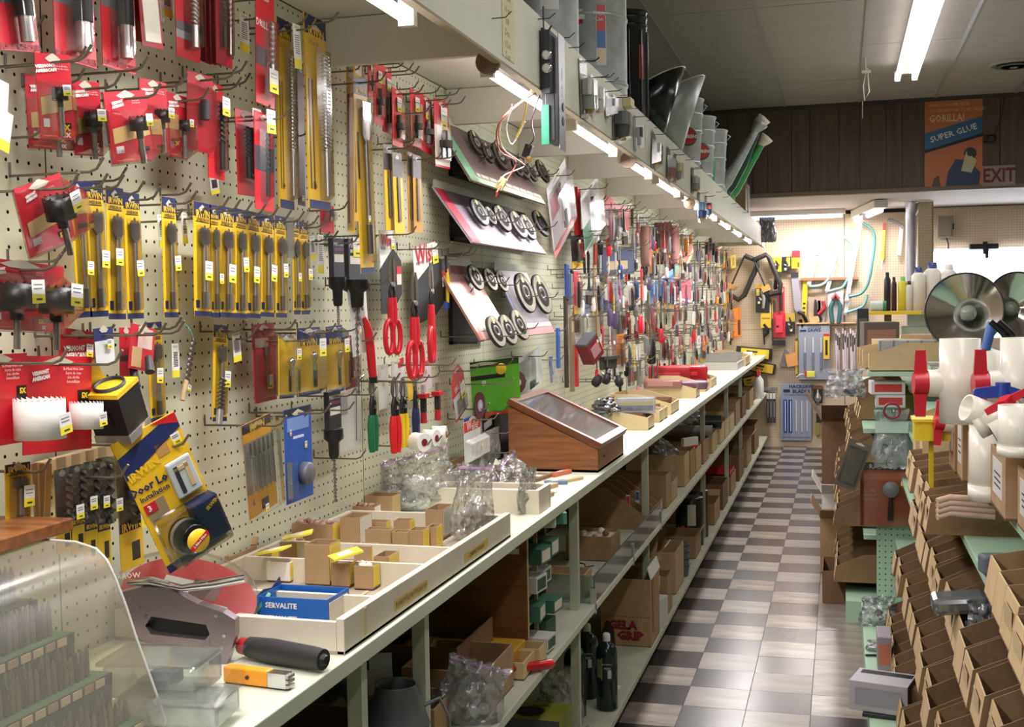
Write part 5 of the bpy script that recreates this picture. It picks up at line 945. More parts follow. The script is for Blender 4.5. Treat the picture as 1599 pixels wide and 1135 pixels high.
t = thing('taping_knife','wide grey taping blade with black handle socket','hand saw',M=bk(1241,430,a=-3)); MB().prism([(-.035,0),(.035,0),(.055,-.36),(.01,-.39),(-.022,-.34)],-.02,-.016,mat('saw_grey',(170,166,176),.35,.5)).build('blade',t); MB().box(-.038,.038,-.03,-.01,-.02,.03,M_dark).build('blade_guard',t); MB().tube([(.01,-.02,-.37),(.06,-.02,-.40),(.09,-.02,-.48),(.05,-.02,-.53),(.03,-.02,-.45)],.018,8,M_black).build('handle',t)
t = thing('yellow_rule','long yellow printed rule leaning beside the taping blade','rule',M=bk(1259,435,a=4)); MB().box(-.028,.022,-.015,-.008,-.45,0,mat('rule_yellow',(236,190,40),.4)).build('body',t); [MB().box(-.015,.01,-.016,-.015,-.40 + .045 * k,-.38 + .045 * k,M_dark).build('numeral',t) for k in range(4)]
# pruning and bow saws
def bow(pts,lab,col=(96,150,150),blade=((0,0),(0,0)),d=.03,hcol=None):
    P_ = [onY(x,y,BY - d) for x,y in pts]; o = P_[0]; t = thing('bow_saw',lab,'bow saw',M=T(*o)); n = 10
    sm = []
    for i in range(len(P_) - 1):
        for q in range(4):
            u = q / 4; p0,p1,p2,p3 = P_[max(i - 1,0)],P_[i],P_[i + 1],P_[min(i + 2,len(P_) - 1)]
            sm.append(.5 * ((2 * p1) + (p2 - p0) * u + (2 * p0 - 5 * p1 + 4 * p2 - p3) * u * u + (3 * p1 - p0 - 3 * p2 + p3) * u ** 3) - o)
    sm.append(P_[-1] - o); MB().tube(sm,.014,8,flat(col,.3)).build('tube_frame',t)
    a,b = onY(*blade[0],BY - d),onY(*blade[1],BY - d); a -= o; b -= o; dd = (b - a).normalized(); nn = Vector((dd.z,0,-dd.x)) * .020
    MB().add([tuple(v) for v in (a - nn,b - nn,b + nn,a + nn)] + [tuple(v + Vector((0,.003,0))) for v in (a - nn,b - nn,b + nn,a + nn)],[(0,1,2,3),(4,7,6,5),(0,4,5,1),(3,2,6,7)],mat('blade_white',(226,222,224),.3,.3)).build('blade',t)
    for v in (a,b): MB().cyl(v + Vector((0,-.02,0)),v + Vector((0,.01,0)),.014,.014,10,M_steel).build('blade_bolt',t)
bow([(1290,373),(1302,385),(1308,396),(1303,412),(1292,437),(1280,446),(1262,447)],'small teal bow saw, first of the three on the back board',(150,196,190),((1276,397),(1263,444)))
bow([(1318,370),(1330,380),(1332,395),(1327,425),(1317,447),(1305,452),(1290,456)],'middle teal bow saw overlapping its neighbours on the back board',(120,178,176),((1306,400),(1291,455)))
bow([(1347,348),(1361,358),(1366,375),(1362,410),(1356,440),(1345,458),(1326,463)],'large teal bow saw with long white blade',(84,140,140),((1343,350),(1322,470)),.05)
bow([(1387,342),(1399,347),(1408,352)],'grey frame bow saw hanging high beside the pale pipe',(150,150,156),((1408,354),(1403,400)),.03)
bow([(1354,460),(1352,470),(1345,480),(1322,488)],'short teal saw frame whose lower end shows near the cards',(110,160,160),((1326,460),(1320,490)),.04)
t = thing('caulk_rod','thin yellow stick with red tip hanging high on the back board','rod',M=bk(1381,350,a=3)); MB().box(-.012,.012,-.02,.065,-.36,-.06,flat((236,206,60))).build('body',t); MB().box(-.012,.012,-.02,-.005,-.06,.01,M_red).build('tip',t); MB().tube([(0,-.012,-.36),(-.004,-.012,-.45)],.006,6,M_white).build('tail',t)
def wood(px,y,lab,x0,x1,th=.02,col=(150,90,60)):
    a = onY(x0,y,BY); b = onY(x1,y,BY); t = thing('wood_ledge',lab,'ledge',M=T(a.x,BY - .04,a.z)); MB().box(0,b.x - a.x,0,.075,-th,0,flat(col,.6)).build('board',t,bev=.003); MB().box(.03,.05,.04,.07,-th - .03,-th,flat(col,.6)).build('bracket',t)
wood(0,434,'brown wooden ledge behind the teal bow saws',1250,1340,.03,(160,100,74)); wood(0,504,'thin pale wooden dowel rail above the grey saw cards',1244,1337,.016,(206,160,124))
t,c,w,h = backcard(1293,454,1316,506,'grey card with a teal and red bow handle tool',(196,190,196),[],name='saw_card',cat='saw pack'); MB().tube([(-w * .2,-.02,-h * .95),(-w * .33,-.02,-h * .5),(0,-.02,-h * .1),(w * .33,-.02,-h * .45),(w * .2,-.02,-h * .95)],.022,8,flat((60,100,96))).build('tool',t); MB().tube([(-w * .2,-.03,-h * .25),(0,-.03,-h * .1),(w * .2,-.03,-h * .25)],.02,8,flat((150,50,60))).build('grip',t)
t = thing('pruner_card','card with a red handled pruner beside the grey saw card','pruner',M=bk(1285,470,a=10)); sheet(t,.1,.26,(176,160,150),hole=False); MB().tube([(0,-.02,0),(.03,-.02,-.06),(-.02,-.02,-.14)],.018,8,flat((190,50,56))).build('handle',t); MB().tube([(-.02,-.02,-.14),(.02,-.02,-.2)],.014,8,M_black).build('lower_handle',t)
t = thing('small_saws','cluster card with a small wooden handled saw','saw pack',M=bk(1272,464)); sheet(t,.12,.26,(170,150,130),[(.2,.5,(120,100,60),.5,.8),(.6,.9,(196,160,110))],hole=False); MB().prism([(-.05,-.2),(.04,-.19),(.05,-.25),(-.05,-.27)],-.03,-.01,flat((206,170,120))).build('wooden_handle',t); MB().prism([(.0,-.02),(.02,-.03),(.03,-.19),(-.01,-.19)],-.02,-.015,M_dark).build('blade',t)
# big grey hacksaw boards
t,c,w,h = backcard(1248,508,1295,592,'large grey display card headed SAWS with compass saws printed on it',(150,156,170),[(0,.0,(0,0,0))][:0],name='saw_board',cat='display card'); text(c,'SAWS',.05,M_navy,T(-.0,-.002,-h * .09),bold=.001); text(c,'COPING',.035,M_navy,T(.0,-.002,-h * .03)); MB().box(-w * .46,-w * .26,-.003,0,-h * .11,-h * .08,M_navy).build('logo',t)
for k in range(3): MB().tube([((-.3 + .26 * k) * w,-.004,-h * .22),((-.3 + .26 * k) * w,-.004,-h * .5)],.006,6,M_white).build('printed_saw',t); MB().tube([((-.3 + .26 * k) * w,-.004,-h * .5),((-.3 + .26 * k) * w,-.004,-h * .8)],.012,6,flat((120,126,150))).build('printed_handle',t)
backcard(1286,521,1295,560,'narrow yellow pack with red header hanging on the large grey SAWS card',(222,190,60),[(0,.1,(200,50,50)),(.25,.85,(50,40,20),.3,.7)],d=.06)
t,c,w,h = backcard(1220,599,1266,688,'grey HACKSAW BLADES display card low on the back board',(150,158,176),[],name='saw_board',cat='display card'); text(c,'HACKSAW\nBLADES',.05,M_navy,T(.05,-.002,-h * .095),bold=.0016); text(c,'FOR THE PROFESSIONAL',.022,M_navy,T(0,-.002,-h * .2)); text(c,'MASTER MECHANIC SAWS',.024,M_navy,T(0,-.002,-h * .95)); MB().box(-w * .42,-w * .2,-.003,0,-h * .15,-h * .1,M_navy).build('logo',t)
for k in range(2): MB().box((-.42 + .17 * k) * w,(-.30 + .17 * k) * w,-.01,0,-h * .86,-h * .28,flat((30,60,140))).build('blade_pack',t)
for k in range(5): MB().box((-.37 + .18 * k) * w,(-.345 + .18 * k) * w,-.013,0,-h * .84,-h * .30,M_white).build('blade',t)
for i,(x,y) in enumerate([(1303,568),(1306,572),(1309,570),(1314,580),(1318,574),(1322,576),(1326,582),(1330,578),(1333,584)]):
    a = onY(x + 2,513 + (i % 3) * 3,BY - .02); t = thing('hacksaw_refill','white hacksaw blade, %s of the row hanging under the dowel rail' % ORD[i],'blade',M=T(*a) @ RY((i % 3 - 1) * 1.2)); MB().box(-.008,.008,-.004,.0,-.44,0,flat([(226,206,214),(206,196,206),(190,176,186)][i % 3])).build('blade',t); MB().box(-.006,.006,-.006,-.004,-.12 - .03 * (i % 4),-.05,M_dark).build('printed_panel',t)
# yellow stanley-like packs lying at a slant
def slant(x0,y0,x1,y1,hp,lab,col,ext=None,name='yellow_pack'):
    a = onY(x0,y0,BY - .04); b = onY(x1,y1,BY - .04); L = (b - a).length; t = thing(name,lab,'tool pack',M=T(*a) @ RY(-math.degrees(math.atan2(b.z - a.z,b.x - a.x)))); hh = sz(hp)
    c = MB().box(0,L,0,.03,-hh,0,flat((34,32,30))).build('tray',t,bev=.004); MB().box(L * .14,L * .92,-.012,0,-hh * .9,-hh * .12,flat(col)).build('insert',t); MB().box(L * .3,L * .6,-.014,-.012,-hh * .45,-hh * .3,M_dark).build('print',t); [MB().cyl((L * (.34 + .1 * k),-.014,-hh * .66),(L * (.34 + .1 * k),-.011,-hh * .66),.012,.012,10,flat((140,110,20))).build('printed_dot',t) for k in range(3)]
    return t
slant(1150,540,1206,545,18,'black and yellow tool tray pack, upper of the slanting two',(232,204,60)); slant(1168,562,1212,569,17,'black and yellow tool tray pack, lower of the slanting two',(222,184,50))
slant(1156,590,1183,584,17,'small yellow and black pack below the slanting tray packs',(206,166,50))
t = thing('caulk_knife','grey triangular blade with orange sleeve leaning on the back board','knife',M=bk(1227,552,a=-12)); MB().prism([(0,.06),(.05,-.02),(.02,-.14),(-.09,-.12)],-.02,-.014,flat((120,112,106))).build('blade',t); MB().box(-.01,.10,-.03,-.022,-.14,-.01,flat((226,160,90))).build('sleeve',t)
t = thing('yellow_stick','thin mustard stick hanging upright beside the large grey card','stick',M=bk(1244,532)); MB().box(-.014,.010,-.02,-.005,-.34,0,flat((206,166,60))).build('body',t); MB().cyl((0,-.02,.012),(0,-.005,.012),.016,.016,10,flat((120,60,50))).build('knob',t)
t = thing('tagged_bulb','small red and yellow tagged cord end on the large grey card','cord',M=bk(1266,584,BY - .06)); MB().box(-.04,.04,-.03,0,-.03,.03,flat((236,226,90))).build('tag',t,bev=.004); MB().box(-.06,-.04,-.03,0,-.03,.03,M_red).build('cap',t); MB().tube([(-.06,-.01,0),(-.1,-.01,.0),(-.14,-.01,-.03)],.005,6,M_white).build('cord',t)
backcard(1270,602,1284,629,'dark card with brown top and a pear-shaped plumb bob',(44,38,38),[(0,.2,(110,70,50))],prod=lambda t,w,h: MB().lathe([(0,-.08),(.03,-.05),(.034,-.02),(.01,.03),(.008,.06)],14,M_steel,T(0,-.03,-h * .55)).build('plumb_bob',t))
backcard(1275,645,1299,660,'dark wide card with dull gold printing above the tall carton',(44,40,36),[(.3,.6,(120,106,60),.2,.8)]); backcard(1273,659,1280,679,'olive narrow card half behind the tall carton',(150,140,70))
t = thing('steel_rail','grey steel shelf rail across the low corner of the back board','rail',M=bk(1157,606,BY - .02,-3)); MB().box(0,.37,-.02,0,-.035,0,flat((132,136,136))).build('rail',t,bev=.003); [MB().cyl((.05 + .09 * k,-.022,-.017),(.05 + .09 * k,-.019,-.017),.006,.006,8,M_dark).build('slot',t) for k in range(4)]
for i,x in enumerate((1199,1204,1209)):
    a = onY(x,612,BY - .02); t = thing('black_blade_pack','narrow black sleeve pack, %s of three under the steel rail' % ORD[i],'blade pack',M=T(*a)); MB().box(-.013,.013,-.015,0,-.32,0,flat((56,54,60))).build('sleeve',t); MB().box(-.005,.005,-.017,-.015,-.26,-.1,flat((140,140,150))).build('blade',t); MB().box(-.012,.012,-.016,-.015,-.07,-.01,M_white).build('header',t)
# glue bottles, beige speaker, hanging bag at fascia end
t = thing('speaker','beige wall speaker on the perforated board over the window','speaker',M=T(*onY(1474,354,12.4))); MB().box(-.075,.075,-.07,0,-.11,.11,mat('beige_plastic',(150,140,122),.5)).build('cabinet',t,bev=.012); MB().box(-.062,.062,-.076,-.07,-.095,.095,flat((132,122,106),.8)).build('grille',t,bev=.004); MB().box(.075,.09,-.04,-.02,-.03,.03,M_dark).build('bracket',t); MB().tube([(.02,-.03,-.11),(.04,-.02,-.17),(.04,-.02,-.22)],.006,6,M_dark).build('wire',t)
t = thing('window_rail','dark bulky rail clipped over the top edge of the bright window','rail',M=T(*onY(1538,384,12.34))); MB().box(-.14,.12,-.04,.07,-.03,.02,M_black).build('bar',t,bev=.004); MB().box(-.02,.02,-.05,0,-.08,.04,M_black).build('bracket',t); MB().box(.0,.03,-.04,-.02,-.12,-.03,flat((60,50,80))).build('clip',t)
# ================================================================ goods on the worktop (z = .94)
WT = .94
M_zip = film('zip_plastic',(244,244,242),.5,.12,1.0,45,.14)
def obox(mb,x0,x1,y0,y1,z0,z1,th,m,mi=None):
    """open-topped box with real walls"""
    mi = mi or m
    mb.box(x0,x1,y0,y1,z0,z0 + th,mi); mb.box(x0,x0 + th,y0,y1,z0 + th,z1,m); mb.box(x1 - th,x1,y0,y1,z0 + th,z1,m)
    mb.box(x0 + th,x1 - th,y0,y0 + th,z0 + th,z1,m); mb.box(x0 + th,x1 - th,y1 - th,y1,z0 + th,z1,m); return mb
def carton(name,label,loc,w,d,h,cat='box',m=None,rz=0,flaps=(),content=None,lab=None,lettering=None,group=None,th=.003,lean=0):
    """open cardboard box: w along world y, d along world x before turning"""
    t = thing(name,label,cat,M=T(*loc) @ RZ(rz) @ RX(lean),group=group); m = m or M_card
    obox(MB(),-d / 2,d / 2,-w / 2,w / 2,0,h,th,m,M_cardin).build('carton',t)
    for f in flaps:
        fm = MB()
        if f == 'n': fm.box(-d / 2,d / 2,0,th,0,h * .35,m); fm.build('flap',t,M=T(0,-w / 2,h) @ RX(55))
        if f == 'f': fm.box(-d / 2,d / 2,-th,0,0,h * .35,m); fm.build('flap',t,M=T(0,w / 2,h) @ RX(-35))
        if f == 'r': fm.box(-th,0,-w / 2,w / 2,0,h * .35,m); fm.build('flap',t,M=T(d / 2,0,h) @ RY(40))
        if f == 'l': fm.box(0,th,-w / 2,w / 2,0,h * .35,m); fm.build('flap',t,M=T(-d / 2,0,h) @ RY(-30))
    if lab:
        c = MB().box(d / 2,d / 2 + .0006,-w * .4,w * .4,h * .15,h * .8,flat(lab)).build('label',t)
    if lettering: text(t,lettering[0],lettering[1],flat(lettering[2]),T(d / 2 + .001,0,h * .5) @ RZ(90))
    if content: content(t,d,w,h)
    return t
def beads(n,r,cols,seed=1):
    def f(t,d,w,h):
        rr = random.Random(seed); b = MB()
        for k in range(n):
            x,y = rr.uniform(-d / 2 + r,d / 2 - r),rr.uniform(-w / 2 + r,w / 2 - r); z = h * .9 + rr.uniform(0,r * .7)
            b.lathe([(0,-r),(r * .8,-r * .5),(r,0),(r * .7,r * .6),(0,r * .8)],8,flat(cols[k % len(cols)]),T(x,y,z) @ RX(rr.uniform(-60,60)))
        b.box(-d / 2 + .003,d / 2 - .003,-w / 2 + .003,w / 2 - .003,h * .8,h * .86,flat(cols[0])); stuff(b.build('pulls',t))
    return f
# long cream divided tray along the front of the worktop
y0 = onZ(395,1000,WT).y; ya = onZ(515,1022,WT).y; yb = onZ(790,838,WT).y
t = thing('divided_tray','long cream wooden tray with low dividers holding small cardboard boxes','tray',(-.92,ya,WT)); M_tray = mat('tray_paint',(214,206,186),.5,0,.1,9)
X0t,X1t = -.245,.168; Lt = yb - ya
MB().box(X1t - .014,X1t,0,Lt,0,.058,M_tray).build('front_rail',t,bev=.0015); MB().box(X0t,X0t + .012,0,Lt,0,.05,M_tray).build('back_rail',t)
MB().box(X0t,X1t,0,Lt,0,.006,mat('tray_floor',(170,160,138),.7)).build('tray_floor',t)
for yy in (0,.165,.42,Lt * .6,Lt - .012): MB().box(X0t + .012,X1t - .014,yy,yy + .010,.006,.052,M_tray).build('divider',t)
for s,k in (('BORE PULL BUTTONS .69',.31),('CABINET KNOBS',.72)):
    c = MB().box(X1t,X1t + .0006,Lt * k - .085,Lt * k + .085,.014,.034,flat((206,176,96))).build('tape_label',t); text(c,s,.014,flat((70,60,40)),T(X1t + .001,Lt * k,.024) @ RZ(90))
MB().box(X1t,X1t + .0006,.08,.09,.01,.055,flat((206,184,130))).build('tape_strip',t)
# small square boxes in the tray, each with its yellow end label
def sbox(px,py,hp,nw,sw,label,lab=(222,196,80),con=None,m=None,z=WT + .008):
    """px, py: near lower corner on the aisle side; nw, sw: how wide the near face and the yellow end show"""
    p = onZ(px,py,z); D_ = p.y * 1.0 - .27 * p.x; s = FPX / D_; d = nw / s; w = max(.03,sw * .963 * D_ * D_ / (FPX * abs(p.x))); h = hp / s
    t = carton('pull_box',label,(p.x - d / 2,p.y + w / 2,z),w,d,h,m=m or M_card,content=con,th=.002,group='small boxes in the divided tray'); MB().box(d / 2,d / 2 + .0008,-w * .45,w * .45,h * .1,h * .97,flat(lab)).build('end_label',t); return t
bd = lambda s,n=16,r=.009: beads(n,r,[(150,110,92),(128,84,70),(166,130,110)],s); pale = lambda s: beads(4,.008,[(236,226,210)],s); yl = (226,200,70); gr = (210,206,190)
for a in [(453,909,30,39,14,'white fronted box before the tallest box in the tray',yl,None,M_white),(515,914,62,41,18,'tall box standing highest among the small tray boxes'),(546,917,36,30,13,'small yellow-ended box just past the tall box'),(583,921,36,31,11,'small box with white bead pulls near the front rail',yl,pale(4)),(607,903,33,24,17,'small box nearest the front rail with pencilled end'),(580,884,30,28,12,'small low box behind the pencilled one',yl),
 (424,896,34,22,12,'yellow-ended box beside the barcode carton',yl),(463,878,30,34,14,'low box with bead pulls behind the white fronted one',yl,pale(9)),(562,860,50,32,20,'box with a printed white label in the middle of the tray',gr),(609,868,40,40,6,'wide box, first of the middle front group',(190,160,110)),(636,868,36,24,5,'narrow box, second of the middle front group',(190,160,110)),(661,867,38,24,10,'narrow box, third of the middle front group',yl),(682,860,36,16,10,'narrow box, fourth of the middle front group',yl),(692,843,46,28,18,'taller box with whitish end beside the clear zip bag',gr),(640,846,32,26,8,'low box behind the middle front group',yl),(603,846,30,30,8,'small box behind the wide middle one',yl),
 (520,862,42,68,12,'wide box heaped with brown wooden pulls',yl,bd(1,26)),(521,826,40,40,18,'box heaped with darker round pulls against the pegboard',yl,bd(2)),(585,822,30,36,10,'box with a torn rim and printed side behind the label box',gr,bd(6,4)),(562,806,28,34,14,'box with a long pale knob behind the tray',yl,beads(3,.016,[(206,176,146)],5)),(612,810,34,44,14,'large empty box at the back next to the zip bag',(180,150,100))]: sbox(*a)
p = onZ(372,905,WT + .008); t = carton('carton','cardboard carton with a torn top and a barcode label behind the stapler',(p.x - .05,p.y + .04,WT + .008),.11,.085,.050,lab=(216,210,190),flaps=('f',)); text(t,'4x4',.014,M_dark,T(.005,-.0555,.025))
text(t,'1248',.010,M_dark,T(-.02,-.0555,.015))
for i,(px,py) in enumerate([(427,862),(466,838),(540,868)]):
    p = onZ(px,py,WT + .07); t = thing('yellow_packet','flat yellow packet lying on the small boxes, %s of three' % ORD_[i] if 0 else 'flat yellow packet, %s of three lying over the small boxes' % ['nearest','middle','farthest'][i],'packet',M=T(p.x,p.y,WT + .072) @ RZ(20 * i) @ RY(-12)); MB().box(-.03,.03,-.022,.022,0,.004,flat((236,214,70))).build('packet',t); MB().box(-.015,.012,-.012,.012,.004,.0045,M_white).build('label',t)
p = onZ(620,800,WT); t = thing('clear_tub','frosted clear plastic tub standing among the boxes','tub',(p.x - .05,p.y,WT + .008)); obox(MB(),-.05,.05,-.06,.06,0,.06,.002,film('frosted',(238,238,236),.3,.2,0,20,.35)).build('tub',t); MB().box(-.045,.045,-.055,.055,.002,.025,flat((206,196,180),.8)).build('contents',t)
# blue printed box of latches at the near end of the tray
p = onZ(421,978,WT + .008); t = thing('blue_carton','bright blue and white printed carton with torn top at the near end of the tray','box',(p.x + .045,p.y + .04,WT + .008)); M_bl = mat('blue_print',(24,96,178),.35)
obox(MB(),-.065,.065,-.045,.045,0,.052,.0025,M_bl,M_cardin).build('carton',t); MB().prism([(-.045,.052),(-.02,.058),(.01,.054),(.04,.066),(.045,.052)],.064,.066,M_navy,RZ(90) @ T(0,0,0)).build('torn_edge',t,M=T(0,0,0) @ RZ(0))
MB().box(.065,.0656,-.038,.038,.006,.045,M_offw).build('side_label',t)
for z in (.038,.016): text(t,'SERVALITE',.0125,M_white,T(-.02,-.0458,z),bold=.0004)
p = onZ(425,942,WT + .05); t = thing('green_pack','yellow and green striped packet leaning on the blue carton','packet',M=T(p.x - .045,p.y + .015,WT + .02) @ RZ(20) @ RY(-50)); MB().box(-.045,.045,-.02,.02,0,.006,flat((70,150,110))).box(-.045,.0,-.02,.02,.006,.0065,flat((226,210,80))).build('packet',t)
p = onZ(555,945,WT); t = thing('paper_scrap','curled brown paper scrap in the corner of the tray','scrap',(p.x - .015,p.y,WT + .008)); MB().box(-.03,.03,-.025,.025,0,.002,M_cardl).prism([(.02,.0),(.034,.014),(.03,.016),(.016,.002)],-.02,.02,M_cardl).build('scrap',t)
p = onZ(432,1000,WT); t = thing('white_sleeve','white and teal printed paper sleeve at the near foot of the tray','package',M=T(p.x,p.y - .015,WT + .02) @ RZ(-6)); MB().box(-.07,.06,-.01,.01,-.02,.022,M_offw).box(-.05,.055,-.0105,-.01,-.012,.012,flat((130,190,196))).build('sleeve',t); text(t,'Phillips or flat',.008,flat((40,110,130)),T(0,-.011,.0))
# black and orange tool lying on the worktop edge
a = onZ(390,1010,WT + .02); b = onZ(505,1030,WT + .02); t = thing('dark_grip_tool','thick black cylinder grip lying on the worktop edge','tool',M=T(*a)); d = b - a
MB().tube([(0,0,0),tuple(d * .3),tuple(d * .85),tuple(d)],[.016,.019,.0175,.016],16,M_dark).build('grip',t); MB().tube([tuple(d * .97),tuple(d * 1.04)],[.013,.006],14,M_black).build('knob',t); MB().tube([tuple(d * -.12),(0,0,0)],[.013,.014],12,flat((170,30,40))).build('red_collar',t)
a = onZ(372,1052,WT + .014); b = onZ(455,1062,WT + .014); d = b - a; t = thing('orange_utility_knife','orange snap knife with chromed end lying before the black grip','knife',M=T(*a) @ (d.to_track_quat('X','Z').to_matrix().to_4x4())); L = d.length; MB().box(-.02,L * .62,-.010,.010,-.012,.012,mat('orange_shell',(240,156,40),.35)).build('body',t,bev=.003); MB().box(L * .62,L * .95,-.009,.009,-.011,.010,M_chrome).build('chrome_end',t); [MB().box(L * .95,L,-.009,.009,-.010 + .007 * k,-.006 + .007 * k,M_steel).build('jaw_plate',t) for k in range(3)]; MB().cyl((L * .25,-.0102,0),(L * .25,-.012,0),.003,.003,8,M_dark).build('rivet',t)
# staple gun in an open clamshell, red backing
t = thing('staple_gun','chromed staple gun with an open trigger slot lying on a red clamshell','staple gun',M=T(*onY(282,952,1.60)) @ RZ(12) @ RY(6)); K = .98; M_pc = mat('pink_chrome',(146,130,136),.26,.75)
pts = [(-.095,.02),(-.06,.032),(-.02,.034),(.03,.015),(.07,.006),(.085,.0),(.092,-.03),(.082,-.075),(.07,-.105),(.058,-.10),(.062,-.06),(.055,-.05),(-.05,-.052),(-.065,-.04),(-.075,-.02)]
body = MB(); outer = pts; hole = [(-.042,-.012),(.045,-.016),(.052,-.030),(.045,-.040),(-.04,-.040),(-.05,-.028)]
body.prism([(-.095,.02),(-.06,.032),(-.02,.034),(.03,.015),(.07,.006),(.09,-.004),(.045,-.016),(-.042,-.012),(-.05,-.028),(-.065,-.04),(-.075,-.02)],-.011,.011,M_pc).prism([(.09,-.004),(.092,-.03),(.082,-.075),(.07,-.105),(.056,-.10),(.052,-.030),(.045,-.016)],-.011,.011,M_pc).prism([(-.065,-.04),(-.05,-.028),(-.04,-.040),(.045,-.040),(.052,-.030),(.055,-.052),(-.05,-.054)],-.011,.011,M_pc).build('body',t,bev=.002)
MB().tube([(-.085,0,.034),(-.05,0,.040),(0,0,.034),(.05,0,.046),(.098,0,.060)],[.006,.009,.007,.009,.008],10,M_chrome,flatk=.8).build('lever',t); MB().box(.058,.080,-.012,.012,-.135,-.09,flat((140,20,40))).build('red_nose',t); MB().box(.058,.075,-.0125,-.012,-.115,-.1,flat((40,130,220))).build('blue_label',t)
for x,z in ((-.075,.012),(-.06,.002),(-.05,-.01),(.06,-.0),(.075,-.03),(.072,-.05)): MB().cyl((x,-.0125,z),(x,-.009,z),.0028,.0028,10,M_chrome).build('rivet',t)
MB().box(-.05,.053,.006,.0095,-.042,-.010,M_dark).build('slot_shade',t); text(t,'ARROW',.012,M_white,T(-.085,-.012,.047) @ RY(-10))  # dark plate added behind the slot to paint in its shade
t = thing('red_clamshell','rounded red card in a clear clamshell lying under the staple gun','package',M=T(*onY(292,930,1.74)) @ RZ(8) @ RY(12) @ RX(40)); pl = [(math.cos(q) * .115,math.sin(q) * .075) for q in [i * 2 * PI / 28 for i in range(28)]]
MB(RX(90)).prism([(x * (1 if x < 0 else 1.05),z) for x,z in pl],-.001,.001,mat('clam_red',(206,40,50),.3)).build('backing_card',t); MB(RX(90)).prism([(x * 1.08,z * 1.12) for x,z in pl],.002,.012,film('clam_film',(250,250,250),.2)).build('clamshell',t)
MB().box(-.05,-.0,-.02,.03,.0015,.002,M_offw).build('barcode_label',t); MB().box(.0,.05,.0,.035,.0015,.002,flat((120,90,80))).build('printed_picture',t); MB().box(.03,.075,-.03,-.005,.0015,.002,flat((210,226,216))).build('printed_panel',t)
t = thing('clear_tub','clear plastic tub pack with grey sponge under the staple gun','package',M=T(*onZ(262,1075,WT + .03)) @ RZ(8)); MB().box(-.07,.06,-.05,.05,.0,.045,film('tub_film',(236,240,236),.3,.12,0,20,.25)).build('tub',t,bev=.006); MB().box(-.075,.065,-.055,.055,.045,.05,M_film).build('lid',t); MB().box(-.03,.01,-.03,.03,.004,.02,flat((84,88,96))).build('sponge',t)
t = thing('clear_box','second clear plastic box in front of the grey sponge tub','package',M=T(*onZ(290,1120,WT + .012)) @ RZ(8)); MB().box(-.08,.06,-.04,.04,.0,.03,MATS['tub_film']).build('tub',t,bev=.004); MB().box(-.082,.062,-.042,.042,.03,.033,M_film).build('lid',t)
t = thing('bag_fold','loose clear film hanging from the staple gun pack over the worktop edge','plastic',M=T(*onZ(352,1060,WT + .05)) @ RZ(20)); MB().add([(-.03,0,.05),(.03,0,.045),(.02,.0,-.045),(-.045,.0,-.05),(0,-.02,.0)],[(0,1,4),(1,2,4),(2,3,4),(3,0,4)],M_film).build('film',t)
# drill index with curved clear cover at the near corner
o_ = onZ(60,1135,WT); t = thing('drill_index','green tiered drill dispenser full of bits under a curved clear cover','dispenser',M=T(-.815,1.285,WT) @ RZ(90)); M_gd = mat('index_green',(58,92,72),.5,0,.2,12)
XL,XR = -.45,.035
steps = [(.050,.022),(.105,.075),(.160,.125),(.215,.165)]   # y, z of each tier, rising away from the aisle end
for k,(yy,zz) in enumerate(steps):
    MB().box(XL,XR,yy,yy + .054,0,zz,M_gd).build('tier',t); MB().box(XL,XR,yy - .001,yy,zz - .014,zz,M_dark).build('label_rail',t)
    for q in range(20):
        x = XL + .012 + q * .0235; MB().box(x - .009,x + .009,yy - .002,yy - .001,zz - .012,zz - .002,flat((206,190,170) if q % 3 else (170,150,130))).build('label',t)
bits = MB(); rr = random.Random(5)
for k,(yy,zz) in enumerate(steps):
    for q in range(42):
        for e in range(2):
            x = XL + .008 + q * .011; y = yy + .018 + e * .026; r = .0030 + .0005 * k; hgt = .03 + .006 * k + rr.uniform(0,.008)
            bits.lathe([(r,0),(r,hgt * .5),(r * .7,hgt * .6),(r,hgt * .75),(r * .2,hgt)],6,M_dark if (q + e) % 3 == 0 else M_dsteel,T(x,y,zz))
stuff(bits.build('drill_bits',t))
prof = [(.030,.0),(.050,.055),(.074,.118),(.088,.16),(.103,.197),(.115,.220),(.130,.234),(.161,.242),(.21,.243),(.345,.240),(.345,.0)]
cv = MB(); cf = film('smoke_acrylic',(232,228,212),.05,.25,0,20,.10,.12)
n = len(prof); v = [(XL - .01,y,z) for y,z in prof] + [(XR + .012,y,z) for y,z in prof]; cv.add(v,[(i,i + 1,i + 1 + n,i + n) for i in range(n - 2)],cf,True); cv.build('curved_cover',t)
MB().add([(XR + .012,y,z) for y,z in prof],[tuple(range(n))],film('side_acrylic',(230,226,210),.0,.2,0,20,.08,.12)).build('side_panel',t)
MB().tube([(XR + .012,y,z) for y,z in prof],.0018,6,film('edge_acrylic',(246,246,240),.9,.1,0,20,.7)).build('cover_edge',t)
for y,z in ((.045,.02),(.06,.012)): MB().cyl((XR + .012,y,z),(XR + .016,y,z),.003,.003,8,M_chrome).build('screw',t)
t = thing('wooden_slab','slab of brown wood lying over the back of the clear drill dispenser','board',M=T(-1.08,1.22,WT + .246) @ RZ(2)); MB().box(-.09,.07,-.03,.16,0,.018,M_wood).build('board',t,bev=.002); MB().box(-.09,-.07,.0,.16,-.2455,0,M_wood).build('foot',t)
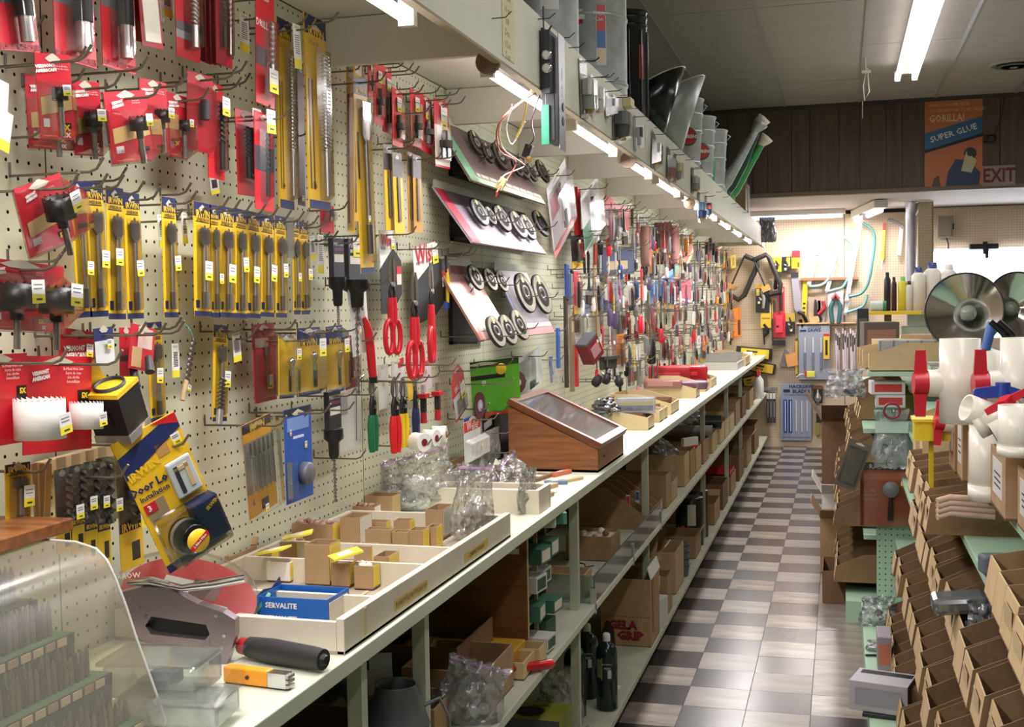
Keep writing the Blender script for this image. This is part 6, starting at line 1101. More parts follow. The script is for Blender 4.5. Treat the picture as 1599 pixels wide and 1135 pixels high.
# wooden display case with sloping glass lid
yn = onZ(933,738,WT).y; yf = yn + .40; t = thing('display_case','brown wooden display case with sloping glass lid on the worktop','case',(-.76,yn,WT)); D_ = .30; Lc = onZ(977,710,WT).y - yn; Lc = max(.36,Lc)
hf = (onX(937,700,-.76).z - WT); hb = onY(800,634,yn).z - WT; W_ = M_wood
MB().prism([(-D_,0),(0,0),(0,hf),(-D_,hb)],0,.012,W_).build('side_panel',t); MB().prism([(-D_,0),(0,0),(0,hf),(-D_,hb)],Lc - .012,Lc,W_).build('side_panel',t)
MB().box(-.012,0,.012,Lc - .012,0,hf,W_).build('front_panel',t); MB().box(-D_,-D_ + .012,.012,Lc - .012,0,hb,W_).build('back_panel',t); MB().box(-D_,0,0,Lc,.0,.008,M_cardd).build('base',t)
sl = math.degrees(math.atan2(hb - hf,D_)); Ls = math.hypot(D_,hb - hf) + .012; lid = MB(); Ml = T(.006,0,hf + .002) @ RY(sl)
M_w2 = mat('lid_wood',(120,70,40),.35,0,.3,6,0,(1,10,10),(84,48,28))
lid.box(-Ls,0,-.004,.022,0,.02,M_w2).box(-Ls,0,Lc - .022,Lc + .004,0,.02,M_w2).box(-.026,0,.022,Lc - .022,0,.02,M_w2).box(-Ls,-Ls + .026,.022,Lc - .022,0,.02,M_w2); fr = lid.build('lid_frame',t,M=Ml)
MB().box(-Ls + .026,-.026,.022,Lc - .022,.010,.013,film('case_glass',(240,236,232),.6,.06,0,20,.12)).build('glass',fr)
MB().box(-D_ + .012,-.012,.012,Lc - .012,.008,hf * .5,mat('case_lining',(150,130,110),.8)).build('lining',t)
for k in range(9): MB().lathe([(0,.02),(.012,.015),(.013,0)],10,flat([(206,200,196),(160,140,120),(226,220,214)][k % 3]),T(-.05 - .03 * (k % 4) - .02,.06 + .035 * k,hf * .5)).build('small_part',t)
MB().box(.0,.002,Lc * .2,Lc * .25,hf * .5,hf * .62,M_dark).build('latch',t)
# clear zip bags heaped at the far end of the tray
def heap(name,label,px,py,z,w,h,d,rz,ry,cols,m=None,n=8,cat='bag',zip_=True):
    p = onZ(px,py,z); t = thing(name,label,cat,M=T(*p) @ RZ(rz) @ RY(ry)); t2 = T(0,0,h); bagitem_local(t,w,h,d,cols,n,m or M_bag,t2)
    if zip_: MB().box(-w * .46,w * .46,-.003,.003,h - .012,h - .007,flat((206,160,206))).build('zip',t)
    return t
def bagitem_local(t,w,h,d,cols,n,m,M0):
    rr = random.Random(int(w * 1e4 + h * 1e5) % 997); g = 19; vs = []
    for s in (-1,1):
        for j in range(g):
            for i in range(g):
                u,v = i / (g - 1),j / (g - 1); e = (math.sin(PI * u) ** .5) * (math.sin(PI * min(1,v * .92 + .02)) ** .6) * (v ** .4 if v > 0 else 0)
                nz = noise.noise(Vector((u * 4 + w * 90,v * 4,s * 3))) * .6; ns = noise.noise(Vector((u * 9,v * 9 + h * 70,5 + s))) + .7 * noise.noise(Vector((u * 19,v * 19,9 + s)))
                vs.append(M0 @ Vector(((u - .5) * w * (1 - .12 * math.sin(PI * v * 2)) + ns * .06 * w,s * d * .5 * max(0,e + nz * e) + ns * .28 * d,-v * h + ns * .05 * h)))
    fs = []
    for s in range(2):
        for j in range(g - 1):
            for i in range(g - 1):
                a = s * g * g + j * g + i; f = (a,a + 1,a + g + 1,a + g); fs.append(f if s else f[::-1])
    MB().add(vs,fs,m,True).build('bag',t)
    for k in range(n):
        q = rr.random(); b = MB()
        if q < .5: b.cbox(0,0,0,w * .2 * rr.uniform(.6,1.3),d * .3,h * .12 * rr.uniform(.6,1.6),flat(cols[k % len(cols)]))
        else: b.cyl((0,0,-h * .06),(0,0,h * .06),d * .12,d * .1,8,flat(cols[k % len(cols)]))
        b.build('contents',t,M=M0 @ T(rr.uniform(-.26,.26) * w,rr.uniform(-.1,.1) * d,-h * rr.uniform(.5,.85)) @ RY(rr.uniform(-70,70)) @ RX(rr.uniform(-40,40)))
heap('zip_bag','large crumpled clear zip bag of white parts standing in the tray',668,790,WT + .01,.20,.15,.08,30,-14,[(226,226,224),(200,200,206),(236,230,220)],M_zip)
heap('zip_bag','tall twisted clear zip bag with purple seal beside the large one',735,838,WT + .01,.10,.17,.06,40,6,[(230,226,224),(206,196,190)],M_zip)
heap('zip_bag','clear bag lying over the far end of the tray with paper inside',790,775,WT + .01,.22,.09,.10,70,-30,[(226,220,206),(200,176,150)],M_zip)
heap('plastic_bag','thin clear bag drooping over the corner block to the shelf edge',822,800,WT - .0,.10,.12,.03,80,10,[(236,234,230)],M_zip,2,zip_=False)
heap('plastic_bag','small folded clear bag against the pegboard behind the boxes',545,775,WT + .01,.14,.04,.03,80,0,[(230,226,220)],M_zip,1,zip_=False)
for i,(px,py,w_,d_,lab) in enumerate([(700,742,.26,.05,'folded brown cardboard strip behind the large zip bag'),(772,770,.16,.10,'open tan box lying open behind the far tray end')]):
    p = onZ(px,py,WT + .02); carton('carton',lab,(p.x - .02,p.y + .05,WT + .004),w_,d_,.05,flaps=('f','r'),m=M_card)
t = thing('corner_block','cream painted wooden end block of the second tray','tray',(-.86,onZ(858,790,WT).y - .13,WT)); obox(MB(),-.20,.10,0,.13,0,.062,.012,M_tray).build('tray_box',t); MB().box(-.06,.04,.03,.10,.013,.05,flat((206,196,176),.8)).build('contents',t)
for i,(px,py,L,wd,hgt,rz,m,lab) in enumerate([(840,748,.12,.05,.012,80,M_cardd,'flat brown card wedge lying by the wooden display case'),(876,742,.10,.02,.014,70,flat((206,110,80)),'pale orange wrapped stick in front of the wooden case'),(888,752,.13,.022,.010,66,M_cardl,'thin wooden stick beside the orange wrapped one'),(858,770,.06,.03,.014,75,M_cardl,'short upper wooden block near the tray end'),(852,776,.055,.03,.012,78,M_card,'short lower wooden block near the tray end'),(868,756,.07,.025,.012,20,flat((96,120,150)),'small blue wrapped piece among the sticks')]):
    p = onZ(px,py,WT); z = WT + (.014 if i == 3 else 0); t = thing('wood_piece',lab,'wood piece',M=T(p.x,p.y,z) @ RZ(rz)); MB().box(-L / 2,L / 2,-wd / 2,wd / 2,0,hgt,m).build('piece',t,bev=.002); MB().box(-L * .2,L * .1,-wd * .3,wd * .3,hgt,hgt + .0006,M_offw).build('label',t)
t = thing('paper_sheet','white paper sheet standing against the display case','paper',M=T(*onZ(780,740,WT + .01)) @ RZ(78) @ RY(35)); MB().box(-.05,.10,-.001,.001,-.03,.03,M_white).build('sheet',t); MB().box(-.04,.04,-.0015,-.001,-.004,.004,flat((160,150,150))).build('print',t)
# sloped wooden bins farther along
def slopebin(name,label,y,w,d,hb,hf,z,x1,m,mi=None,group=None,lip=None,cat='bin',th=.003,lab=None,lean=0,content=None,face=1):
    """parts bin: tall at the wall, low lip at the aisle; face=1 opens to +x, -1 to -x; x1 is the aisle edge"""
    t = thing(name,label,cat,(x1,y,z),group=group); mi = mi or m; L_ = lip if lip is not None else hf
    s = -face
    side = [(0 - lean * 0,0),(s * d,0),(s * d,hb),(s * d * .55,hb),(0 + s * lean,hf)]
    if s > 0: side = side[::-1]
    MB().prism(side,0,th,m).build('side',t); MB().prism(side,w - th,w,m).build('side',t)
    if lean: MB().add([(0,th,0),(0,w - th,0),(s * lean,w - th,hf),(s * lean,th,hf),(s * th,th,0),(s * th,w - th,0),(s * (lean + th),w - th,hf),(s * (lean + th),th,hf)],[(0,1,2,3),(4,7,6,5),(3,2,6,7),(0,3,7,4),(1,5,6,2)],M_cardl if m is not M_tray else m).build('front_lip',t)
    else: MB().box(min(0,s * th),max(0,s * th),th,w - th,0,hf,m).build('front_lip',t)
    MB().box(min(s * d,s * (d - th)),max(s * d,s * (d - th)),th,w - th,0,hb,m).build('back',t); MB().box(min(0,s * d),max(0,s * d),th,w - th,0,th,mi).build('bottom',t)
    if lab: MB().box(min(-s * .0006 + s * lean * .4,s * lean * .4),max(-s * .0006 + s * lean * .4,s * lean * .4) + .0001,w * .2,w * .8,hf * .25,hf * .8,flat(lab)).build('label',t)
    if content: content(t,s,d,w,hf)
    return t
M_bin = mat('pale_bin',(212,190,142),.6,0,.08,10)
for i,(px,py,w_,hb_,lab) in enumerate([(1004,672,.17,.085,'pale wooden bin with sloping sides, nearest past the wooden case'),(1023,660,.12,.09,'pale wooden bin, second past the wooden case'),(1032,655,.10,.09,'pale wooden bin, third past the wooden case'),(1045,648,.30,.10,'long pale wooden bin of brown slats, fourth past the wooden case'),(1085,622,.20,.10,'pale wooden bin with red packs, fifth past the wooden case'),(1098,612,.22,.10,'pale wooden bin, sixth past the wooden case'),(1107,606,.35,.10,'pale wooden bin with small parts, seventh past the wooden case'),(1148,603,.0,.1,'')]):
    if not w_: continue
    p = onZ(px,py,WT); hf_ = .055
    def con(t,s,d,w,hf,i=i):
        for q in range(3 if i != 3 else 7): MB().box(-d * .9,-.03,w * (.12 + .8 * q / (3 if i != 3 else 7)),w * (.12 + .8 * q / (3 if i != 3 else 7)) + .006,.01,.07,flat([(140,90,56),(120,80,50),(150,104,70)][q % 3])).build('divider_slat',t)
    slopebin('wooden_bin',lab,p.y,w_,.30,hb_,hf_,WT,max(p.x,-.80) if i < 4 else -.80,M_bin,M_cardin,content=con,th=.006)
p = onX(948,640,-1.0)
heap('dark_bag','crumpled dark bag lying at the back of the nearest pale wooden bin',945,650,WT + .06,.22,.08,.10,80,0,[(60,58,58)],film('dark_film',(120,120,120),.5,.2,1,20,.4),3,zip_=False)
t = thing('yellow_blue_pack','white, yellow and navy striped carton in clear film on the pale bins','box',M=T(*onZ(991,632,WT + .10)) @ RZ(12)); MB().box(-.075,.085,-.03,.03,-.03,.03,flat((226,224,222))).box(-.07,.08,-.0305,-.03,.0,.016,flat((236,206,50))).box(-.07,.08,-.0308,-.03,-.024,.0,M_navy).build('carton',t); MB().box(-.08,.09,-.035,.035,-.035,.035,M_bag).build('wrap',t)
for i,(px,py,c,lab) in enumerate([(1045,573,(206,60,70),'bright red plastic pack leaning over the bins, nearer one'),(1072,572,(214,46,56),'bright red plastic pack leaning over the bins, farther one'),(1035,588,(150,96,90),'clear pack with cream label before the red packs'),(1075,590,(120,80,100),'low purple and orange pack in the fifth pale bin')]):
    t = thing('red_pack',lab,'package',M=T(*onZ(px,py + 10,WT + (.09 + .02 * (i < 2) if i < 3 else .075))) @ RZ(10) @ RX(20)); w_ = .13 if i < 2 else .11; MB().box(-w_,w_,-.02,.02,-.05 if i < 2 else -.03,.05 if i < 2 else .02,flat(c,.3)).build('pack',t,bev=.012); MB().box(-w_ * .8,w_ * .5,-.0215,-.02,-.01,.015,flat(tuple(min(255,v + 40) for v in c))).build('label',t)
t = thing('organiser_tray','stack of grey slotted organiser trays on the far worktop','organiser',(-1.1,9.6,WT)); MB().box(-.05,.30,0,.8,0,.06,flat((190,186,180))).build('body',t); [MB().box(-.04,.29,.05 + .12 * k,.055 + .12 * k,.06,.12,flat((150,146,142))).build('rod',t) for k in range(6)]
p = onZ(1148,600,WT); slopebin('wooden_bin','large pale curved bin at the far end of the worktop',10.2,.5,.34,.12,.08,WT,-.78,M_bin,M_cardin,th=.01)
t = thing('white_cup','small white cup on the far end of the worktop','cup',(-.82,11.0,WT)); MB().lathe([(.03,0),(.04,.09),(.036,.09),(.028,.005)],16,M_white).build('cup',t); MB().tube([(.035,0,.07),(.06,0,.06),(.058,0,.03),(.034,0,.02)],.004,6,M_white).build('handle',t)
for i,(x,y) in enumerate(((-.80,11.6),(-.80,11.85))):
    t = thing('glue_bottle','white glue bottle with red nozzle, %s of two at the far shelf end' % ['nearer','farther'][i],'bottle',(x + .02,y,.554)); MB().lathe([(0,0),(.045,0),(.048,.02),(.045,.16),(.02,.2),(.018,.21)],18,M_white).build('bottle',t); MB().lathe([(.02,.21),(.016,.23),(.003,.28),(0,.28)],12,M_red).build('nozzle',t)
# red and clear blister stack leaning behind the bins
for i in range(5):
    a = onX(879 + i * 6,618,-1.12 + .008 * i); t = thing('red_tube_pack','slim red-capped clear tube, %s of five standing behind the case' % ORD[i],'tube',M=T(a.x,a.y,WT + .055)); MB().cyl((0,0,-.05),(0,0,.05),.010,.010,10,flat((190,60,60))).build('tube',t); MB().cyl((0,0,.05),(0,0,.06),.011,.011,10,M_red).build('cap',t)
# ================================================================ goods on the two lower shelves
MS,BS = .554,.10
M_grn = flat((60,106,88)); M_cabw = mat('ply_brown',(146,100,62),.5,0,.25,5,.03,(1,8,8),(120,78,46))
# cubby cabinet with small green boxes
t = thing('cubby_cabinet','brown plywood cubby cabinet with pale edges, full of small green boxes','cabinet',(-.80,2.985,MS)); Dp,Wc,Hc = .36,.12,.325
MB().box(-Dp,0,-.012,0,0,Hc,M_cabw).build('side_panel',t); MB().box(-Dp,0,Wc * 1.6,Wc * 1.6 + .012,0,Hc,M_cabw).build('side_panel',t); MB().box(0,.002,-.012,0,0,Hc,M_cardl).build('pale_edge',t)
for k in range(5): MB().box(-Dp,0,0,Wc * 1.6,k * .078,k * .078 + .008,M_cardl).build('shelf',t)
MB().box(-Dp,-Dp + .01,0,Wc * 1.6,0,Hc,M_cabw).build('back_panel',t); MB().box(-.01,0,Wc * .8,Wc * .8 + .008,0,Hc,M_cardl).build('partition',t)
MB().box(-.06,-.02,-.0126,-.012,Hc - .05,Hc - .035,M_white).build('sticker',t)
rr = random.Random(8)
for k in range(4):
    for e in range(2):
        g = thing('small_green_box','small green box in the %s row of the cubby cabinet, %s side' % (['lowest','second','third','top'][k],['near','far'][e]),'box',M=T(-.80,2.992 + e * .102,MS + k * .078 + .009) @ RZ(rr.uniform(-8,8))); o_ = rr.uniform(.01,.05); hh = rr.uniform(.035,.055)
        MB().box(-.16,o_,.004,.08,0,hh,M_grn if rr.random() < .7 else flat((206,210,204))).build('carton',g,bev=.001); MB().box(o_,o_ + .0006,.01,.07,.006,hh - .006,M_offw if k % 2 else flat((46,80,66))).build('end_label',g)
for i,(x,y,z,w,c,lab) in enumerate([(-.83,3.0,Hc,.07,(36,36,38),'black carton with white barcode sticker on the cubby cabinet'),(-.80,3.09,Hc,.05,(210,212,206),'white small carton on top of the cubby cabinet'),(-.78,3.14,Hc + .0,.03,(60,110,84),'tiny green carton beside the white one on the cubby cabinet'),(-.95,3.02,Hc,.08,(60,48,38),'low dark tray at the back of the cubby cabinet top')]):
    g = thing('small_carton',lab,'box',M=T(x,y,MS + z + .001) @ RZ(10 * i)); MB().box(-.06,.05,-.01,w,0,.032,flat(c)).build('carton',g,bev=.001); MB().box(-.03,.02,-.0106,-.01,.008,.024,M_offw).box(-.025,.015,-.011,-.0106,.012,.018,M_dark).build('sticker',g)
# nearer cartons and bins on the middle shelf
def mbox(x1,y,z,d,w,h,nm,m=None,**k): return carton('open_carton',nm,(x1 - d / 2,y + w / 2,z),w,d,h,m=m or M_card,th=.004,**k)
mbox(-.88,2.62,MS,.26,.30,.12,'long brown open carton with curved side on the middle shelf',M_cardd)
mbox(-.775,2.50,MS,.20,.24,.105,'open tan carton with pale edges behind the red handle',M_card)
mbox(-.84,2.34,MS,.2,.14,.07,'low open carton behind the zip bag on the middle shelf',M_card)
mbox(-.90,1.95,MS,.24,.26,.11,'dark brown open carton beside the metal can',M_cardd)
mbox(-.93,1.62,MS,.24,.2,.10,'brown carton at the near end of the middle shelf',M_cardd)
mbox(-.76,2.78,MS,.09,.11,.045,'small pale wooden box, nearer of two at the shelf edge',M_bin); mbox(-.75,2.90,MS,.09,.075,.045,'small pale wooden box, farther of two at the shelf edge',M_bin)
t = thing('yellow_case','yellow and black tool card lying flat beneath the plywood cabinet shadow','case',(-1.05,2.83,MS + .001)); MB().box(-.05,.25,.0,.12,0,.055,flat((206,160,40))).build('case',t,bev=.003); MB().box(-.09,-.05,.0,.12,0,.055,M_black).build('end',t)
# galvanised can
p = onZ(618,1062,.72); t = thing('galvanised_can','old grey galvanised measuring can with ribbed spout on the middle shelf','can',M=T(-.815,2.06,MS + .001) @ Matrix.Diagonal((.86,.86,1.3,1))); M_gc = mat('can_grey',(112,118,120),.5,.55,.25,20,.15)
b = MB(); b.nocap = True; b.lathe([(.072,0),(.072,.105),(.075,.108),(.072,.112),(.044,.165),(.046,.168),(.042,.166),(.066,.115),(.068,.1),(.068,.004),(.001,.004)],32,M_gc).build('body',t)
MB().tube([(-.05,-.02,.12),(-.085,-.02,.135),(-.12,-.01,.17),(-.15,.0,.185)],[.020,.017,.016,.016],12,flat((70,68,66),.5)).build('spout',t)
for k in range(6): MB().tube([(-.10 - .009 * k,-.013 + .002 * k,.152 + .006 * k),(-.104 - .009 * k,-.013 + .002 * k,.155 + .006 * k)],.0185,12,M_dark).build('spout_rib',t)
MB().tube([(-.075,-.02,.126),(-.092,-.019,.142)],.022,14,M_gc).build('spout_collar',t); MB().tube([(.05,.03,.13),(.085,.045,.14),(.105,.055,.11),(.105,.055,.04),(.075,.035,.02)],.006,8,M_gc,flatk=.5).build('handle',t)
heap('zip_bag','large clear zip bag with pinkish and cream parts on the middle shelf',722,1130,MS,.15,.145,.07,22,18,[(206,176,160),(224,214,196),(180,120,120),(230,226,220)],MATS['bag_plastic'],12)
t = thing('white_pack','white and navy plastic pack behind the metal can','package',M=T(-1.02,2.42,MS + .11) @ RZ(20) @ RX(20)); MB().box(-.06,.05,-.01,.01,-.05,.05,flat((206,208,216))).box(-.03,.0,-.0105,-.01,.02,.045,M_navy).build('pack',t)
# red handled tool
a = onX(790,1045,-.80); b = onX(864,1036,-.715); t = thing('red_handle_tool','glossy red handle sticking out of the tan carton on the middle shelf','tool',M=T(*b)); d = a - b
MB().tube([(0,0,0),tuple(d * .06),tuple(d * .4),tuple(d * .9)],[.006,.013,.0125,.008],14,mat('gloss_red',(196,24,36),.2)).build('handle',t); MB().tube([tuple(d * .9),tuple(d * 1.3)],.004,8,M_steel).build('shaft',t)
# bottles, bag and slotted box on the bottom shelf
def fuel(x,y,lab):
    t = thing('fuel_bottle',lab,'bottle',(x,y,BS)); g = mat('bottle_green',(16,38,34),.18); b = MB(); b.nocap = True
    b.lathe([(.001,0),(.034,0),(.037,.006),(.037,.105),(.0375,.107),(.0375,.195),(.034,.212),(.022,.226),(.013,.232),(.012,.238),(.001,.238)],28,g).build('body',t)
    MB().lathe([(.013,.236),(.0135,.240),(.013,.258),(.010,.262),(0,.262)],18,M_white).build('cap',t)
    lb = MB(); sec = lambda a0,a1,z0,z1,m: lb.add([(math.cos(a0 + (a1 - a0) * i / 8) * .0381,math.sin(a0 + (a1 - a0) * i / 8) * .0381,z) for z in (z0,z1) for i in range(9)],[(i,i + 1,i + 10,i + 9) for i in range(8)],m,True)
    sec(-2.5,-.9,.10,.185,flat((26,30,30))); sec(-2.45,-1.95,.115,.18,flat((150,156,146))); sec(-1.9,-1.8,.11,.185,flat((130,190,90))); sec(-1.3,-.95,.115,.145,flat((190,190,186))); lb.build('label',t)
    text(t,'Brushless',.009,flat((200,204,200)),RZ(10) @ T(.003,-.0388,.165)); text(t,'MAP',.012,flat((200,204,200)),RZ(10) @ T(.003,-.0388,.15))
    return t
fuel(-.775,3.915,'dark green gas bottle with white cap nearest the shelf edge'); fuel(-.865,3.82,'dark green gas bottle with white cap, nearest the camera'); fuel(-.865,4.02,'dark green gas bottle half hidden behind the other two')
heap('plastic_bag','clear bag holding a white roll on the bottom shelf in front of the bottles',875,1140,BS,.16,.20,.10,40,0,[(232,234,230),(226,228,224)],M_zip,6,zip_=False)
t = thing('tissue_box','grey and olive box with a round dark hole in its top','box',(-.84,3.40,BS)); MB().box(-.17,.02,.0,.16,0,.13,flat((140,146,40))).box(-.17,.02,-.001,.0,0,.13,flat((96,98,96))).build('box',t,bev=.002); MB().lathe([(0,.001),(.045,.0012)],24,M_black,T(-.09,.07,.1305)).build('hole',t); MB().box(-.10,-.04,.125,.13,.1302,.1306,M_dark).build('print',t)
heap('white_cloth_bag','white bag with blue print at the near end of the bottom shelf',900,1190,BS,.12,.10,.10,30,0,[(226,228,226)],M_zip,4,zip_=False)
t = thing('price_square','small white paper label stuck on the bottom shelf board','label',(-.80,4.12,BS)); MB().box(0,.028,0,.045,0,.0008,M_white).build('paper',t); MB().box(.008,.02,.01,.03,.0008,.0011,flat((150,150,150))).build('print',t)
# the big printed carton
t = thing('grip_carton','tall brown carton printed GELA GRIP in maroon, with torn dotted line','carton',(-.74,4.66,BS)); Dd,Wd_,Hd = .205,.24,.275
obox(MB(),-Dd,0,0,Wd_,0,Hd,.004,M_card,M_cardin).build('carton',t); mr = flat((124,24,36))
text(t,'GELA',.048,mr,T(-.115,-.001,.085),bold=.003,sx=1.0); text(t,'GRIP',.048,mr,T(-.085,-.001,.042),bold=.003,sx=1.05)
for k in range(13): MB().box(-Dd + .006 + .0155 * k,-Dd + .016 + .0155 * k,-.0006,0,.105 + .02,.107 + .02,M_cardd).build('dash',t) if 0 else None
b = MB(); [b.box(-Dd + .006 + .0155 * k,-Dd + .015 + .0155 * k,-.0008,0,.120,.1222,M_dark) for k in range(13)]; stuff(b.build('dotted_line',t))
MB().prism([(-Dd + .0,0),(-Dd + .06,0),(-.15,.06),(-.17,.10),(-.185,.10),(-Dd,.04)],-.0012,-.0006,flat((52,36,36))).build('printed_shape',t)
MB().box(0,.0008,.03,Wd_ * .35,.05,Hd,mr).build('maroon_stripe',t); text(t,'GRIP STEEL',.022,M_cardl,T(.0012,.07,.18) @ RZ(90) @ RY(-90)); MB().box(-.0,.004,.0,Wd_,0,.05,M_white).build('flap',t,M=T(0,0,Hd) @ RY(-16))
# carton pile and white boxes behind it
mbox(-.78,4.93,BS,.22,.16,.28,'open brown carton with pencilled writing behind the GELA GRIP carton',M_card,flaps=('r','f'),lettering=('724',.05,(70,56,40)))
t = thing('white_carton','white folded carton standing before the pencilled carton','box',M=T(-.80,4.93,BS) @ RZ(-12)); MB().box(-.02,.06,-.03,.10,0,.13,flat((206,208,206))).build('carton',t,bev=.002); MB().box(-.015,.06,-.03,-.028,.0,.16,flat((196,200,200))).build('flap',t,M=T(0,0,.07) @ RX(-14)); MB().box(.0,.05,-.031,-.03,.02,.05,M_offw).build('label',t)
mbox(-.745,5.18,BS,.16,.14,.17,'small brown carton beyond the white folded carton',M_card)
t = thing('tag_card','tan card tag poking up from the pencilled carton','tag',M=T(-.77,4.97,BS + .29) @ RZ(70) @ RY(-12)); MB().box(-.05,.05,-.001,.001,-.02,.02,M_cardl).build('card',t); text(t,'62',.02,M_dark,T(0,-.0015,0))
for i in range(4):
    t = thing('grey_cup','grey ribbed plastic cup, %s in the nested stack by the pale carton' % ORD[i],'cup',M=T(-.80,5.95,BS + .035 * i)); MB().lathe([(.05,0),(.058,.06),(.055,.06),(.047,.003)],20,flat((96,100,108),.35)).build('cup',t); MB().lathe([(.06,.056),(.062,.06),(.058,.062)],20,flat((70,72,80),.35)).build('rim',t)
for i,(y,c) in enumerate(((6.75,(26,26,28)),(7.0,(30,30,32)))):
    t = thing('paint_can',['tall black can with green and orange label on the bottom shelf','black can with white label just behind the green-labelled one'][i],'can',(-.84,y,BS)); MB().lathe([(.08,0),(.08,.27),(.076,.275),(0,.27)],26,flat(c,.3)).build('can',t); lb = MB(); [lb.add([(math.cos(a) * .0812,math.sin(a) * .0812,z) for z in (z0,z1) for a in (a0,(a0 + a1) / 2,a1)],[(0,1,4,3),(1,2,5,4)],m,True) for a0,a1,z0,z1,m in ((-2.4,-1.6,.12,.24,flat((60,70,60))),(-1.6,-1.0,.12,.24,M_offw),(-2.4,-1.5,.1,.12,flat((220,100,60))))]; lb.build('label',t)
# low cartons marching away on the bottom shelf
for i,(y,w,h,d,m,lab,ex) in enumerate([(5.55,.30,.20,.22,M_cardl,'pale open box with clear cover on the bottom shelf',()),(6.35,.26,.12,.2,M_card,'open brown box past the grey cup stack',('r',)),(7.35,.34,.13,.28,M_card,'wide brown box with a white rag at the lip, bottom shelf',('f',)),(7.9,.36,.17,.3,M_cardd,'dark brown box beyond the white rag box, bottom shelf',()),(8.5,.4,.14,.3,M_card,'brown box holding red trays, bottom shelf',()),(9.2,.45,.2,.3,M_cardd,'large dark carton far along the bottom shelf',('f',)),(10.0,.5,.22,.3,M_card,'brown carton with folded paper far along the bottom shelf',('r',)),(10.9,.6,.26,.3,M_cardd,'last dark carton on the bottom shelf by the back wall',())]):
    mbox(-.76,y,BS,d,w,h,lab,m,flaps=ex)
for i in range(4):
    t = thing('red_tray','shallow red plastic tray, %s of four in the brown box' % ORD[i],'tray',M=T(-.86,8.55 + .08 * i,BS + .145) @ RX(-8)); obox(MB(),-.09,.09,0,.09,0,.03,.003,M_red).build('tray',t)
# glass lip, wire rack, carton behind it
t = thing('glass_lip','low clear glass barrier standing along the middle shelf edge','glass',(EX + .002,3.56,MS)); M_gl = film('lip_glass',(214,230,222),.8,.06,0,20,.10)
MB().box(-.004,0,0,1.42,.002,.085,M_gl).build('pane',t); MB().box(-.0045,.0005,0,1.42,.083,.086,film('lip_edge',(130,160,150),1,.1,0,20,.6)).build('polished_edge',t); MB().box(-.30,0,0,.004,.002,.085,M_gl).build('end_pane',t)
for y in (.0,.7,1.4): MB().box(-.012,.004,y - .008,y + .008,-.03,.05,M_steel).build('clamp',t)
t = thing('wire_rack','white wire divider rack on the middle shelf behind the glass','rack',(-.93,3.72,MS)); [MB().tube([(-.12,.03 + .05 * k,.01),(.12,.03 + .05 * k,.01),(.13,.03 + .05 * k,.035)],.002,6,M_white).build('wire',t) for k in range(5)]; MB().tube([(-.12,.0,.008),(-.12,.26,.008)],.003,6,M_white).build('rail',t)
t = thing('cable_tie','black looped cable tie lying on the wire rack','tie',(-.86,3.88,MS + .045)); MB().tube([(math.cos(q) * .022,math.sin(q) * .015,math.sin(q) * .006) for q in [i * .4 for i in range(15)]] + [(.05,.01,.0)],.0022,6,M_black).build('loop',t)
mbox(-.80,4.16,MS,.17,.17,.09,'square brown carton with torn rim behind the glass barrier',M_card,content=beads(5,.014,[(226,220,206),(130,100,76)],3))
mbox(-.78,3.60,MS,.13,.11,.08,'narrow box with tan tag at the near end of the glass barrier',M_cardl,lab=(200,180,120))
# magazine style sloped cartons
for i,(y,lab) in enumerate([(4.78,'sloped brown file carton, nearest behind the glass barrier'),(4.90,'sloped brown file carton, second behind the glass barrier'),(5.02,'sloped brown file carton, third behind the glass barrier'),(5.14,'sloped brown file carton with white label, fourth behind the glass barrier')]):
    slopebin('file_carton',lab,y,.115,.30,.17,.055,MS,-.775,M_card,M_cardin,lab=(214,212,200) if i in (0,3) else None)
    if i < 3: t = thing('bookmark','white strip standing in the %s sloped file carton' % ORD[i],'label',M=T(-.86 + .02 * i,y + .05,MS + .004) @ RX(-8)); MB().box(-.008,.008,0,.001,0,.13,M_white).box(-.007,.007,-.0004,0,.09,.125,flat([(200,60,70),(60,120,200),(220,120,60)][i])).build('strip',t)
for i,(y,w,h,lab,m) in enumerate([(5.30,.16,.15,'brown carton with stencilled square holes behind the file cartons',M_card),(5.48,.2,.09,'pale box heaped with clear bags on the middle shelf',M_cardl),(5.95,.2,.16,'tan carton with torn front on the middle shelf',M_cardl),(6.2,.2,.15,'tan carton with white sleeve on the middle shelf',M_card),(6.45,.25,.13,'brown box with red and white pack, middle shelf',M_cardl),(6.8,.3,.13,'tan box with glinting bag, middle shelf',M_card),(7.3,.3,.12,'pale box before the steel cylinder, middle shelf',M_cardl),(7.8,.3,.12,'first of three plain boxes by the dark roll, middle shelf',M_bin),(8.15,.3,.12,'second of three plain boxes by the dark roll, middle shelf',M_bin),(8.5,.35,.12,'third of three plain boxes by the dark roll, middle shelf',M_bin),(9.0,.4,.17,'brown box far along the middle shelf',M_card),(9.6,.4,.17,'brown box before the glue bottles, middle shelf',M_cardd),(10.4,.5,.16,'tan box at the end of the middle shelf',M_card)]):
    mbox(-.765,y,MS,.3,w,h,lab,m)
heap('clear_bag','clear bags of shiny fittings heaped over the pale box',1040,735,MS + .06,.30,.14,.12,60,30,[(196,200,196),(120,170,110),(226,228,226),(160,166,170)],M_bag,12)
heap('clear_bag','crumpled clear bag behind the red and white pack on the middle shelf',1070,680,MS + .10,.35,.16,.14,70,10,[(90,90,90),(190,190,190)],M_bag,8)
heap('plastic_bag','grey plastic bag leaning behind the dark roll',1085,668,MS + .12,.4,.15,.12,80,0,[(120,120,120)],M_bag,4,zip_=False)
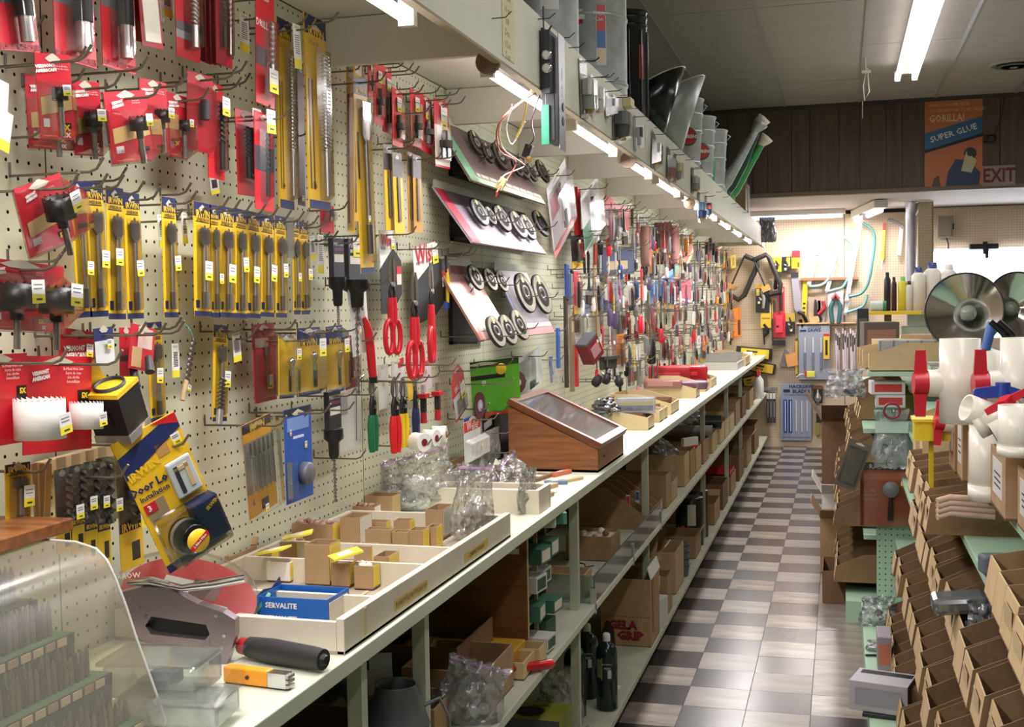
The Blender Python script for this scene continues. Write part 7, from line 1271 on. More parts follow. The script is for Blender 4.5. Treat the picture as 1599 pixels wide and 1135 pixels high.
for i,(y,r,L,c,lab) in enumerate([(7.6,.045,.28,(40,48,50),'dark glossy roll lying over the plain boxes'),(7.05,.035,.25,(150,150,150),'steel cylinder lying over the tan box')]):
    t = thing('roll',lab,'roll',(-.86,y,MS + .165)); MB().cyl((-.16,0,0),(.12,.03,0),r,r,18,flat(c,.25)).build('roll',t); MB().cyl((.12,.03,0),(.122,.03,0),r * .4,r * .4,12,M_dark).build('core',t)
t = thing('white_red_pack','white and red pack standing in the brown box, middle shelf','package',M=T(-.80,6.55,MS + .14) @ RZ(60)); MB().box(-.07,.06,0,.02,-.03,.045,M_white).box(-.065,.055,-.0006,0,-.025,.0,flat((220,70,80))).build('pack',t)
for i,(x,y) in enumerate(((-.82,10.9),(-.79,11.35))): mbox(x,y,MS,.25,.3,.12,['brown flap box under the glue bottles','last small box of the middle shelf'][i],M_cardd)
# ================================================================ goods on top of the canopy, and on its fascia
TZ = 2.21
def pail(x,y,r,h,lab,m=None,taper=1.0,bands=(.12,.9),group=None,name='galvanised_can',cat='can',lid=False):
    t = thing(name,lab,cat,(x,y,TZ + .001),group=group); m = m or M_galv; b = MB(); b.nocap = True
    b.lathe([(.001,0),(r * taper,0),(r * taper,h * .02),(r,h),(r * 1.04,h + .006),(r * 1.04,h + .012),(r * .97,h + .004),(r * taper * .97,h * .03)],36,m).build('body',t)
    for k in bands: rr_ = r * taper + (r - r * taper) * k; MB().lathe([(rr_,h * k - .008),(rr_ + .004,h * k - .004),(rr_ + .004,h * k + .004),(rr_,h * k + .008)],36,m).build('raised_band',t)
    return t
def wraplabel(t,r,a0,a1,z0,z1,m,n=8,o=.0012,name='label'):
    return MB().add([(math.cos(a0 + (a1 - a0) * i / n) * (r + o),math.sin(a0 + (a1 - a0) * i / n) * (r + o),z) for z in (z0,z1) for i in range(n + 1)],[(i,i + 1,i + n + 2,i + n + 1) for i in range(n)],m,True).build(name,t)
Yc_ = [onX(905,70,-.80),onX(965,140,-.80)]
t = pail(-.90,3.62,.118,.40,'smooth galvanised can cut off by the top of the picture, nearest on the canopy'); wraplabel(t,.118,-1.35,-.85,.17,.40,flat((196,200,196))); wraplabel(t,.118,-1.3,-.95,.22,.40,flat((180,150,110)),o=.002)
t = pail(-.895,4.27,.150,.42,'large galvanised can with flag badge and red picture label',bands=(.16,.72)); R_ = .150; wraplabel(t,R_,-1.95,-1.42,.265,.31,M_red); wraplabel(t,R_,-1.98,-1.38,.28,.297,M_white,o=.002); wraplabel(t,R_,-1.95,-1.42,.30,.315,M_white,o=.0022); wraplabel(t,R_,-1.88,-1.5,.25,.275,flat((44,50,120)),o=.003)
wraplabel(t,R_,-1.12,-.86,.12,.33,flat((206,206,200))); wraplabel(t,R_,-1.1,-.88,.24,.33,flat((196,50,50)),o=.002); wraplabel(t,R_,-1.1,-.88,.18,.24,flat((60,110,170)),o=.002); wraplabel(t,R_,-1.08,-.9,.13,.18,flat((220,200,160)),o=.002)
text(t,'PROUDLY\nMADE IN USA',.014,M_white,RZ(-5) @ T(-.015,-R_ - .004,.262),bold=.0003); text(t,'Trash\nCan',.02,M_white,RZ(30) @ T(.0,-R_ - .004,.29))
t = pail(-.86,4.92,.088,.47,'tall glossy black can behind the flag-badged galvanised one',m=mat('gloss_black_can',(22,22,24),.18),bands=(.9,.97),name='black_can')
for k in range(10): a = k * 2 * PI / 10; MB().cyl((math.cos(a) * .089,math.sin(a) * .089,.02),(math.cos(a) * .089,math.sin(a) * .089,.40),.005,.005,6,MATS['gloss_black_can']).build('rib',t)
wraplabel(t,.088,-.75,-.45,.20,.34,flat((190,70,60)))
# coal hods: scoop mouths
def hod(x,y,s,lab,m):
    t = thing('coal_hod',lab,'scoop',M=T(x,y,TZ + .002) @ RZ(0)); n = 22; vs = []; g = []
    for i in range(n + 1):
        a = PI * (1.0 + i / n) ; g.append(a)
    V = []; prof = [(0.0,1.0)]
    ring = lambda r,z,lean,cut: [(x_ * 1.0,y_,z_) for x_,y_,z_ in [(math.cos(a) * r + lean,math.sin(a) * r,z + cut * (math.cos(a) * .5 + .5)) for a in [i * 2 * PI / n for i in range(n)]]]
    r0 = ring(.075 * s,0,0,0); r1 = ring(.11 * s,.12 * s,.0,.0); r2 = ring(.135 * s,.17 * s,.035 * s,.13 * s)
    vs = r0 + r1 + r2; fs = [tuple(reversed(range(n)))] + [(k * n + i,k * n + (i + 1) % n,(k + 1) * n + (i + 1) % n,(k + 1) * n + i) for k in range(2) for i in range(n)]
    o = MB().add(vs,fs,m,True).build('scoop',t); sm = o.modifiers.new('thick','SOLIDIFY'); sm.thickness = .003
    MB().tube([Vector(v) for v in r2],.003,6,M_steel,closed=True).build('rolled_rim',t); return t
hod(-.82,5.20,1.0,'black coal hod with wide scoop mouth behind the black can',MATS['gloss_black_can'])
hod(-.80,5.62,1.12,'large grey galvanised coal hod, mouth raised to the aisle',M_galv)
for i,(y,h,r) in enumerate([(6.5,.40,.125),(7.15,.40,.125),(7.85,.42,.13)]):
    t = pail(-.84,y,r,h * .92,'galvanised pail with round red and green badge, %s of three' % ORD[i],taper=.82,bands=(.55,.8,.1)); 
    MB().lathe([(0,.0015),(.048,.001),(.05,0)],22,flat((40,90,60)),RZ(28) @ T(0,-r * .93,h * .42) @ RX(93)).build('badge',t) if i < 2 else None
    if i < 2: MB().lathe([(0,.0008),(.042,.0006)],22,flat((190,50,44)),RZ(28) @ T(0,-r * .93 - .002,h * .42) @ RX(93)).build('badge_centre',t); text(t,'BEHRENS',.026,M_white,RZ(28) @ T(0,-r * .93 - .005,h * .42) @ RX(3),bold=.001)
    for s in (-1,1): MB().tube([(s * r * .9,0,h * .9),(s * r * 1.15,0,h * .85),(s * r * .95,0,h * .78)],.004,6,M_galv).build('ear',t)
def watering(y,x,lab,m,L=.55,rose=None,body=True):
    t = thing('watering_can',lab,'watering can',(x,y,TZ + .002)); rm = rose or m
    MB().lathe([(.001,0),(.10,0),(.095,.18),(.06,.21),(.001,.21)],22,m).build('body',t)
    MB().tube([(.06,0,.06),(.10,-.0,.10),(.19,0,.25),(.30,0,L * .72)],[.045,.04,.032,.024],10,m).build('spout',t)
    MB().lathe([(.02,-.04),(.045,.02),(.052,.05),(0,.056)],18,rm,T(.30,0,L * .72) @ RY(42)).build('rose',t)
    MB().tube([(-.09,0,.16),(-.16,0,.22),(-.12,0,.31),(0,0,.30),(.04,0,.21)],.009,8,m).build('handle',t); return t
watering(8.15,-.84,'galvanised watering can with a big raised rose on the canopy',M_galv,.62); watering(8.45,-.84,'dark green watering can with white rose on the canopy',flat((24,66,50),.35),.72,M_offw); watering(8.78,-.84,'bright green watering can with pale rose on the canopy',flat((60,150,80),.35),.6,M_offw)
for i,(y,h,c,lab) in enumerate([(7.4,.2,(60,140,80),'small green lidded jar between the pail and watering can'),(9.85,.34,(140,116,84),'tall tan carton standing at the far end of the canopy'),(10.15,.26,(196,196,200),'pale grey carton behind the tall tan one')]):
    t = thing('top_carton' if i else 'green_jar',lab,'box' if i else 'jar',(-.80,y,TZ + .001))
    if i: MB().box(-.10,.06,-.1,.1,0,h,flat(c)).build('carton',t,bev=.003); MB().box(.06,.0606,-.06,.06,h * .1,h * .6,M_offw).build('label',t)
    else: MB().lathe([(.05,0),(.06,.15),(.04,.2),(0,.2)],16,flat(c)).build('jar',t); MB().lathe([(.045,.2),(.045,.23),(0,.24)],16,M_white).build('lid',t)
heap('hanging_bag','grey bag of fittings hanging over the far end of the fascia',1198,378,2.06,.16,.24,.14,10,0,[(110,110,120),(60,70,100),(190,120,80)],film('grey_bag',(150,156,170),.5,.2,1,14,.5),5,zip_=False)
# handwritten note
p = onX(793,32,-.727); t = thing('handwritten_note','yellowed handwritten paper note taped high on the fascia','note',(-.7265,p.y,2.13)); MB().box(0,.0008,-.05,.05,-.085,.12,flat((206,200,150))).build('paper',t)
for k,s in enumerate(['20 x 4','10 m','3/8','Disc','1/2 in','Tom']): text(t,s,.022,flat((70,66,60)),T(.001,-.01,.05 - .026 * k) @ RZ(90))
# fascia hooks
for i,(x,y) in enumerate([(768,29),(840,27),(872,52),(888,58),(912,75),(938,120),(945,128),(968,145),(985,170),(1010,182),(1022,190),(1118,300),(1128,308),(1142,318),(1150,324),(1160,332),(1070,250),(1082,262)]):
    a = onX(x,y,-.727); a.z = max(2.06,min(2.20,a.z)); t = thing('fascia_nail','thin dark nail hook poking out of the fascia board','nail',M=T(*a),group='nail hooks on the fascia'); MB().tube([(-.004,0,0),(.03,0,.0),(.045,0,.012)],.0013,5,M_dark).build('nail',t)
# electrical fittings in clear packs hanging on the fascia
def fpack(px,py,w,h,cols,lab,d=.03,kind=0,tilt=0):
    a = onX(px,py,-.72); t = thing('fitting_pack',lab,'electrical fitting',M=T(-.722,a.y,a.z) @ RZ(90) @ RY(tilt)); MB().box(-w / 2,w / 2,-.001,0,-h,0,film('pack_back',(226,230,226),.3,.2,0,20,.25)).build('backing',t)
    c1,c2 = cols; MB().box(-w * .36,w * .36,-d,-.002,-h * .62,-h * .34,flat(c1)).build('body',t,bev=.003); MB().cyl((0,-d / 2,-h * .62),(0,-d / 2,-h * .85),w * .26,w * .22,14,flat(c2)).build('barrel',t); MB().cyl((0,-d / 2,-h * .85),(0,-d / 2,-h * .93),w * .13,w * .12,12,flat((190,160,90),.3)).build('contact',t)
    blister(t,-w * .46,w * .46,-h * .97,-h * .25,d + .006); MB().tube([(0,.006,-.006),(0,-.04,-.006),(0,-.05,0)],.0016,5,M_dark).build('nail',t); return t
fpack(911,92,.10,.17,((206,206,206),(190,196,192)),'white and green socket pack hanging just past the digital box',tilt=-6); fpack(926,118,.05,.12,((216,220,216),(206,206,206)),'small clear pack half behind the white socket pack')
fpack(962,150,.10,.16,((110,114,116),(96,100,102)),'grey floodlight socket pack with brass contact on the fascia',.045); fpack(948,140,.04,.09,((150,156,160),(190,190,190)),'thin clear pack with a chrome clip behind the grey socket')
fpack(992,180,.03,.13,((60,62,64),(60,60,60)),'dark slim card pack seen edge on, with round knob'); fpack(1022,208,.09,.15,((176,180,180),(150,80,76)),'grey and red capped fitting pack on the fascia',tilt=14); fpack(1045,232,.09,.15,((186,190,186),(140,60,56)),'second grey and red capped fitting pack on the fascia',tilt=10)
fpack(1055,240,.06,.13,((216,206,150),(170,170,160)),'fitting pack with a yellowed plug on the fascia'); fpack(1082,262,.09,.13,((200,204,200),(190,190,186)),'pale fitting pack past the red capped ones'); fpack(1092,300,.1,.16,((60,110,150),(50,70,120)),'pack with blue terminals hanging by the wooden disc'); fpack(1103,305,.06,.13,((150,60,70),(60,90,130)),'pack with red and blue terminal behind the first blue one')
t = thing('cream_block','small cream wedge block perched on the fascia edge under the big can','block',M=T(-.727,onX(975,148,-.727).y,2.19)); MB().box(0,.03,-.04,.03,-.02,.012,flat((206,196,150))).build('block',t,bev=.003)
# tall digital box with dangling wires
a = onX(866,130,-.70); yb_ = a.y; t = thing('digital_box','tall black and steel control box with green terminal strip hanging on the fascia','control box',M=T(-.722,yb_,0)); zt = onX(866,50,-.70).z; zb = onX(880,240,-.70).z; hh = zt - zb
MB().box(0,.008,-.05,.06,zb + hh * .08,zt,M_black).build('back_plate',t); MB().box(.008,.034,-.05,.055,zb + hh * .05,zb + hh * .45,M_black).build('housing',t,bev=.002); MB().box(.008,.022,-.05,.055,zb + hh * .45,zb + hh * .98,flat((52,54,60))).build('upper_housing',t)
MB().box(.034,.036,-.01,.058,zb,zb + hh * .98,mat('satin_plate',(176,178,182),.35,.7)).build('face_plate',t); MB().box(.0,.02,-.058,-.05,zb + hh * .02,zb + hh * .35,flat((30,120,90))).build('terminal_strip',t)
for k in range(2): MB().lathe([(.010,0),(.013,.001),(.013,.004),(.009,.005)],18,M_chrome,T(.015,-.05,zb + hh * (.66 + .11 * k)) @ RX(90)).build('ring',t); MB().lathe([(.009,0),(.012,.001),(.009,.002)],18,flat((110,112,118)),T(.036,.03,zb + hh * (.25 + .12 * k)) @ RY(90)).build('printed_ring',t)
for k in range(2): MB().box(.036,.0365,.02,.03,zb + hh * (.45 + .15 * k),zb + hh * (.55 + .15 * k),flat((210,212,214))).build('slot',t)
MB().tube([(.0,-.02,zt),(.0,-.02,zt + .06)],.002,5,M_dark).build('hanger',t)
MB().tube([(.01,-.03,zt - .02),(.03,-.06,zt + .0),(.0,.03,zt + .01)],.002,5,M_dark).build('cross_nail',t)
def wire(pxs,col,lab,r=.0022):
    pts = [onX(x,y,X) for x,y,X in pxs]; o = pts[0]; t = thing('loose_wire',lab,'wire',M=T(*o)); sm = []
    for i in range(len(pts) - 1):
        for q in range(4):
            u = q / 4; p0,p1,p2,p3 = pts[max(i - 1,0)],pts[i],pts[i + 1],pts[min(i + 2,len(pts) - 1)]; sm.append(.5 * ((2 * p1) + (p2 - p0) * u + (2 * p0 - 5 * p1 + 4 * p2 - p3) * u * u + (3 * p1 - p0 - 3 * p2 + p3) * u ** 3) - o)
    sm.append(pts[-1] - o); MB().tube(sm,r,6,flat(col)).build('conductor',t); MB().cyl((0,0,-.004),(0,0,.004),r * 1.6,r * 1.6,6,M_black).build('ferrule',t); return t
wire([(838,128,-.76),(825,150,-.80),(818,185,-.84),(806,215,-.88)],(206,180,60),'yellow wire dangling from the control box'); wire([(836,140,-.76),(812,160,-.80),(782,190,-.85),(784,230,-.9),(812,252,-.92),(818,260,-.93),(790,272,-.93),(778,285,-.93)],(206,160,140),'long pale pink wire looping down to a yellow connector')
wire([(836,145,-.76),(808,165,-.80),(778,195,-.86),(780,235,-.9),(806,255,-.92),(775,300,-.93)],(150,80,60),'brown wire running beside the pale pink one'); wire([(842,150,-.76),(830,190,-.8),(834,215,-.86),(824,230,-.9)],(60,50,56),'dark wire ending in a small black plug')
wire([(800,165,-.8),(790,200,-.85),(800,225,-.9),(820,190,-.85)],(210,206,196),'white wire looping once under the canopy')
t = thing('wire_connector','cream connector block at the end of the pink wire','connector',M=T(*onX(783,287,-.93)) @ RY(30)); MB().box(-.01,.01,-.008,.008,-.018,.018,flat((214,204,140))).build('body',t,bev=.002); MB().tube([(0,0,-.018),(.004,0,-.04)],.004,6,flat((170,70,50))).build('wires',t)
t = thing('black_plug','small black plug with brass knob among the upper wheels','plug',M=T(*onX(824,236,-.92)) @ RY(20)); MB().box(-.012,.012,-.010,.010,-.02,.02,M_black).build('body',t,bev=.002); MB().cyl((.01,-.01,-.02),(.02,-.015,-.025),.008,.008,12,flat((150,120,60),.3)).build('knob',t)
# ================================================================ goods on the gondola
RG = random.Random(4)
def con(t,s,d,w,hf):
    q = RG.random()
    if q < .35: return
    for k in range(3): MB().box(.03 + .06 * k,.07 + .06 * k,w * .2,w * .8,.004,.03 + .02 * RG.random(),flat(RG.choice([(60,56,60),(170,170,166),(110,96,84),(150,120,70),(196,196,200),(70,80,90)]))).build('contents',t)
M_b1 = mat('bin_card',(140,112,78),.85,0,.1,16); M_b2 = mat('bin_card_worn',(124,98,68),.85,0,.16,14)
def binrow(rn,z,x0,ya,yb,w0,hf=.072,hb=.135,dx=.0,d=.26,grp='cardboard parts bins'):
    y = ya; k = 0
    while y < yb:
        w = w0 * RG.choice((.8,1,1,1.12)); x = x0 + dx * (yb - y) + RG.uniform(-.012,.01)
        slopebin('parts_bin','cardboard bin, %s from the near end, %s' % (ORD[k].replace(' along','').replace('number ',''),rn),y + .002,w - .006,d,hb,hf * RG.uniform(.92,1.12),z,x,RG.choice((M_b1,M_b1,M_b2)),M_cardin,grp,lean=.012,face=-1,content=con,lab=RG.choice([None,None,(190,170,130)])); y += w; k += 1
binrow('bottom row of the near gondola',.10,.178,3.15,5.15,.158); binrow('second tier',.41,.205,2.4,4.9,.15); binrow('third tier',.69,.24,1.95,4.45,.148); binrow('top tier',.905,.262,1.75,2.35,.14,.075,.10); binrow('separate far run of the top tier',.905,.205,3.05,4.0,.14,.075,.10,-.0)
binrow('lowest far tier beyond the end panel',.15,-.04,5.75,8.2,.19); binrow('second far tier beyond the end panel',.42,-.03,5.75,8.2,.17); binrow('third far tier beyond the end panel',.72,.03,5.75,8.2,.17,.06,.12); binrow('topmost far tier beyond the end panel',.905,.08,5.98,7.6,.18,.06,.12)
def box(name,lab,x,y,z,sx,sy,sz_,c,rz=0,end=None,bev=.002,cat='box',rx=0):
    t = thing(name,lab,cat,M=T(x,y,z) @ RZ(rz) @ RX(rx)); MB().box(-sx / 2,sx / 2,-sy / 2,sy / 2,0,sz_,c if not isinstance(c,tuple) else flat(c)).build('carton',t,bev=bev)
    if end: MB().box(-sx * .4,sx * .4,-sy / 2 - .0006,-sy / 2,sz_ * .2,sz_ * .8,flat(end)).build('label',t)
    return t
for i,(x,y,z,a,b,h,m,lab) in enumerate([(.03,8.75,0,.32,.4,.64,M_cardd,'tall dark carton standing on the floor at the far end of the bins'),(-.02,7.35,0,.18,.3,.34,M_white,'white printed carton on the floor before the tall dark carton'),(.0,6.75,0,.22,.3,.30,M_card,'brown torn carton on the floor under the far bins'),(.02,6.1,0,.22,.34,.16,M_cardd,'flat dark carton on the floor nearest the end panel'),(.22,5.85,1.16,.34,.34,.0,None,'')]):
    if m: carton('floor_carton',lab,(x,y,z),b,a,h,m=m,flaps=('n','l') if i < 3 else ())
# top of the far section
t = slopebin('large_bin','large tan sloped bin on top of the far gondola',5.62,.2,.30,.125,.07,1.165,.125,M_cardl,M_cardin,face=-1,th=.004); 
for i in range(3): slopebin('large_bin','tan bin edge, %s behind the large tan sloped bin' % ORD[i],5.84 + .16 * i,.15,.30,.12,.08,1.165,.10 - .01 * i,M_cardl,M_cardin,face=-1,th=.004)
t = box('sheet_metal','row of glinting grey metal plates in the large tan bin',.30,5.72,1.18,.26,.12,.12,flat((130,138,140),.3)); [MB().box(-.12 + .06 * k,-.07 + .06 * k,-.062,-.06,.05,.118,M_steel).build('plate',t) for k in range(4)]
for x,y,z,sx,sy,h,c,rz,e,lab in [(.27,6.2,1.17,.2,.2,.12,(196,176,130),12,None,'open tan box with a small label behind the metal plates'),(.40,6.3,1.17,.16,.2,.14,(170,140,100),-20,(210,190,150),'brown box leaning on the open tan one'),(.2,6.6,1.17,.18,.2,.2,(96,84,76),5,(150,110,90),'dark picture box behind the tan boxes'),(.12,6.9,1.17,.06,.2,.27,(40,40,42),0,(90,90,84),'tall narrow black display at the far gondola corner'),
    (.205,5.72,1.052,.15,.14,.06,(206,204,200),4,(190,60,50),'white box with red printing, upper of the pair under the sloped bin'),(.22,5.72,.992,.13,.14,.058,(200,198,194),0,(180,60,50),'white box with red printing, lower of the pair under the sloped bin'),(.20,5.70,.905,.09,.1,.086,(30,120,84),0,None,'green box below the white boxes with red printing'),
    (.50,5.1,1.165,.3,.2,.06,(176,196,176),0,None,'pale green flat box beneath the reflector lamp'),(.53,7.6,1.165,.35,.3,.16,(216,212,206),0,None,'white carton under the yellow edge ledge'),(.56,7.5,1.33,.14,.14,.06,(230,196,60),0,(60,56,40),'yellow box beside the white ribbed tub'),(.45,7.5,1.33,.12,.12,.09,(214,210,206),0,None,'white box beside the yellow box')]: box('carton',lab,x,y,z,sx,sy,h,c,rz,e)
t = thing('wood_ledge','yellow-edged wooden ledge carrying caulking guns and bottles','ledge',(.15,7.2,1.40)); MB().box(0,.55,0,.5,0,.02,M_cardl).box(0,.3,-.004,0,0,.02,M_yellow).build('board',t); MB().box(.1,.14,.1,.14,-.24,0,M_cardd).box(.5,.54,.1,.14,-.24,0,M_cardd).build('leg',t)
for x,h,r,c,cc,lab in [(.30,.34,.022,(34,34,36),(20,20,20),'black caulking tube standing on the wooden ledge'),(.345,.30,.018,(80,50,44),(30,30,30),'dark brown tube beside the black caulking tube'),(.40,.30,.03,(226,214,60),(120,200,120),'yellow and black printed tube on the wooden ledge'),(.44,.26,.022,(220,220,210),(30,30,30),'white tube with a dark nozzle beside the yellow one'),(.50,.38,.045,(226,222,210),(60,70,140),'cream bottle with navy cap, nearer the grey pipe'),(.59,.42,.055,(230,226,214),(60,70,140),'large cream bottle with navy cap'),(.69,.40,.05,(226,222,214),(230,230,226),'white tub with yellow print beside the cream bottles')]:
    t = thing('bottle',lab,'bottle',(x * .9 - .0,7.4 + RG.uniform(-.05,.1),1.42)); h *= .68; r *= .9; MB().lathe([(0,0),(r,0),(r,h * .8),(r * .7,h * .86),(r * .5,h * .88)],16,flat(c)).build('body',t); MB().lathe([(r * .55,h * .86),(r * .5,h),(0,h)],14,flat(cc)).build('cap',t)
t = thing('glass_jar','row of small green and white jars on the ledge corner','jar',(.17,7.3,1.421)); MB().cyl((0,0,.03),(.07,0,.03),.03,.03,14,flat((190,206,196))).build('jar',t); MB().cyl((.07,0,.03),(.09,0,.03),.031,.031,14,flat((60,130,90))).build('lid',t)
# reflector lamps
def lamp(px,py,y,r,lab,rz):
    p = onY(px,py,y); t = thing('reflector_lamp',lab,'lamp',M=T(*p) @ RZ(rz) @ RX(82)); mr = mat('mirror_bowl',(226,224,220),.14,1.0)
    o = MB(); o.nocap = True; o.lathe([(r * .2,-r * .62),(r * .32,-r * .55),(r * .62,-r * .32),(r * .86,-r * .12),(r,0)],44,mr).build('bowl',t)
    MB().tube([(math.cos(i * PI / 22) * r,math.sin(i * PI / 22) * r,0) for i in range(44)],.0035,6,M_black,closed=True).build('rim',t); MB().lathe([(r * .2,-r * .63),(r * .22,-r * .5),(r * .16,-r * .36),(0,-r * .32)],20,flat((150,156,140),.3)).build('socket',t)
    MB().cyl((0,0,-r * .6),(0,0,-r * 1.2),r * .2,r * .16,16,M_black).build('holder',t); MB().tube([(0,-.02,-r * .9),(0,-r * .9,-r * .7),(0,-r * 1.25,-r * .4)],.006,6,M_steel).build('clamp_arm',t); return t
lamp(1505,485,4.7,.142,'big shiny reflector lamp with black rim facing the camera',-18); lamp(1592,478,4.8,.13,'second shiny reflector lamp partly cut by the frame',20)
p = onY(1502,545,4.4); t = thing('clear_case','clear plastic case with steel clips below the big reflector','case',M=T(p.x,p.y,1.162)); MB().box(-.10,.10,-.06,.06,0,.09,M_film).build('case',t,bev=.006); MB().box(-.11,.11,-.065,.065,.09,.096,film('lid_film',(236,240,240),.6,.1,0,20,.25)).build('lid',t); [MB().box(-.08 + .05 * k,-.05 + .05 * k,-.02,.02,.004,.05,M_steel).build('clip',t) for k in range(4)]
p = onY(1555,520,4.5); t = thing('blue_tube_pack','blue cylinder pack leaning beside the big reflector','tube',M=T(p.x - .02,p.y,p.z) @ RY(14)); MB().cyl((0,0,-.06),(0,0,.04),.017,.017,14,flat((60,100,170))).build('tube',t); MB().cyl((0,0,-.10),(0,0,-.06),.016,.012,14,M_dark).build('tip',t)
for i in range(2): p = onY(1572 + 12 * i,530,4.2); t = thing('black_strap','thick black curved handle, %s of two by the frame edge' % ORD[i],'handle',M=T(*p)); MB().tube([(-.05,0,.06),(-.01,0,.02),(.03,0,-.06),(.05,0,-.12)],.011,10,M_black).build('grip',t); MB().tube([(.05,0,-.12),(.05,0,p.z * -1 + 1.165)],.004,6,M_steel).build('rod',t)
# PVC fittings: cartons on the upper shelf, valves heaped on top
M_pv = mat('pvc_white',(228,224,210),.3); PZ = 1.031
def pcart(y,w,h,x,lab,m=M_card,red=None,d=.26):
    t = carton('fitting_carton',lab,(x + d / 2,y + w / 2,PZ),w,d,h,m=m,th=.005)
    MB().box(-d / 2 - .0007,-d / 2,-w * .3,w * .35,h * .25,h * .85,flat(red or (206,204,200))).build('label',t); [MB().box(-d / 2 - .001,-d / 2 - .0007,-w * .2,w * .22,h * (.4 + .1 * k),h * (.43 + .1 * k),M_dark).build('printed_line',t) for k in range(3)]
pcart(3.24,.16,.165,.285,'tan carton with red and white side label, farthest of the fittings row',red=(200,50,60)); pcart(3.09,.14,.16,.29,'tan carton with white shipping label, second of the fittings row'); pcart(2.88,.19,.13,.30,'tan carton holding a big white pipe, third of the fittings row',red=(160,110,100)); pcart(2.56,.24,.13,.322,'torn tan carton with blue-tinted labels nearest the frame edge'); pcart(2.30,.22,.12,.34,'plain tan carton cut by the frame edge')
def pipe(px,py,y,r,L,lab,rot=(0,0)):
    p = onY(px,py,y); t = thing('pvc_fitting',lab,'pipe fitting',M=T(*p) @ RY(rot[0]) @ RX(rot[1])); b = MB(); b.nocap = True; b.lathe([(r * .86,-L / 2),(r,-L / 2),(r,L / 2),(r * .84,L / 2),(r * .82,-L / 2 + .004),(0,-L / 2 + .004)],32,M_pv).build('pipe',t); MB().lathe([(r,-L * .3),(r * 1.05,-L * .29),(r * 1.05,-L * .5),(r,-L * .5)],32,M_pv).build('collar',t); return t
pipe(1545,722,2.845,.044,.17,'big white PVC coupling standing in its carton at the shelf edge'); pipe(1592,672,2.5,.04,.10,'white PVC end standing by the frame edge'); pipe(1508,628,3.0,.035,.035,'white ribbed PVC sleeve under the big valve'); pipe(1535,645,2.7,.030,.08,'white PVC elbow mouth pointing at the camera, left arm',(-70,20)); pipe(1560,650,2.68,.026,.10,'white PVC elbow arm behind the mouth',(60,10))
def valve(px,py,y,s,lab,side=-1,hc=(196,32,48),rx=0,top=True):
    p = onY(px,py,y); t = thing('ball_valve',lab,'valve',M=T(*p) @ RY(rx)); m = M_pv; h = flat(hc,.35)
    b = MB(); b.nocap = True; b.lathe([(.040 * s,-.09 * s),(.044 * s,-.09 * s),(.044 * s,-.035 * s),(.052 * s,-.025 * s),(.052 * s,.025 * s),(.044 * s,.035 * s),(.044 * s,.10 * s),(.038 * s,.10 * s),(.036 * s,-.08 * s)],34,m).build('body',t)
    MB().cyl((0,0,0),(side * .07 * s,-.01,0),.034 * s,.030 * s,24,m).build('stem_collar',t); MB().cyl((side * .068 * s,-.01,0),(side * .10 * s,-.014,0),.026 * s,.024 * s,22,h).build('handle_hub',t)
    for k in (-1,1): MB().prism([(-.014 * s,k * .02 * s),(.014 * s,k * .02 * s),(.011 * s,k * .075 * s),(-.011 * s,k * .075 * s)][::-k],-.008 * s,.008 * s,h,T(side * .085 * s,-.012,0)).build('handle_paddle',t,bev=.003)
    return t
valve(1499,598,2.95,1.05,'big white ball valve with red paddle handle, nearest the aisle'); valve(1556,612,3.1,1.0,'white ball valve with a red handle behind the blue one',-1); valve(1596,600,2.85,1.05,'white ball valve cut by the frame edge',-1,(190,30,44)); valve(1508,662,3.3,.8,'small ball valve with red handle hanging before the yellow bin',-1,rx=4); valve(1590,660,2.62,.6,'small ball valve with a bright red tilted handle',-1,(206,30,44),60)
t = thing('butterfly_lever','blue butterfly valve handle lying across the white fittings','handle',M=T(*onY(1566,610,2.7))); mb_ = flat((34,62,150),.3); MB().cyl((0,0,-.012),(0,0,.018),.018,.015,18,mb_).build('hub',t)
for k in (-1,1): MB().prism([(k * .01,-.014),(k * .01,.012),(k * .058,.004 - .01 * (k > 0)),(k * .062,-.016)][::k],-.012,.012,mb_).build('wing',t,bev=.003)
p = onY(1454,668,3.35); t = thing('yellow_bin','bright yellow plastic bin on a stalk beside the fittings cartons','bin',(p.x,p.y,p.z)); M_yb = mat('yellow_bin',(222,200,50),.35); obox(MB(),-.045,.05,-.05,.05,-.03,.025,.003,M_yb).build('bin',t); MB().box(-.05,.055,-.055,.055,.02,.028,M_yb).build('rim',t); MB().box(-.006,.006,-.006,.006,1.031 - p.z - .125,-.03,M_yb).build('stalk',t)
for i,(y,w,h) in enumerate([(4.1,.14,.14),(4.3,.15,.2)]): slopebin('tan_bin','tall tan bin with pale lip under the reflector lamp, %s of two' % ['nearer','farther'][i],y,w,.3,h,h * .7,.93,.26 - .01 * i,M_cardl,M_cardin,face=-1,th=.004)
# grey plastic bodies and hose bundle in the third tier
for i,(x,y,z,rz) in enumerate([(.33,2.62,.93,10),(.37,2.45,.92,-15),(.42,2.58,.955,30),(.45,2.40,.93,5),(.50,2.52,.95,-20)]): t = box('grey_fitting','grey plastic conduit body, %s of the heap between the tiers' % ORD[i],x,y,z - .02,.10,.05,.04,flat((92,100,106),.55),rz,bev=.006,cat='conduit body'); MB().cyl((.05,0,.02),(.075,0,.02),.018,.018,14,flat((84,92,98),.4)).build('hub',t)
t = thing('hose_bundle','bundle of pale pink plastic hoses poking over the bins','hose',(.25,2.95,.98)); [MB().tube([(-.03,0,-.014 + .013 * k),(.0,.012,-.006 + .013 * k),(.10,.01,-.01 + .013 * k)],.0075,10,flat((206,176,156))).build('hose',t) for k in range(4)]
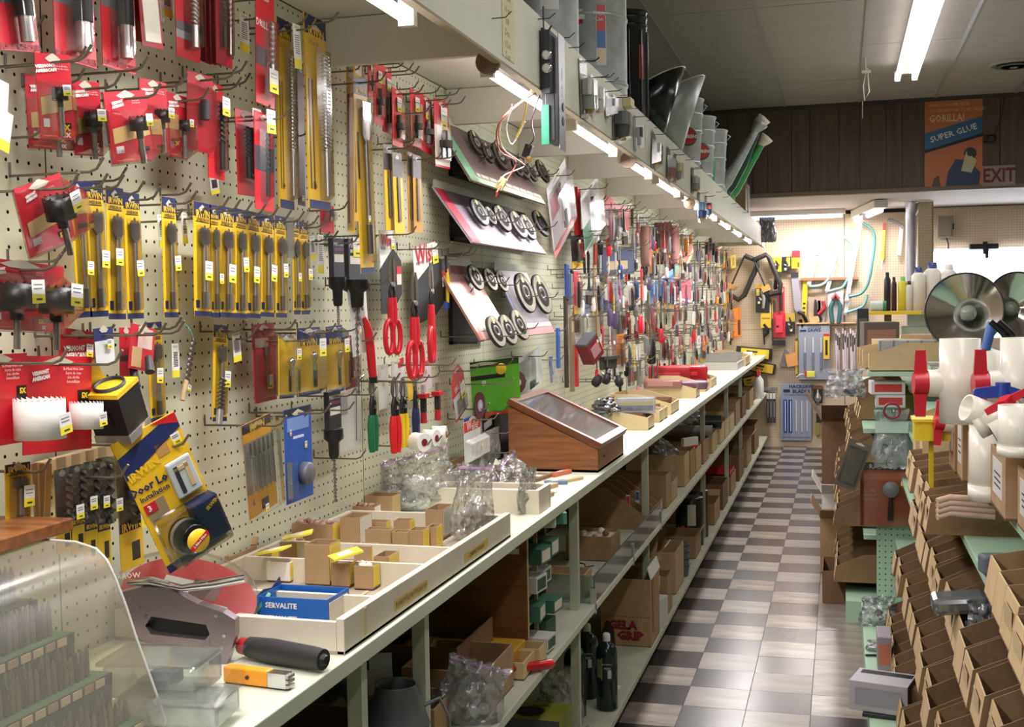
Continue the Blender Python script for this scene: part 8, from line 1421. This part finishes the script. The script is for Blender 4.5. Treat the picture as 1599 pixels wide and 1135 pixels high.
# goods on the green base deck and on the end panel
heap('clear_bag','bunched clear bag on the mint base deck near the end panel',1372,975,.10,.16,.12,.10,20,0,[(70,90,100),(120,130,130)],M_bag,4,zip_=False)
heap('clear_bag','flat clear film bag lying before the bunched one on the base deck',1378,1015,.10,.12,.04,.08,10,0,[(220,226,220)],M_bag,2,zip_=False)
t = box('white_box','white printed box with a black end overhanging the base deck',.135,4.10,.115,.19,.15,.10,(176,172,176),-14,(150,148,156)); MB().box(.095,.0958,-.075,.075,.0,.1,M_black).build('black_end',t); MB().box(-.08,.09,.02,.06,.1,.1006,M_black).build('black_band',t); box('under_box','dark flat box under the white printed box',.16,4.08,.101,.17,.14,.013,(40,40,42),-8)
box('mauve_pack','mauve package with orange spot standing on the base deck',.155,4.62,.10,.05,.16,.13,(150,140,150),0,(190,110,80)); t = thing('pen','thin black pen on the mint base deck','pen',(.125,4.72,.106)); MB().cyl((-.035,0,0),(.03,.01,0),.0045,.0045,8,M_black).build('barrel',t); MB().cyl((.03,.01,0),(.04,.0115,0),.003,.001,8,M_dark).build('tip',t)
t = thing('small_glasses','pair of tiny glass tubes lying on the base deck','tubes',(.14,4.86,.112)); [MB().cyl((-.03,.03 * k,0),(.06,.03 * k,0),.009,.009,10,M_film).build('tube',t) for k in range(2)]; MB().cyl((-.035,0,0),(-.03,0,0),.01,.01,10,flat((170,150,80),.3)).build('cap',t)
t = thing('gauge_card','orange card in clear bag with a round silver dial gauge, on the end panel','gauge pack',M=T(*onY(1384,722,5.52))); w,h = .225,.29; c = sheet(t,w,h,(168,84,52),[(0,.12,(80,84,76)),(.12,.28,(186,100,70))]); text(c,'RADIATOR',.03,M_offw,T(.0,-.002,-.02)); text(c,'FLUID\nSPOUT\nTESTER',.02,flat((206,150,120)),T(-.07,-.002,-.15))
MB().lathe([(0,.022),(.034,.022),(.036,.018),(.036,0)],28,flat((150,156,158),.3),T(.02,-.001,-.12) @ RX(90)).build('dial',t); MB().tube([(.02,-.012,-.155),(.018,-.012,-.2),(.018,-.012,-.26)],[.008,.012,.013],10,M_black).build('stem',t); blister(t,-w * .5,w * .5,-h * 1.12,-.03,.03); price(t,.07,-.09,.02,-.032); hook(T(*onY(1384,722,5.52)),'steel hook holding the orange gauge card',.02,kind='back',inn=.04)
M0 = T(*onY(1392,640,5.5)); t = thing('coil_bag','green-tinted clear bag with maroon coil and grey bits on the end panel','bag',M=M0); bagitem_local(t,.15,.26,.05,[(90,100,104),(210,216,210)],6,M_bag,Matrix()); MB().box(-.07,.07,-.03,-.026,-.10,-.05,flat((196,216,204))).build('header',t); hook(M0,'steel hook holding the maroon coil bag',.03,kind='back',inn=.04)
for k in range(3): MB().tube([(math.cos(i * PI / 9) * .034,-.035 - .006 * k,.0 + math.sin(i * PI / 9) * .034) for i in range(18)],.005,6,flat((140,40,66)),closed=True).build('coil',t)
t = thing('headlight_card','grey folded card behind the orange gauge card','card',M=T(*onY(1345,690,5.45)) @ RY(20)); sheet(t,.10,.22,(96,90,80)); blister(t,-.04,.04,-.2,-.03,.02)
heap('clear_bag','clear bag of pinkish fittings on the topmost far bins',1320,620,1.07,.16,.12,.1,10,0,[(200,130,120),(60,70,120),(220,220,220)],M_bag,8,zip_=False)
heap('clear_bag','clear bag of yellow parts wedged in the third tier',1545,1010,.70,.11,.11,.07,20,0,[(214,170,50),(150,130,90)],M_bag,5,zip_=False)
heap('clear_bag','clear bag with reddish striped rolls beside the yellow parts bag',1570,1025,.70,.10,.07,.06,0,0,[(190,150,150),(210,200,200)],M_bag,5,zip_=False)
t = thing('clear_clam','clear rounded clamshell with dark part lying in a second tier bin','package',M=T(*onZ(1490,940,.79)) @ RY(-6)); MB().box(-.05,.07,-.05,.04,-.02,.02,film('grey_clam',(190,196,196),.4,.1,0,20,.2)).build('clamshell',t,bev=.012); MB().box(-.03,.05,-.03,.02,-.016,.008,M_dark).build('part',t)
bpy.context.view_layer.update()
# ================================================================ every bare hook and nail is told by its neighbour
_near = [(o,o.matrix_world.translation.copy()) for o in bpy.data.objects if o.get('category') and o.get('category') not in ('hook','nail','hooks','price tag')]
_seen = set(o['label'] for o in bpy.data.objects if o.get('label'))
for o in list(bpy.data.objects):
    if o.get('label','') in ('bare grey steel hook sticking out of the cream pegboard','thin dark nail hook poking out of the fascia board'):
        p = o.matrix_world.translation; pre = 'bare steel hook near the ' if o['category'] == 'hook' else 'thin nail hook near the '
        for q,tr in sorted(_near,key=lambda e: (e[1] - p).length)[:12]:
            lb = pre + ' '.join(q['label'].replace(',','').split()[:11])
            if lb not in _seen: o['label'] = lb; _seen.add(lb); break
